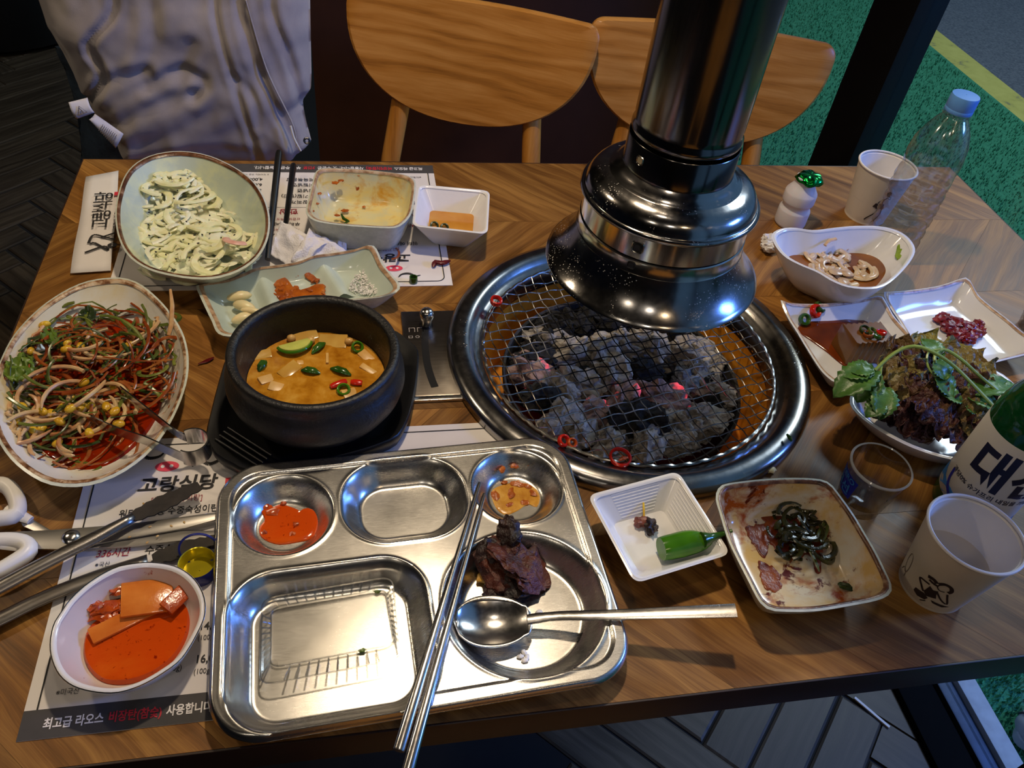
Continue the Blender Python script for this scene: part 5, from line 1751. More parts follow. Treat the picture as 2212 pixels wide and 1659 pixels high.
# grilled meat: folded slices
mt_ = thing('grilled_meat', 'charred dark red grilled meat slices folded in the tray round well', 'meat', P(1110, 1220, 0.004))
random.seed(18)
def meat_slice(c, lx, ly, yaw, tx_, ty_, seed, mat):
    rot = Matrix.Rotation(yaw, 3, 'Z') @ Matrix.Rotation(tx_, 3, 'X') @ Matrix.Rotation(ty_, 3, 'Y')
    b = MB().blob((0, 0, 0), (lx, ly, 0.0042), seed, 0.28, 1.8, 4)
    for p in b.v:
        p.z += 0.003 * sin(p.x * 160 + seed) + 0.0028 * noise.noise(p * 110 + Vector((seed, 0, 0))) + 0.0016 * noise.noise(p * 300)
        p.x += 0.002 * noise.noise(p * 160 + Vector((0, seed, 0)))
        p.y += 0.002 * noise.noise(p * 160 + Vector((0, 0, seed)))
    b.v = [Vector(c) + rot @ p for p in b.v]
    return b.build('meat_slice', mat, mt_)
meat_slice(P(1108, 1262, 0.011), 0.022, 0.013, 0.2, 0.1, 0.05, 1, 'meat_char')
meat_slice(P(1140, 1235, 0.014), 0.017, 0.021, -0.5, -0.2, 0.3, 2, 'meat_dark')
meat_slice(P(1072, 1222, 0.015), 0.014, 0.022, 0.35, 0.1, -0.35, 3, 'meat_dark')
meat_slice(P(1105, 1205, 0.022), 0.016, 0.022, 0.75, 0.15, 0.25, 4, 'meat_dark')
meat_slice(P(1085, 1178, 0.022), 0.016, 0.012, 0.5, -0.1, -0.1, 5, 'meat_dark')
meat_slice(P(1055, 1192, 0.021), 0.010, 0.009, 1.2, 0.2, 0, 6, 'meat_char')
meat_slice(P(1100, 1148, 0.028), 0.0085, 0.013, 0.1, 0.2, 0, 7, 'meat_char')
b = MB().blob(P(1045, 1248, 0.007), (0.006, 0.005, 0.002), 4, 0.5, 2, 2)
b.build('onion_scrap', 'onion_clear', mt_)
for (px, py, nm, lab) in ((1132, 1418, 'rice_grain', 'stuck white rice grains on the bare tray well below the spoon'), (1172, 1322, 'rice_grain', 'single white rice flake next to the spoon neck')):
    b = MB()
    for k in range(4 if px < 1150 else 1):
        b.blob(P(px + (-8, 6, 0, 2)[k], py + (0, 2, -9, 8)[k], 0.0048), (0.0028, 0.0018, 0.0012), k + px, 0.3, 2, 2, Matrix.Rotation(k * 1.1, 3, 'Z'))
    tag(b.build(nm, 'salt'), lab, 'rice')
for i, (px, py, lab) in enumerate(((815, 1278, 'tiny green scrap at the far corner of the clear plastic tray'), (782, 1405, 'tiny green scrap at the near wall of the clear plastic tray'))):
    tag(MB().blob(P(px, py, 0.006), (0.0026, 0.0014, 0.0008), i + 2, 0.6, 2, 2).build('green_scrap', 'leaf_green'), lab, 'food scrap')

# clear ribbed plastic tray in the big compartment
glass('clear_plastic', (0.93, 0.93, 0.92, 1), 0.16, 0.12)
glass('clear_bead', (0.80, 0.80, 0.79, 1), 0.28, 0.15)
cp = thing('clear_plastic_tray', 'empty clear ribbed plastic snack tray in the large tray compartment', 'plastic tray', P(715, 1370, 0.004))
def quad_ring(cor, z, r_=0.12, n_=6):
    c4p = pix(cor, z)
    out = []
    for i in range(4):
        p, a_, d_ = c4p[i], c4p[i - 1], c4p[(i + 1) % 4]
        e0, e1 = p.lerp(a_, r_), p.lerp(d_, r_)
        for k in range(n_):
            t = k / (n_ - 1)
            out.append(e0.lerp(p, t).lerp(p.lerp(e1, t), t))
        for k in range(1, 20):
            out.append(e1.lerp(d_.lerp(p, r_), k / 20))
    return out
outer4 = [(566, 1294), (847, 1246), (866, 1424), (562, 1482)]
inner4 = [(586, 1313), (832, 1272), (852, 1392), (584, 1444)]
MB().loft([quad_ring(outer4, 0.016), quad_ring(outer4, 0.0165), quad_ring([(572, 1299), (841, 1252), (859, 1418), (569, 1475)], 0.0155), quad_ring(inner4, 0.005), quad_ring([(600, 1325), (820, 1288), (838, 1382), (598, 1430)], 0.0045)], False, True).build('shell', 'clear_plastic', cp)
ro, ri = quad_ring(outer4, 0.0155), quad_ring(inner4, 0.0055)
for rg_, zz in ((ro, 0.0006), (ri, 0.0005)):
    MB().tube([p + Vector((0, 0, zz)) for p in rg_], 0.0007, 6, closed=True).build('edge_bead', 'clear_bead', cp)
for k in range(6, len(ro), 2):
    if k % 25 < 5:
        continue
    MB().tube([ro[k].lerp(ri[k], 0.08), ro[k].lerp(ri[k], 0.9)], 0.0007, 5).build('rib', 'clear_bead', cp)

# spoon
spn = thing('steel_spoon', 'steel table spoon resting across the tray with its handle over the rim', 'spoon', P(1062, 1341, 0.008))
tipp, neck, endp = P(981, 1343, 0.0155), P(1148, 1338, 0.0155), P(1590, 1319, 0.043)
ax = (neck - tipp)
Lb = ax.length
ax.normalize()
sd = Vector((-ax.y, ax.x, 0)).normalized()
rows = []
for j in range(19):
    s_ = j / 18
    wv = 0.0205 * max(0.0, 1 - abs((s_ - 0.46) / (0.46 if s_ < 0.46 else 0.548)) ** 2.2) ** 0.5 + (0.0025 if s_ > 0.9 else 0.0002)
    dp = 0.0085 * sin(pi * min(1, s_ * 1.02)) ** 0.8
    rows.append([tipp + ax * Lb * s_ + sd * wv * x + Vector((0, 0, -dp * (1 - x * x))) for x in [k / 6 for k in range(-6, 7)]])
b = MB().loft(rows, closed=False)
b.build('spoon_bowl', 'cutlery_steel', spn, solid=0.0011)
hp = spline([neck - ax * 0.003, neck + ax * 0.02 + Vector((0, 0, 0.004)), P(1340, 1328, 0.0285), endp], 20, False)
rg = []
for i, p in enumerate(hp):
    t = (hp[min(i + 1, 19)] - hp[max(i - 1, 0)]).normalized()
    s_ = Vector((-t.y, t.x, 0)).normalized()
    up = s_.cross(t) * -1
    wv = 0.0032 + 0.0022 * (i / 19) + (0.0006 if i < 2 else 0)
    rg.append([p + s_ * wv * x + up * 0.0013 * z for x, z in ((-1, -0.5), (-0.6, -1), (0.6, -1), (1, -0.5), (1, 0.5), (0.6, 1), (-0.6, 1), (-1, 0.5))])
MB().loft(rg, True, True).build('handle', 'cutlery_steel', spn)

# steel chopsticks
for (a_, b2, lab) in ((P(1036, 1042, 0.0295), P(861, 1622, 0.031), 'flat steel chopstick on the tray, shorter-reaching of the pair'), (P(1046, 1066, 0.0295), P(878, 1672, 0.031), 'flat steel chopstick on the tray, reaching further past the table edge')):
    d = (b2 - a_).normalized()
    o = MB().tube([a_, a_ + d * 0.004, a_.lerp(b2, 0.35), a_.lerp(b2, 0.7), b2 - d * 0.001, b2], [0.0011, 0.0016, 0.0022, 0.0033, 0.0040, 0.0036], 12, 0.62).build('steel_chopstick', 'cutlery_steel')
    tag(o, lab, 'chopstick', 'steel chopsticks')

# ================================================================== near white square dish
ND, NDR, NDC = square_dish('square_dish', 'small white square dish with ribbed walls holding a green chili', [(1269, 1071), (1371, 1261), (1578, 1197), (1464, 1019)], 0.03, ('white_glossy', 'white_glossy', 'white_glossy'), 0.56, 0.008, 0.5, 0.1)
def wall_pt(f):
    """ring of the inner wall at fraction f of the rim height"""
    s_in = 1 - 0.0035 / (sum((p - NDC).length for p in NDR) / len(NDR))
    sc = 0.56 + (s_in - 0.56) * f
    return [Vector((NDC.x + (p.x - NDC.x) * sc, NDC.y + (p.y - NDC.y) * sc, TZ + 0.03 * f + 0.008 * (1 - f))) for p in NDR]
far_l, far_r = P(1269, 1071, 0.03), P(1464, 1019, 0.03)
nx = P(1578, 1197, 0.03)
for f in [0.12 + 0.1 * k for k in range(9)]:
    rg = wall_pt(f)
    for (A_, B_) in ((far_l, far_r), (far_r, nx)):
        cA = Vector((NDC.x + (A_.x - NDC.x), NDC.y + (A_.y - NDC.y), 0))
        d = (B_ - A_)
        pts = []
        for p in rg:
            # keep the points of the ring facing this side
            q = Vector((p.x - NDC.x, p.y - NDC.y, 0))
            a1 = Vector((A_.x - NDC.x, A_.y - NDC.y, 0)).normalized()
            b1 = Vector((B_.x - NDC.x, B_.y - NDC.y, 0)).normalized()
            if q.normalized().dot((a1 + b1).normalized()) > 0.78:
                pts.append(p)
        pts.sort(key=lambda p: (p - A_).dot(d))
        if len(pts) > 2:
            MB().tube(pts, 0.0005, 5).build('wall_rib', 'white_glossy', ND)
chl = thing('green_chili', 'half-eaten green chili with its stem over the white dish edge', 'chili', P(1490, 1175, 0.01))
pa = spline([P(1428, 1186, 0.0205), P(1455, 1180, 0.021), P(1490, 1172, 0.0225), P(1520, 1168, 0.0255), P(1538, 1162, 0.029)], 14, False)
MB().tube(pa, [0.0092, 0.0098, 0.0101, 0.0102, 0.0103, 0.0104, 0.0104, 0.0102, 0.0098, 0.0092, 0.0082, 0.007, 0.0052, 0.003], 16).build('pod', 'chili_green', chl)
MB().tube(spline([P(1518, 1166, 0.0305), P(1540, 1160, 0.031), P(1562, 1153, 0.033), P(1582, 1146, 0.036)], 10, False), [0.0065, 0.0058, 0.0045, 0.0036, 0.003, 0.0026, 0.0022, 0.002, 0.0018, 0.0014], 10).build('stem', 'chili_dark', chl)
chm = thing('charred_meat_bit', 'tiny charred meat scrap with a bean sprout in the white dish', 'meat', P(1395, 1135, 0.008))
MB().blob(P(1385, 1128, 0.012), (0.006, 0.0045, 0.004), 3, 0.5, 2, 3).build('scrap', 'meat_pink', chm)
MB().blob(P(1405, 1136, 0.013), (0.005, 0.0075, 0.005), 6, 0.6, 2.2, 3).build('scrap', 'meat_char', chm)
MB().tube([P(1391, 1122, 0.014), P(1391, 1108, 0.016), P(1390, 1086, 0.018)], 0.0009, 6).build('sprout_stem', 'sprout_head', chm)

# ================================================================== near rust-smeared bowl
rb_px = [(1546, 1080), (1549, 1062), (1559, 1050), (1585, 1044), (1646, 1037), (1712, 1034), (1770, 1037), (1794, 1048), (1812, 1070), (1842, 1112), (1868, 1155), (1891, 1194), (1910, 1233), (1924, 1266), (1919, 1285), (1891, 1298), (1825, 1311), (1760, 1321), (1695, 1322), (1662, 1318), (1640, 1301), (1614, 1252), (1591, 1207), (1571, 1164), (1554, 1109)]
RB, RBR, RBC = dish('square_bowl', 'rounded square bowl with brown rim, smeared rusty red with limp greens', 'bowl', rb_px, 0.036, 'celadon_body', 'rust_ware', 'rim_dark', 0.6, 0.66, 0.004, 0.007, 0.6)
mottled('rust_sauce', [(0.3, rgb(60, 18, 6)), (0.5, rgb(120, 46, 10)), (0.85, rgb(170, 96, 30))], 60, 0.3, 6, 0.3)
mottled('wilted_green', [(0.3, rgb(26, 24, 10)), (0.6, rgb(56, 54, 20)), (0.85, rgb(96, 84, 36))], 40, 0.2, 4, 0.3)
gr = thing('seasoned_greens', 'limp dark seasoned greens in rusty sauce in the near square bowl', 'greens', P(1735, 1150, 0.008))
for k, (pts, th) in enumerate((([(1612, 1140), (1650, 1132), (1668, 1160), (1650, 1200), (1630, 1180)], 0.0006), ([(1640, 1215), (1668, 1222), (1690, 1262), (1678, 1280), (1650, 1262)], 0.0006), ([(1650, 1110), (1700, 1096), (1765, 1105), (1785, 1150), (1770, 1195), (1720, 1205), (1670, 1180)], 0.0012), ([(1760, 1190), (1775, 1200), (1772, 1235), (1760, 1230)], 0.0007))):
    MB().puddle(ragged(pts, 0.008, 0.28, k), TZ + 0.0072, th, bumpy=0.0004).build('rusty_sauce', 'rust_sauce', gr)
random.seed(61)
gp = pix([(1672, 1130), (1700, 1098), (1765, 1104), (1790, 1140), (1785, 1180), (1740, 1195), (1690, 1190)], 0.012)
b = MB()
for q in range(70):
    p = rnd_in(gp)
    p.z = TZ + random.uniform(0.010, 0.017)
    b.tube(arc_strand(p, random.uniform(0.006, 0.016), random.uniform(0, 6), random.uniform(0.8, 2.4), random.uniform(-0.4, 0.4), 7), random.uniform(0.0012, 0.003), 6, 0.5)
o = b.build('wilted_leaves', 'wilted_green', gr)
o['kind'] = 'stuff'
for pth in ([(1765, 1160), (1780, 1130), (1795, 1105), (1808, 1085)], [(1745, 1180), (1760, 1210), (1770, 1235)], [(1775, 1170), (1785, 1150), (1790, 1120)]):
    MB().tube(spline(pix(pth, 0.016), 10, False), [0.0016] * 8 + [0.001, 0.0006], 6, 0.6).build('green_stem', 'scallion', gr)
leaf_patch(pix([(1805, 1255), (1840, 1262), (1860, 1280), (1815, 1272)], 0.0105), 'dark_green', 'leaf_scrap', gr, 0.002, 6, 3)

# ================================================================== glasses, cups, bottles
glass('clear_glass', (0.92, 0.93, 0.93, 1), 0.04, 0.02)
glass('pet_clear', (0.86, 0.88, 0.89, 1), 0.15, 0.12)
glass('water_surface', (0.93, 0.93, 0.92, 1), 0.06, 0.01)
plain('print_blue', rgb(26, 40, 150), 0.4)
plain('print_navy', rgb(14, 20, 52), 0.5)
plain('print_sky', rgb(50, 120, 190), 0.5)

def wrap(o, parent, c, rfun, ang, z0, spread=1.0):
    """bend a flat mesh (x along, y up, metres) round a vertical axis at c"""
    base = world_loc(parent)
    for v in o.data.vertices:
        x, y = v.co.x * spread, v.co.y
        z = z0 + y
        r_ = rfun(z)
        a = ang + x / r_
        v.co = Vector((c.x + r_ * cos(a), c.y + r_ * sin(a), TZ + z)) - base
    return o
def wrap_text(body, size, parent, c, rfun, ang, z0, mat, bold=0.0, nm='lettering', slope=0.0, ws=1.0, align='CENTER'):
    o = text(body, size, world_loc(parent), (1, 0, 0), (0, 1, 0), mat, parent, nm, bold, align, 0, ws)
    me = o.data
    bm = bmesh.new()
    bm.from_mesh(me)
    bmesh.ops.triangulate(bm, faces=bm.faces)
    bmesh.ops.subdivide_edges(bm, edges=[e for e in bm.edges if e.calc_length() > size * 0.12], cuts=2)
    for v in bm.verts:
        v.co.y += v.co.x * slope
    bm.to_mesh(me)
    bm.free()
    return wrap(o, parent, c, rfun, ang, z0)
def wrap_poly(pts, parent, c, rfun, ang, z0, mat, nm, n_=20, k_=1):
    """filled outline (metres, x along, y up) bent round the axis; built as a grid of its bounding strips"""
    bm = bmesh.new()
    vs = [bm.verts.new((p[0], p[1], 0)) for p in pts]
    f = bm.faces.new(vs)
    bmesh.ops.triangulate(bm, faces=[f])
    for _ in range(2):
        bmesh.ops.subdivide_edges(bm, edges=[e for e in bm.edges if e.calc_length() > 0.003], cuts=1)
        bmesh.ops.triangulate(bm, faces=bm.faces)
    bmesh.ops.recalc_face_normals(bm, faces=bm.faces)
    me = bpy.data.meshes.new(nm)
    bm.to_mesh(me)
    bm.free()
    me.materials.append(MATS[mat])
    o = bpy.data.objects.new(nm, me)
    COL.objects.link(o)
    o.parent = parent
    return wrap(o, parent, c, rfun, ang, z0)
def stroke(pts, w_):
    """outline of a thick line"""
    sp = spline([Vector((p[0], p[1], 0)) for p in pts], max(6, len(pts) * 4), False)
    L_, R_ = [], []
    for i, p in enumerate(sp):
        t = (sp[min(i + 1, len(sp) - 1)] - sp[max(i - 1, 0)]).normalized()
        L_.append((p.x - t.y * w_, p.y + t.x * w_))
        R_.append((p.x + t.y * w_, p.y - t.x * w_))
    return L_ + R_[::-1]
def to_cam(c):
    return atan2(-c.y, -c.x)

def shot_glass(c, label, ang, fill, grp='shot glasses'):
    t = thing('shot_glass', label, 'glass', c, grp)
    rf = lambda z: 0.0195 + (0.0262 - 0.0195) * z / 0.052
    MB().lathe(c, [(0.0175, 0.0), (0.0195, 0.001), (0.0262, 0.052), (0.0256, 0.0532), (0.0246, 0.052), (0.0190, 0.0105), (0.0150, 0.0085), (0.001, 0.008)], 56, True, True).build('glass_wall', 'clear_glass', t, angle=60)
    MB().lathe(c, [(rf(0.052) + 0.0001, 0.0508), (rf(0.052) + 0.0003, 0.0522), (0.0254, 0.0535), (0.0245, 0.0524)], 56).build('lip', 'lip_glass', t)
    if fill:
        MB().lathe(c, [(0.0195, 0.0175), (0.012, 0.0174), (0.0005, 0.0174)], 40).build('liquor', 'water_surface', t)
    r2 = lambda z: rf(z) + 0.0003
    wrap_poly([(-0.014, 0), (0.012, 0), (0.016, 0.024), (-0.010, 0.026)], t, c, r2, ang, 0.018, 'print_blue', 'blue_print')
    wrap_text('ZERO', 0.008, t, c, lambda z: rf(z) + 0.0006, ang + 0.1, 0.036, 'print_sky', 0.0002)
    wrap_text('대선', 0.013, t, c, lambda z: rf(z) + 0.0006, ang - 0.05, 0.022, 'print_sky', 0.0003)
    return t
m, b_, n_ = base_mat('lip_glass', (0.75, 0.78, 0.78, 1), 0.08)
b_.inputs['Alpha'].default_value = 0.55
sg = P(1851, 1086)
shot_glass(sg, 'small clear shot glass with blue print beside the rust-smeared bowl', to_cam(sg) - 0.9, True)
sg2 = P(2236, 712)
shot_glass(sg2, 'clear shot glass with blue print behind the red-paste plate', to_cam(sg2) - 0.7, False)

def paper_cup(c, label, water, ang):
    t = thing('paper_cup', label, 'cup', c, 'paper cups')
    RB_, RT_, H_ = 0.0262, 0.0362, 0.0745
    rf = lambda z: RB_ + (RT_ - RB_) * z / H_
    MB().lathe(c, [(RB_ - 0.001, 0.0), (RB_, 0.0005), (RT_, H_ - 0.001)], 64).build('wall', 'cup_paper', t)
    MB().lathe(c, [(RT_ - 0.0004, H_ - 0.002), (RT_ - 0.0022, H_ - 0.003), (RB_ - 0.0004, 0.008), (RB_ * 0.5, 0.008), (0.0005, 0.008)], 64).build('inside', 'cup_inner', t)
    MB().tube([Vector((c.x + RT_ * cos(2 * pi * k / 64), c.y + RT_ * sin(2 * pi * k / 64), TZ + H_)) for k in range(64)], 0.0014, 8, closed=True).build('rolled_lip', 'cup_inner', t)
    MB().lathe(c, [(RB_ + 0.0002, 0.0), (RB_ + 0.0004, 0.006), (RB_ + 0.0001, 0.0065)], 64).build('base_seam', 'cup_paper', t)
    if water:
        MB().lathe(c, [(rf(0.036) - 0.0008, 0.036), (0.015, 0.0359), (0.0005, 0.0359)], 56).build('water', 'cup_water', t)
    return t, (lambda z: rf(z) + 0.00035)
plain('cup_paper', rgb(206, 194, 176), 0.7, var=0.03)
plain('cup_inner', rgb(226, 220, 214), 0.6, var=0.02)
plain('cup_water', rgb(186, 178, 170), 0.03, var=0.01)
plain('print_brown', rgb(44, 30, 28), 0.7)
plain('print_line', rgb(112, 100, 92), 0.7)
nc = P(2011, 1263)
cupn, rfn = paper_cup(nc, 'white paper cup of water printed with a sketched waitress', True, 0)
def lady(t, c, rf, ang, z0, k, mir=1):
    """sketched generic figure: hair, face outline, bodice, arms, tray"""
    S = 0.001 * k
    def pl(pts, nm, mat='print_brown'):
        wrap_poly([(p[0] * S * mir, p[1] * S) for p in pts], t, c, rf, ang, z0, mat, nm)
    def st(pts, w_, nm, mat='print_brown'):
        pl(stroke(pts, w_), nm, mat)
    st([(0, 24), (3, 27.5), (7, 27), (9, 23), (8, 20)], 1.3, 'hair')
    st([(1, 25), (0.5, 21), (3, 18.5), (6, 19.5)], 0.45, 'face_line')
    st([(-8, 24), (-4, 25), (-1, 23.5)], 1.5, 'hair')
    st([(-6, 22), (-3, 21.5), (0, 21.5)], 1.0, 'hair')
    pl([(-3, 17), (0, 15), (3, 17), (3.5, 12), (5, 8), (-1, 5), (-4, 8), (-3.5, 12)], 'bodice')
    st([(-4, 18), (-11, 16.5), (-7, 11), (-4, 7.5)], 0.8, 'arm_line')
    st([(3, 15), (8, 9), (13, 6), (10, 14), (8.5, 18)], 0.65, 'arm_line')
    pl([(-9, 5), (-3, 6.5), (1, 4), (0, 0.5), (-5, -1), (-9, 1)], 'skirt')
    pl([(3, 4), (16, 3), (12, 0.5), (5, 1.5)], 'carried_tray')
    st([(1, 0), (-2, -3)], 0.5, 'leg_line')
lady(cupn, nc, rfn, to_cam(nc) + 0.12, 0.010, 1.15)
wrap_poly([(p[0] * 0.001, p[1] * 0.001) for p in stroke([(0, 0), (-3, 10), (-2, 20), (2, 21), (4, 12), (3, 2), (0, 0)], 0.3)], cupn, nc, rfn, to_cam(nc) - 0.85, 0.014, 'print_line', 'sketch_line')
wrap_poly([(p[0] * 0.001, p[1] * 0.001) for p in stroke([(-5, -4), (-2, 2), (2, 1), (3, -4)], 0.4)], cupn, nc, rfn, to_cam(nc) - 0.85, 0.014, 'print_line', 'sketch_line')
fc = P(1867, 464)
cupf, rff = paper_cup(fc, 'empty white paper cup printed with a walking woman, by the plastic bottle', False, 0)
def walker(t, c, rf, ang, z0, k):
    S = 0.001 * k
    def pl(pts, nm):
        wrap_poly([(p[0] * S, p[1] * S) for p in pts], t, c, rf, ang, z0, 'print_brown', nm)
    pl([(0, 44), (3, 46), (6, 44), (5, 40), (7, 37), (3, 38), (1, 40)], 'hair')
    pl(stroke([(5, 43), (6.5, 41), (5, 39)], 0.3), 'face_line')
    pl(stroke([(4, 37), (1, 33), (1, 28), (3, 25)], 0.7), 'body_line')
    pl(stroke([(5, 36), (8, 34), (7, 39)], 0.5), 'arm_line')
    pl(stroke([(2, 35), (-3, 30), (-4, 25)], 0.5), 'arm_line')
    pl([(-2, 27), (4, 27), (6, 20), (-4, 19)], 'skirt')
    pl([(-6, 27), (-2, 25), (-3, 20), (-8, 21)], 'bag')
    pl(stroke([(0, 20), (-2, 12), (-8, 3), (-9, 0)], 0.8), 'leg_line')
    pl(stroke([(4, 20), (5, 10), (2, 2), (3, 0)], 0.8), 'leg_line')
walker(cupf, fc, rff, to_cam(fc) + 0.42, 0.008, 1.05)
wrap_text('· · · · · · · ·', 0.004, cupf, fc, rff, to_cam(fc) - 0.55, 0.03, 'print_line', 0.0)

# soju bottle
m, b_, n_ = base_mat('green_glass', (0.02, 0.22, 0.06, 1), 0.05)
b_.inputs['Transmission Weight'].default_value = 0.75
b_.inputs['IOR'].default_value = 1.3
plain('label_paper', rgb(214, 208, 196), 0.5, var=0.02)
sc_ = P(2088, 1092)
sj = thing('soju_bottle', 'green glass liquor bottle with white label and navy lettering', 'bottle', sc_)
MB().lathe(sc_, [(0.028, 0.0), (0.0315, 0.002), (0.0325, 0.006), (0.0325, 0.112), (0.0318, 0.122), (0.029, 0.135), (0.024, 0.148), (0.0185, 0.161), (0.0152, 0.174), (0.0138, 0.19), (0.0135, 0.207), (0.0142, 0.209), (0.0142, 0.215), (0.012, 0.2155)], 64, True).build('bottle_body', 'green_glass', sj)
MB().lathe(sc_, [(0.0125, 0.214), (0.0105, 0.2), (0.0115, 0.19), (0.016, 0.16), (0.027, 0.13), (0.0305, 0.11), (0.0305, 0.008), (0.001, 0.006)], 48).build('bottle_inside', 'green_glass', sj)
rl = lambda z: 0.0329
MB().lathe(sc_, [(0.0326, 0.018), (0.0329, 0.0185), (0.0329, 0.1055), (0.0326, 0.106)], 72).build('label_wrap', 'label_paper', sj)
aj = to_cam(sc_)
rl2 = lambda z: 0.03315
wrap_text('대선', 0.046, sj, sc_, rl2, aj + 0.42, 0.058, 'print_navy', 0.0016, 'label_lettering', ws=0.82)
wrap_text('과당0% 슈가프리 내일을 가볍게', 0.0062, sj, sc_, rl2, aj + 0.30, 0.045, 'print_navy', 0.0001, 'label_lettering')
wrap_poly([(-0.05, 0), (0.06, 0), (0.06, 0.004), (0.02, 0.008), (-0.01, 0.004), (-0.03, 0.012), (-0.05, 0.026)], sj, sc_, rl2, aj - 0.1, 0.019, 'print_sky', 'wave_print')
wrap_poly([(p[0] * 0.001, p[1] * 0.001) for p in stroke([(-14, 26), (-12, 14), (-4, 5), (10, 2)], 1.6)], sj, sc_, lambda z: 0.0333, aj - 0.45, 0.02, 'print_blue', 'wave_print')

# small yoghurt-drink bottle
plain('milky_plastic', rgb(214, 212, 222), 0.35, var=0.02, **{'Subsurface Weight': 0.2, 'Subsurface Scale': 0.01})
m, b_, n_ = base_mat('green_foil', rgb(20, 150, 60), 0.2, 1.0)
yc = P(1704, 482)
yk = thing('yoghurt_drink_bottle', 'small milky plastic yoghurt drink bottle with torn green foil lid', 'bottle', yc)
MB().lathe(yc, [(0.0172, 0.0), (0.0192, 0.0015), (0.0198, 0.004), (0.0198, 0.0215), (0.0194, 0.0232), (0.0172, 0.0262), (0.0168, 0.0285), (0.0170, 0.0305), (0.0196, 0.0335), (0.0200, 0.0352), (0.0200, 0.0455), (0.0194, 0.0478), (0.0150, 0.0545), (0.0126, 0.0590), (0.0122, 0.0620), (0.0128, 0.0675), (0.0118, 0.0682)], 48, True, True).build('bottle_body', 'milky_plastic', yk, angle=60)
rings = []
for s_, z in ((0.1, 0.0712), (0.5, 0.0716), (0.85, 0.0705), (1.0, 0.0675), (1.12, 0.064)):
    rings.append([Vector((yc.x + 0.0152 * s_ * (1 + 0.06 * sin(4 * a + s_ * 3)) * cos(a), yc.y + 0.0152 * s_ * (1 + 0.06 * sin(4 * a + s_ * 3)) * sin(a), TZ + z + 0.0007 * sin(7 * a) * s_)) for a in [2 * pi * k / 48 for k in range(48)]])
MB().loft([[p + Vector((0.003, -0.001, 0)) for p in r_] for r_ in rings], True).build('foil_lid', 'green_foil', yk, solid=0.0003)

# clear water bottle with blue cap
pc = P(1913, 540)
pet = thing('water_bottle', 'empty clear plastic water bottle with pale blue cap by the window', 'bottle', pc)
prof = [(0.024, 0.0), (0.030, 0.002), (0.0318, 0.008), (0.032, 0.02)]
for k in range(5):
    z = 0.026 + 0.016 * k
    prof += [(0.032, z), (0.0302, z + 0.004), (0.0302, z + 0.006), (0.032, z + 0.010)]
prof += [(0.032, 0.112), (0.0305, 0.118), (0.032, 0.124), (0.0318, 0.135), (0.0295, 0.150), (0.0245, 0.164), (0.0185, 0.175), (0.0142, 0.181), (0.0128, 0.184), (0.0128, 0.187)]
b = MB().lathe(pc, prof, 64, True)
for p in b.v:
    h_ = (p.z - TZ)
    if 0.02 < h_ < 0.15:
        k = 1 + 0.05 * noise.noise(Vector((p.x * 55, p.y * 55, h_ * 38))) + 0.025 * noise.noise(Vector((p.x * 150, p.y * 150, h_ * 120)))
        p.x, p.y = pc.x + (p.x - pc.x) * k, pc.y + (p.y - pc.y) * k
b.build('bottle_body', 'pet_clear', pet, angle=70)
MB().lathe(pc, [(0.0135, 0.184), (0.0158, 0.1842), (0.0158, 0.1858), (0.0135, 0.186)], 40).build('neck_ring', 'pet_clear', pet)
plain('cap_pale_blue', rgb(92, 148, 216), 0.35, var=0.04)
MB().lathe(pc, [(0.0148, 0.187), (0.0152, 0.1875), (0.0152, 0.191), (0.0149, 0.1915), (0.0152, 0.192), (0.0152, 0.204), (0.0146, 0.2058), (0.006, 0.2062), (0.0004, 0.2062)], 48, True).build('cap', 'cap_pale_blue', pet, angle=60)

# ================================================================== boat bowl with pickled onions
bb_px = [(1667, 508), (1687, 495), (1717, 493), (1756, 498), (1801, 493), (1846, 489), (1901, 490), (1940, 500), (1964, 517), (1976, 541), (1964, 568), (1934, 601), (1907, 619), (1876, 625), (1831, 621), (1795, 607), (1765, 589), (1729, 574), (1696, 556), (1675, 532)]
BB, BBR, BBC = dish('boat_bowl', 'white wavy-rimmed oval bowl holding pickled onions in soy broth', 'bowl', bb_px, 0.055, 'white_ware', 'white_ware', 'white_ware', 0.42, 0.40, 0.0035, 0.007, 0.6, lip=0.001, rim_jit=0)
mottled('soy_broth', [(0.3, rgb(96, 48, 12)), (0.7, rgb(150, 92, 36))], 20, 0.06, 3, 0.03)
dish_pool(BBC, BBR, 0.735, 0.0265, 'soy_broth', 'soy_broth', 'brown soy vinegar broth in the boat bowl')
po = thing('pickled_onions', 'pale pickled onion slices lying in the brown soy broth', 'onions', (BBC.x, BBC.y, TZ + 0.012))
mottled('onion_pickle', [(0.3, rgb(176, 140, 100)), (0.55, rgb(206, 180, 146)), (0.8, rgb(222, 206, 180))], 50, 0.2, 4, 0.1, **SSS)
random.seed(81)
op_ = pix([(1715, 555), (1740, 545), (1790, 548), (1840, 568), (1885, 600), (1870, 612), (1810, 605), (1760, 588)], 0.023)
for q in range(34):
    p = rnd_in(op_)
    p.z = TZ + 0.0275 + random.uniform(-0.001, 0.0035)
    path = arc_strand(p, random.uniform(0.008, 0.02), random.uniform(0, 6), random.uniform(1.2, 3.0), random.uniform(-0.15, 0.15), 11, 0.08)
    MB().tube(path, random.uniform(0.0024, 0.0044), 7, 0.5).build('onion_slice', 'onion_pickle', po)
for (px, py) in ((1805, 588), (1830, 590), (1822, 608), (1770, 600)):
    MB().blob(P(px, py, 0.031), (0.0075, 0.0065, 0.0018), px, 0.3, 1.5, 2).build('garlic_slice', 'onion_pickle', po)
mottled('leaf_light', [(0.3, rgb(96, 130, 30)), (0.7, rgb(158, 182, 66))], 40, 0.35, 4, 0.3)
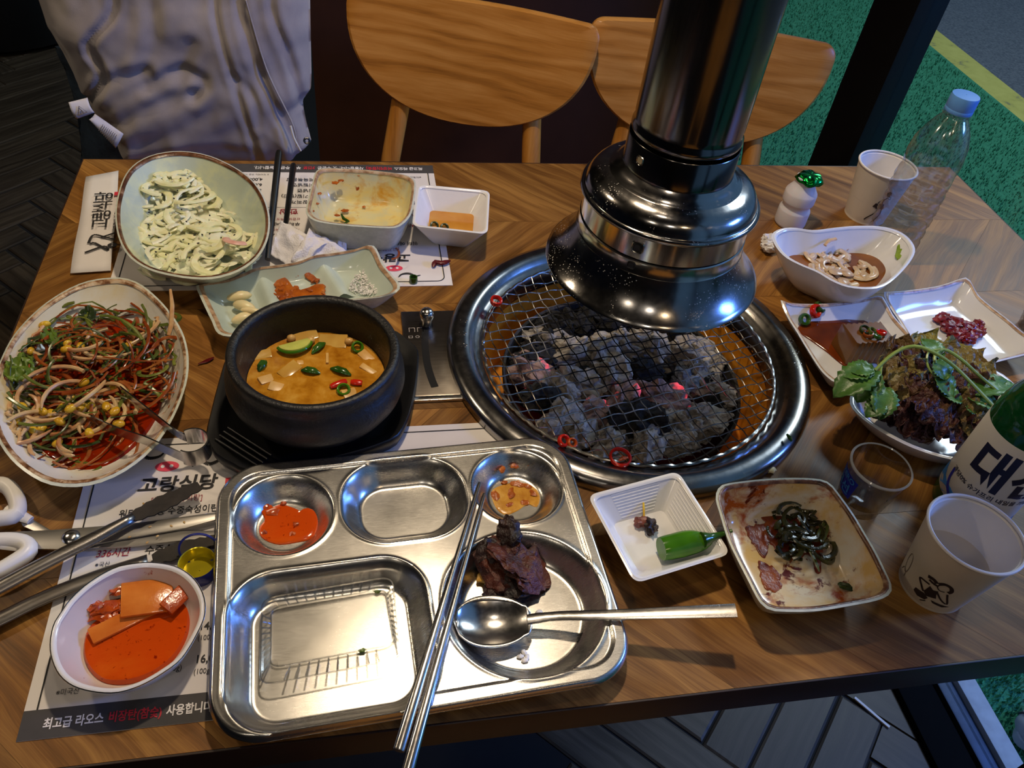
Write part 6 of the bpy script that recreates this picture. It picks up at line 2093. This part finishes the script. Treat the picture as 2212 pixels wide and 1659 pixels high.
lt = leaf_patch([P(1929, 560, 0.040), P(1952, 560, 0.041), P(1972, 540, 0.050), P(1945, 512, 0.050)], 'leaf_light', 'lettuce_scrap', None, 0.002, 10, 6)
tag(lt, 'bright green lettuce scrap stuck inside the boat bowl wall', 'lettuce')
tag(MB().tube([P(1782, 530, 0.043), P(1792, 520, 0.046), P(1806, 516, 0.047)], 0.0024, 7, 0.6).build('onion_scrap', 'onion_pickle'), 'pale onion scrap stuck on the boat bowl wall', 'onion')
ts = MB()
for k in range(5):
    ts.blob(P(1658 + (k % 3) * 7, 516 + k * 5, 0.008), (0.008, 0.006, 0.006), k + 3, 0.5, 2.2, 3)
tag(ts.build('tissue_ball', 'tissue'), 'crumpled white tissue ball beside the boat bowl', 'tissue')

# ================================================================== jelly plate, red paste plate
jp_px = [(1686, 650, .028), (1700, 655, .024), (1740, 658, .021), (1790, 657, .021), (1850, 650, .022), (1890, 642, .025), (1902, 640, .028), (1912, 652, .026), (1930, 684, .021), (1955, 713, .021), (1985, 745, .022), (2015, 775, .025), (2022, 788, .027), (2000, 798, .025), (1940, 808, .021), (1880, 818, .021), (1830, 828, .024), (1808, 829, .027), (1792, 820, .026), (1771, 799, .021), (1745, 759, .02), (1721, 719, .02), (1700, 685, .022)]
JP, JPR, JPC = dish('wavy_plate', 'white wavy-edged plate with tan rim holding acorn jelly in soy sauce', 'plate', jp_px, 0.022, 'white_ware', 'white_ware', 'rim_tan', 0.68, 0.72, 0.004, 0.006, 0.7, n=84)
mottled('soy_dark', [(0.3, rgb(66, 24, 8)), (0.7, rgb(126, 56, 16))], 16, 0.06, 3, 0.02)
puddle_thing('soy_sauce', 'dark soy sauce pooled around the acorn jelly', 'sauce', [('pool', [(1722, 712), (1745, 692), (1790, 688), (1850, 692), (1875, 696), (1870, 730), (1850, 770), (1835, 795), (1815, 785), (1785, 760), (1750, 735)], 0.0066, 0.0014, 'soy_dark', 0.0001)], P(1790, 730, 0.006))
mottled('acorn_jelly', [(0.3, rgb(92, 56, 22)), (0.7, rgb(120, 78, 36))], 14, 0.14, 3, 0.03, **SSS)
j0, j1, j2 = P(1812, 790, 0.008), P(1925, 782, 0.008), P(1838, 735, 0.008)
ej = (j1 - j0)
Lj = 0.047
ej.normalize()
fj = Vector((-ej.y, ej.x, 0))
cj = j0.lerp(j1, 0.5) + fj * 0.016
out = []
for k in range(41):
    x = -Lj / 2 + Lj * k / 40
    out.append((x, -0.016 + 0.0011 * cos(2 * pi * k / 40 * 7)))
for k in range(41):
    x = Lj / 2 - Lj * k / 40
    out.append((x, 0.016 + 0.0011 * cos(2 * pi * k / 40 * 7)))
rg = []
for z, s_ in ((0.0, 0.98), (0.002, 1.0), (0.028, 0.97), (0.030, 0.94)):
    rg.append([cj + ej * p[0] * s_ + fj * p[1] * s_ + Vector((0, 0, z)) for p in out])
tag(MB().loft(rg, True, True).build('acorn_jelly_block', 'acorn_jelly', angle=60), 'brown ridged block of acorn jelly on the wavy white plate', 'acorn jelly')
gj = thing('chili_garnish', 'sliced chili garnish on top of the acorn jelly', 'chili', cj + Vector((0, 0, 0.03)))
for k, (px, py, mt) in enumerate(((1868, 712, 'dark_green'), (1885, 716, 'scallion'), (1892, 724, 'chili_dark'), (1904, 718, 'chili_red'), (1876, 722, 'scallion_red'))):
    rgm = ring_slice(P(px, py, 0.0405), 0.0045, 0.0012, 'chili_ring', mt, gj, 0.3, k)
cgn = thing('chili_slices', 'red and green chili slices on the corner of the wavy plate', 'chili', P(1748, 680, 0.012))
ring_slice(P(1762, 672, 0.018), 0.0062, 0.0021, 'red_chili_ring', 'chili_red', cgn, 0.9, 0.6)
ring_slice(P(1738, 690, 0.014), 0.0052, 0.0020, 'green_chili_ring', 'chili_dark', cgn, 0.8, 0.2)
ring_slice(P(1770, 664, 0.018), 0.0056, 0.0020, 'green_chili_ring', 'chili_dark', cgn, 0.5, 1.2)

rp_px = [(1910, 632, .028), (1925, 632, .025), (1978, 627, .022), (2031, 618, .023), (2070, 605, .026), (2085, 601, .028), (2095, 608, .027), (2111, 637, .022), (2137, 661, .021), (2177, 692, .021), (2212, 722, .022), (2246, 745, .026), (2250, 757, .027), (2212, 768, .023), (2164, 780, .021), (2124, 791, .021), (2060, 806, .023), (2020, 812, .026), (2005, 800, .025), (1985, 765, .021), (1965, 735, .021), (1949, 706, .021), (1928, 674, .022), (1912, 648, .025)]
RP, RPR, RPC = dish('wavy_plate', 'white wavy-edged plate with tan rim holding a dollop of red paste', 'plate', rp_px, 0.022, 'white_ware', 'white_ware', 'rim_tan', 0.68, 0.72, 0.004, 0.006, 0.7, n=84)
mottled('red_paste', [(0.3, rgb(84, 10, 14)), (0.55, rgb(128, 26, 28)), (0.85, rgb(176, 66, 40))], 60, 0.2, 6, 0.7)
rpd = thing('red_paste_dollop', 'chunky dark red seasoned paste on the empty-looking wavy plate', 'paste', P(2075, 712, 0.006))
random.seed(91)
for k, (px, py, s_) in enumerate(((2040, 690, 14), (2062, 700, 16), (2085, 708, 16), (2100, 716, 14), (2070, 722, 15), (2092, 730, 12), (2050, 706, 12), (2112, 702, 9), (2118, 718, 8))):
    MB().blob(P(px, py, 0.011), (s_ * 0.00078, s_ * 0.00064, 0.0058), px, 0.55, 3.2, 3).build('paste_lump', 'red_paste', rpd)

# ================================================================== lettuce plate
lp_px = [(1836, 873), (1859, 902), (1899, 931), (1938, 953), (1978, 971), (2031, 988), (2080, 996), (2130, 990), (2180, 965), (2210, 920), (2214, 872), (2199, 841), (2164, 809), (2124, 793), (2082, 786), (2030, 784), (1960, 792), (1890, 812), (1845, 842)]
LP, LPR, LPC = dish('oval_plate', 'white oval plate under the heap of red leaf lettuce', 'plate', lp_px, 0.032, 'white_ware', 'white_ware', 'white_ware', 0.6, 0.62, 0.004, 0.006, 0.65, lip=0.0012, rim_jit=0)
mottled('lettuce_red', [(0.3, rgb(34, 16, 18)), (0.48, rgb(70, 32, 32)), (0.6, rgb(92, 66, 34)), (0.85, rgb(120, 112, 50))], 28, 0.55, 6, 1.0, bdist=0.006)
mottled('lettuce_mix', [(0.3, rgb(84, 50, 40)), (0.5, rgb(126, 110, 60)), (0.7, rgb(150, 146, 76)), (0.9, rgb(166, 120, 112))], 24, 0.5, 6, 1.0, bdist=0.006)
mottled('herb_green', [(0.3, rgb(48, 86, 30)), (0.6, rgb(84, 126, 50)), (0.85, rgb(116, 156, 78))], 50, 0.35, 4, 0.3)
mottled('stem_green', [(0.3, rgb(116, 146, 66)), (0.7, rgb(156, 180, 96))], 30, 0.3, 3, 0.05)
def frilly_leaf(base, tip, wd, lift, seed, mat, frill=0.0058):
    """leaf with a frilled border; base -> tip, both above the plate"""
    rows = []
    n_l, n_w = 40, 30
    d = tip - base
    s_ = Vector((-d.y, d.x, 0)).normalized()
    for j in range(n_l + 1):
        v = j / n_l
        wv = wd * (0.25 + 0.95 * sin(pi * min(1, 0.12 + v * 0.80)))
        if v > 0.88:
            wv *= sqrt(max(0.02, 1 - ((v - 0.88) / 0.12) ** 2))
        c = base.lerp(tip, v) + Vector((0, 0, lift * sin(pi * v)))
        row = []
        for i in range(n_w + 1):
            x = i / n_w * 2 - 1
            fr = abs(x) ** 2.2
            ph = v * 24 + seed * 2 + (3 if x > 0 else 0) + 3 * noise.noise(Vector((v * 6, seed, x)))
            z = frill * fr * sin(ph) + 0.35 * wd * (x * x) * (0.6 + 0.8 * noise.noise(Vector((seed, v * 3, x)))) + 0.006 * noise.noise(Vector((v * 9, x * 5, seed))) + 0.004 * noise.noise(Vector((v * 22, x * 12, seed)))
            row.append(c + s_ * (wv * x + 0.4 * frill * fr * cos(ph * 1.3)) + Vector((0, 0, z)) + d.normalized() * frill * 0.5 * fr * cos(ph))
        rows.append(row)
    o = MB().loft(rows, closed=False).build('lettuce_leaf', mat, None, solid=0.0007)
    return o
random.seed(101)
LG = 'red leaf lettuce leaves on the oval plate'
spec = [((1895, 890), (2010, 955), 0.022, 0.012, 0, 0.012), ((2090, 965), (1960, 905), 0.024, 0.018, 0, 0.014), ((1935, 880), (2060, 945), 0.026, 0.024, 0, 0.016), ((2150, 945), (2060, 890), 0.024, 0.018, 0, 0.02),
        ((1925, 880), (1965, 800), 0.024, 0.022, 1, 0.022), ((2010, 900), (2040, 790), 0.026, 0.022, 0, 0.03), ((2060, 870), (1985, 722), 0.022, 0.012, 1, 0.034), ((2085, 890), (2060, 742), 0.020, 0.016, 1, 0.036),
        ((1995, 880), (1905, 785), 0.024, 0.014, 1, 0.034), ((2040, 940), (1955, 860), 0.024, 0.018, 0, 0.032), ((2100, 945), (2130, 870), 0.022, 0.016, 1, 0.03), ((1975, 935), (1925, 870), 0.020, 0.014, 0, 0.026), ((2020, 900), (1930, 735), 0.018, 0.012, 0, 0.036)]
ll = ['dark red frilled lettuce leaf in the heap on the oval plate', 'yellow-green and pink frilled lettuce leaf in the heap on the oval plate']
for k, (a_, b2, wd, lift, mt, z0) in enumerate(spec):
    o = frilly_leaf(P(a_[0], a_[1], z0 + 0.004), P(b2[0], b2[1], z0 + 0.012), wd, lift, k * 1.7 + 1, ('lettuce_red', 'lettuce_mix')[mt])
    tag(o, ll[mt], 'lettuce', LG)
def herb_leaf(base, tip, wd, seed, parent, mat='herb_green'):
    """toothed pointed leaf"""
    d = tip - base
    L_ = d.length
    t = d.normalized()
    s_ = t.cross(Vector((0, 0, 1))).normalized()
    up = s_.cross(t)
    rows = []
    for j in range(15):
        v = j / 14
        wv = wd * (sin(pi * (0.08 + v * 0.92)) ** 0.8) * (1 + 0.22 * (j % 2)) + 0.0006
        c = base + t * L_ * v + up * 0.12 * L_ * sin(pi * v)
        rows.append([c + s_ * wv * x + up * (0.25 * wd * x * x + 0.0012 * noise.noise(Vector((v * 6, x * 3, seed)))) for x in (-1, -0.6, -0.25, 0, 0.25, 0.6, 1)])
    return MB().loft(rows, closed=False).build('herb_leaf', mat, parent, solid=0.0006)
h1 = thing('herb_sprig', 'long-stemmed green herb sprig arching over the lettuce heap', 'herb', P(1985, 800, 0.04))
st1 = spline([P(2172, 905, 0.050), P(2120, 850, 0.064), P(2060, 790, 0.080), P(2010, 758, 0.088), P(1970, 748, 0.088), P(1930, 764, 0.080), P(1890, 800, 0.068)], 26, False)
MB().tube(st1, 0.0017, 8).build('stem', 'stem_green', h1)
for (b_p, t_p, wd) in (((1892, 798, 0.068), (1800, 860, 0.050), 0.014), ((1885, 805, 0.067), (1815, 815, 0.060), 0.010), ((1890, 802, 0.066), (1850, 870, 0.046), 0.012), ((1886, 800, 0.069), (1835, 805, 0.064), 0.009)):
    herb_leaf(P(*b_p), P(*t_p), wd, wd * 900, h1)
st2 = spline([P(1905, 785, 0.072), P(1902, 815, 0.066), P(1910, 838, 0.060)], 8, False)
MB().tube(st2, 0.0012, 6).build('stem', 'stem_green', h1)
herb_leaf(P(1910, 836, 0.060), P(1898, 908, 0.046), 0.011, 4, h1)
herb_leaf(P(1908, 870, 0.054), P(1870, 902, 0.046), 0.008, 5, h1)
h2 = thing('herb_sprig', 'green herb sprig with curled stem and broad leaves beside the bottle', 'herb', P(2080, 830, 0.04))
st3 = spline([P(2176, 860, 0.056), P(2120, 815, 0.068), P(2075, 775, 0.078), P(2040, 755, 0.082), P(2020, 765, 0.080), P(2020, 785, 0.076)], 20, False)
MB().tube(st3, 0.0016, 8).build('stem', 'stem_green', h2)
st4 = spline([P(2030, 755, 0.083), P(2005, 762, 0.080), P(2004, 790, 0.074), P(2020, 815, 0.068)], 14, False)
MB().tube(st4, 0.0011, 6).build('stem', 'stem_green', h2)
for (b_p, t_p, wd) in (((2018, 780, 0.076), (2040, 822, 0.066), 0.012), ((2018, 812, 0.068), (2052, 858, 0.056), 0.013), ((2030, 775, 0.076), (1990, 735, 0.074), 0.009), ((2085, 855, 0.055), (2150, 880, 0.05), 0.014), ((2090, 850, 0.055), (2190, 838, 0.054), 0.012), ((2080, 870, 0.052), (2110, 895, 0.046), 0.010), ((2160, 850, 0.055), (2215, 858, 0.05), 0.010), ((2030, 850, 0.06), (2075, 868, 0.054), 0.010)):
    herb_leaf(P(*b_p), P(*t_p), wd, b_p[0] * 0.01, h2)

# ================================================================== scraps on the table and grill
def scrap_ring(px, py, z, r_, tr, mat, label, tilt=0.2, sq=1.0, cat='chili'):
    o = ring_slice(P(px, py, z), r_, tr, 'chili_slice', mat, None, tilt, 0.6, sq)
    return tag(o, label, cat)
scrap_ring(1072, 650, 0.0145, 0.0052, 0.0018, 'chili_red', 'red chili slice on the inner slope of the grill ring', 0.2)
scrap_ring(1340, 988, 0.0045, 0.0092, 0.0014, 'chili_red', 'large red chili ring lying on the grill net', 0.1)
scrap_ring(1218, 952, 0.005, 0.0045, 0.0018, 'chili_red', 'curled red chili slice on the grill net edge', 0.5)
scrap_ring(1236, 957, 0.0048, 0.0038, 0.0014, 'kimchi_red', 'orange chili core piece on the grill net edge', 0.5)
o = MB().tube([P(1336, 995, 0.006), P(1346, 990, 0.008), P(1356, 988, 0.007)], [0.001, 0.0022, 0.001], 7, 0.6).build('chili_core', 'kimchi_red')
tag(o, 'orange chili core inside the large red ring on the net', 'chili')
o = MB().tube([P(1700, 938, 0.018), P(1706, 946, 0.018), P(1710, 953, 0.017)], [0.001, 0.002, 0.001], 7).build('chili_strip', 'chili_dark')
tag(o, 'small green chili strip on the grill outer ring', 'chili')
mottled('chili_wine', [(0.3, rgb(70, 14, 18)), (0.7, rgb(120, 30, 34))], 40, 0.25, 3, 0.3)
o = MB().tube(spline([P(936, 577, 0.003), P(940, 566, 0.004), P(955, 568, 0.004), P(973, 563, 0.004)], 10, False), [0.001, 0.0025, 0.003, 0.003, 0.0028, 0.003, 0.0032, 0.003, 0.0022, 0.001], 8, 0.7).build('chili_skin', 'chili_wine')
tag(o, 'dark red curled chili skin on the corner of the far placemat', 'chili')
b = MB().lathe(P(893, 609, 0.0012), [(0.0042, 0), (0.0046, 0.002), (0.0044, 0.007), (0.0032, 0.0072), (0.0028, 0.003)], 24)
tag(b.build('scallion_ring', 'chili_dark'), 'green scallion ring standing on the far placemat edge', 'scallion')
o = MB().tube(spline([P(846, 560, 0.012), P(858, 556, 0.012), P(862, 545, 0.01), P(856, 536, 0.008)], 10, False), 0.0014, 6, 0.6).build('vegetable_strand', 'scallion_red')
tag(o, 'brown limp vegetable strand beside the salt corner of the divided plate', 'food scrap')
o = MB().tube(spline([P(428, 786, 0.002), P(445, 780, 0.002), P(462, 772, 0.002)], 8, False), [0.0008, 0.001, 0.0014, 0.002, 0.0022, 0.002, 0.0014, 0.0008], 6, 0.6).build('dried_chili_bit', 'chili_wine')
tag(o, 'dark dried chili bit on bare wood left of the stone pot', 'food scrap')
o = MB().blob(P(1666, 1014, 0.003), (0.0045, 0.0045, 0.0025), 4, 0.4, 2, 2).build('garlic_scrap', 'garlic')
tag(o, 'pale garlic scrap on the wood outside the grill ring', 'food scrap')
mottled('sesame_tan', [(0.3, rgb(170, 130, 70)), (0.7, rgb(206, 170, 110))], 60, 0.5, 3, 0)
b = MB()
random.seed(5)
for (px, py) in ((324, 1138), (398, 1128), (310, 1088), (280, 1160), (318, 1172), (340, 1158), (370, 1136)):
    b.blob(P(px, py, 0.0085), (0.0014, 0.0009, 0.0006), px, 0.1, 1, 1, Matrix.Rotation(px, 3, 'Z'))
tag(b.build('sesame_seeds', 'sesame_tan'), 'sesame seeds and crumbs scattered on the scissor blades', 'sesame', None, 'stuff')

# ================================================================== jacket on the chair
m, b_, n_ = base_mat('jacket_cloth', rgb(176, 166, 164), 0.8)
t_ = n_.noise(900, 2, 0.5, n_.coord())
t2 = n_.noise(14, 4, 0.6, n_.coord())
n_.link(n_.ramp(t2.outputs[0], [(0.3, rgb(150, 141, 142)), (0.7, rgb(172, 163, 160))]).outputs[0], b_.inputs['Base Color'])
n_.link(n_.bump(t_.outputs[0], 0.3, 0.0006), b_.inputs['Normal'])
b_.inputs['Sheen Weight'].default_value = 0.2
JY = 1.165
rowsL = [(-60, 60), (-30, 72), (0, 84), (57, 105), (111, 135), (159, 159), (189, 172), (213, 190), (243, 203), (263, 219), (304, 250), (331, 262), (348, 285)]
rowsR = [(-60, 666), (-30, 668), (0, 670), (57, 671), (111, 672), (159, 673), (189, 672), (216, 654), (240, 657), (263, 662), (304, 673), (331, 645), (348, 610)]
def interp(tab, y):
    for (a_, xa), (b2, xb) in zip(tab, tab[1:]):
        if y <= b2:
            return xa + (xb - xa) * (y - a_) / (b2 - a_)
    return tab[-1][1]
creases = [([(474, -60), (474, 0), (500, 100), (557, 294), (562, 340)], 0.010, 7), ([(525, -60), (527, 0), (574, 150), (631, 270), (642, 332)], 0.014, 9), ([(590, -60), (592, 0), (625, 100), (655, 216)], 0.013, 8), ([(258, -60), (256, 0), (205, 66), (236, 128), (196, 205)], 0.012, 9),
           ([(196, 205), (250, 140), (330, 120)], 0.009, 12), ([(330, 150), (400, 120), (450, 145), (430, 170)], 0.010, 12), ([(220, 262), (330, 200), (420, 170)], 0.008, 14), ([(260, 300), (360, 265), (480, 200)], 0.007, 16), ([(120, 60), (150, 100), (160, 150)], 0.007, 8), ([(340, -40), (340, 60), (310, 150)], 0.007, 16), ([(420, 60), (400, 130)], 0.007, 14), ([(280, 335), (400, 300), (540, 300)], 0.008, 12), ([(510, 130), (555, 180), (560, 240)], 0.006, 8)]
creases = [([(p_.x, p_.y) for p_ in spline([Vector((x, y, 0)) for x, y in pl], 14, False)], dep, wd) for pl, dep, wd in creases]
def seg_d(px, py, pl):
    best = 1e9
    for (x0, y0), (x1, y1) in zip(pl, pl[1:]):
        dx, dy = x1 - x0, y1 - y0
        t = max(0, min(1, ((px - x0) * dx + (py - y0) * dy) / (dx * dx + dy * dy)))
        best = min(best, math.hypot(px - x0 - dx * t, py - y0 - dy * t))
    return best
NU, NV = 96, 70
front, back = [], []
for j in range(NV + 1):
    py = -60 + 408 * j / NV
    rf_, rb_ = [], []
    xl, xr = interp(rowsL, py), interp(rowsR, py)
    for i in range(NU + 1):
        u = i / NU
        px = xl + (xr - xl) * u
        e = min(u, 1 - u, (1 - j / NV) * 0.8 + 0.0) * 14
        puff = 0.055 * (1 - math.exp(-max(0, e)))
        d = puff + 0.008 * noise.noise(Vector((px * 0.009, py * 0.011, 2.0))) + 0.0022 * noise.noise(Vector((px * 0.03, py * 0.025, 7.0)))
        for pl, dep, wd in creases:
            q = seg_d(px, py, pl) / wd
            if q < 4:
                d -= 0.46 * (dep * math.exp(-q * q) - dep * 0.35 * math.exp(-((q - 2.0) ** 2)))
        p = PY(px, py, JY + 0.03)
        rf_.append(Vector((p.x, p.y - max(0.0, d) , p.z)))
        rb_.append(Vector((p.x, p.y + 0.035 * (1 - math.exp(-max(0, e))), p.z)))
    front.append(rf_)
    back.append(rb_)
jk = thing('padded_jacket', 'pale grey-beige padded jacket draped over the chair back, lining out', 'jacket', (-0.21, 1.19, 0.5))
b = MB().loft(front, closed=False)
b.loft([r_[::-1] for r_ in back], closed=False)
for k_ in (0, NU):
    b.loft([[r_[k_] for r_ in front], [r_[k_] for r_ in back]] if k_ else [[r_[k_] for r_ in back], [r_[k_] for r_ in front]], closed=False)
b.loft([front[-1], back[-1]], closed=False)
b.loft([back[0], front[0]], closed=False)
b.build('shell_fabric', 'jacket_cloth', jk, weld=True, angle=180)
def on_j(px, py, off=0.0):
    return PY(px, py, JY - 0.02 - off)
steel('snap_steel', (0.4, 0.4, 0.42, 1), 0.3, 0.1)
sp_ = on_j(663, 304, 0.012)
MB().lathe(sp_, [(0.0022, 0), (0.004, 0.0006), (0.0055, 0.0), (0.0052, -0.002)], 24, axis=(0, -1, 0.2)).build('snap_button', 'snap_steel', jk)
MB().tube(spline([on_j(628, 272, 0.01), on_j(636, 300, 0.014), on_j(650, 326, 0.016)], 10, False), 0.0016, 6).build('drawcord', 'plastic_white', jk)
MB().tube(spline([on_j(p_[0], p_[1], 0.004) for p_ in ((531, 0), (576, 150), (633, 270), (640, 318))], 20, False), 0.0022, 6, 0.5).build('zip_tape', 'jacket_cloth', jk)
plain('tag_white', rgb(214, 212, 216), 0.7, var=0.02)
def care_tag(quad, nm):
    q = [PY(p_[0], p_[1], JY - 0.045 + p_[2]) for p_ in quad]
    n_2 = 8
    rows = []
    for j in range(n_2 + 1):
        rows.append([q[0].lerp(q[1], i / n_2).lerp(q[3].lerp(q[2], i / n_2), j / n_2) + Vector((0, -0.004 * sin(pi * i / n_2), 0)) for i in range(n_2 + 1)])
    MB().loft(rows, closed=False).build(nm, 'tag_white', jk, solid=0.0006)
    return q
tq1 = care_tag([(148, 221, 0), (165, 257, 0), (204, 243, 0), (189, 211, 0.01)], 'care_tag')
tq2 = care_tag([(205, 246, 0.01), (192, 258, 0), (250, 320, 0), (267, 289, 0)], 'care_tag')
def tag_line(q, pts, w_, nm):
    out = []
    sp2 = [q[0].lerp(q[1], v).lerp(q[3].lerp(q[2], v), u) + Vector((0, -0.0065, 0)) for u, v in pts]
    MB().tube(sp2, w_, 4).build(nm, 'print_line', jk)
tag_line(tq1, [(0.25, 0.75), (0.75, 0.72), (0.5, 0.25), (0.25, 0.75)], 0.0007, 'triangle_print')
tag_line(tq1, [(0.5, 0.45), (0.52, 0.55), (0.48, 0.6), (0.55, 0.66)], 0.0006, 'triangle_print')
for k in range(9):
    tag_line(tq2, [(0.35 + 0.06 * k, 0.15), (0.35 + 0.06 * k, 0.85)], 0.0004, 'print_row')
# dark blue garment under it
mottled('denim', [(0.3, rgb(30, 44, 60)), (0.7, rgb(52, 70, 90))], 40, 0.9, 5, 0.4)
rows = []
bk_ = []
for j in range(25):
    py = 100 + 280 * j / 24
    xl = interp([(100, 118), (150, 140), (200, 156), (260, 168), (320, 176), (380, 172)], py)
    rows.append([PY(xl + (330 - xl) * i / 20, py, 1.30) + Vector((0, -0.03 * sin(pi * i / 20) - 0.008 * noise.noise(Vector((i * 0.4, j * 0.25, 3))), 0)) for i in range(21)])
    bk_.append([PY(xl + (330 - xl) * i / 20, py, 1.30) + Vector((0, 0.02 * sin(pi * i / 20), 0)) for i in range(21)])
b = MB().loft(rows, closed=False)
b.loft([r_[::-1] for r_ in bk_], closed=False)
tag(b.build('blue_garment', 'denim', weld=True), 'dark blue garment hanging below the pale jacket on the chair', 'clothing')

# black pouf in the dark room corner, stick and shoe on the ground
pf = MB().lathe((-1.22, 3.22, 0), [(0.30, 0.0), (0.34, 0.02), (0.36, 0.10), (0.36, 0.36), (0.34, 0.43), (0.25, 0.455), (0.02, 0.46)], 40, True, True)
tag(pf.build('round_pouf', 'black_plastic'), 'black round pouf seat in the dark back of the room', 'pouf')
st_ = MB().box((-0.055, -0.0022, 0), (0.055, 0.0022, 0.003))
sa, sb = P(1846, 1507, -0.748), P(1921, 1571, -0.748)
dv = (sb - sa)
an = atan2(dv.y, dv.x)
L_ = dv.length / 2
st_ = MB().box((-L_, -0.0022, 0.0), (L_, 0.0022, 0.003))
cm_ = sa.lerp(sb, 0.5)
st_.v = [Vector((cm_.x + p.x * cos(an) - p.y * sin(an), cm_.y + p.x * sin(an) + p.y * cos(an), 0.0005 + p.z)) for p in st_.v]
tag(st_.build('paper_stick', 'cup_inner'), 'thin white stick dropped on the floor by the window track', 'stick')

plain('shoe_grey', rgb(180, 186, 190), 0.7, var=0.05)
plain('shoe_dark', rgb(60, 66, 72), 0.7)
sh = thing('sneaker', 'grey-white striped sneaker on the turf outside the window', 'shoe', (1.19, 0.37, 0.0))
def shoe_ring(x, hw, z0, z1, n_=16):
    return [Vector((x, 0.37 + hw * cos(2 * pi * k / n_), (z0 + z1) / 2 + (z1 - z0) / 2 * sin(2 * pi * k / n_))) for k in range(n_)]
MB().loft([shoe_ring(1.054, 0.012, 0.02, 0.04), shoe_ring(1.061, 0.03, 0.016, 0.052), shoe_ring(1.086, 0.043, 0.014, 0.064), shoe_ring(1.136, 0.047, 0.014, 0.078), shoe_ring(1.216, 0.042, 0.014, 0.10), shoe_ring(1.296, 0.038, 0.014, 0.105), shoe_ring(1.326, 0.025, 0.016, 0.10)], True, True).build('upper', 'shoe_grey', sh)
so_ = [(1.051 + 0.14 + 0.142 * cos(2 * pi * k / 32), 0.37 + 0.047 * sin(2 * pi * k / 32)) for k in range(32)]
MB().prism(so_, 0.012, 0.030).build('sole', 'shoe_grey', sh, bevel=0.003)
for k in range(3):
    MB().tube([Vector((1.071 + 0.016 * k, 0.37 + (0.036 + 0.003 * k) * cos(a), 0.036 + (0.024 + 0.006 * k) * sin(a))) for a in [pi * i / 10 for i in range(11)]], 0.002, 6).build('stripe', 'shoe_dark', sh)

# ================================================================== pieces that belong to a part
def nest(thing_name, pieces, part):
    for t in [o for o in COL.objects if o.parent is None and o.name.split('.')[0] == thing_name]:
        host = [c for c in t.children if c.name.split('.')[0] == part]
        if not host:
            continue
        for c in list(t.children):
            if c.name.split('.')[0] in pieces:
                c.parent = host[0]
for args in (('exhaust_hood', ('slot', 'slot_frame'), 'upper_band'), ('exhaust_hood', ('rivet_hole',), 'lower_band'), ('exhaust_hood', ('rivet',), 'collar'), ('exhaust_hood', ('flare_lining',), 'flare'),
             ('soju_bottle', ('label_lettering', 'wave_print'), 'label_wrap'), ('padded_jacket', ('triangle_print',), 'care_tag'), ('water_bottle', ('neck_ring',), 'bottle_body'),
             ('paper_cup', ('hair', 'face_line', 'bodice', 'arm_line', 'skirt', 'carried_tray', 'leg_line', 'body_line', 'bag', 'sketch_line', 'lettering', 'base_seam'), 'wall'),
             ('shot_glass', ('blue_print', 'lettering', 'lip'), 'glass_wall'), ('paper_placemat', ('nostril_mark',), 'snout_mark'), ('chopstick_sleeve', ('logo_lettering', 'lettering', 'seal_mark', 'brush_stroke', 'snout_mark', 'nostril_mark'), 'paper'),
             ('divided_plate', ('ridge',), 'well'), ('square_dish', ('wall_rib',), 'well'), ('clear_plastic_tray', ('rib', 'edge_bead'), 'shell'), ('pot_stand', ('rib',), 'stand_body'),
             ('damper_plate', ('engraved_lettering', 'slot'), 'plate'), ('table_grill', ('stamped_mark',), 'outer_ring'), ('sneaker', ('stripe',), 'upper'), ('bottle_cap', ('lining',), 'shell')):
    nest(*args)
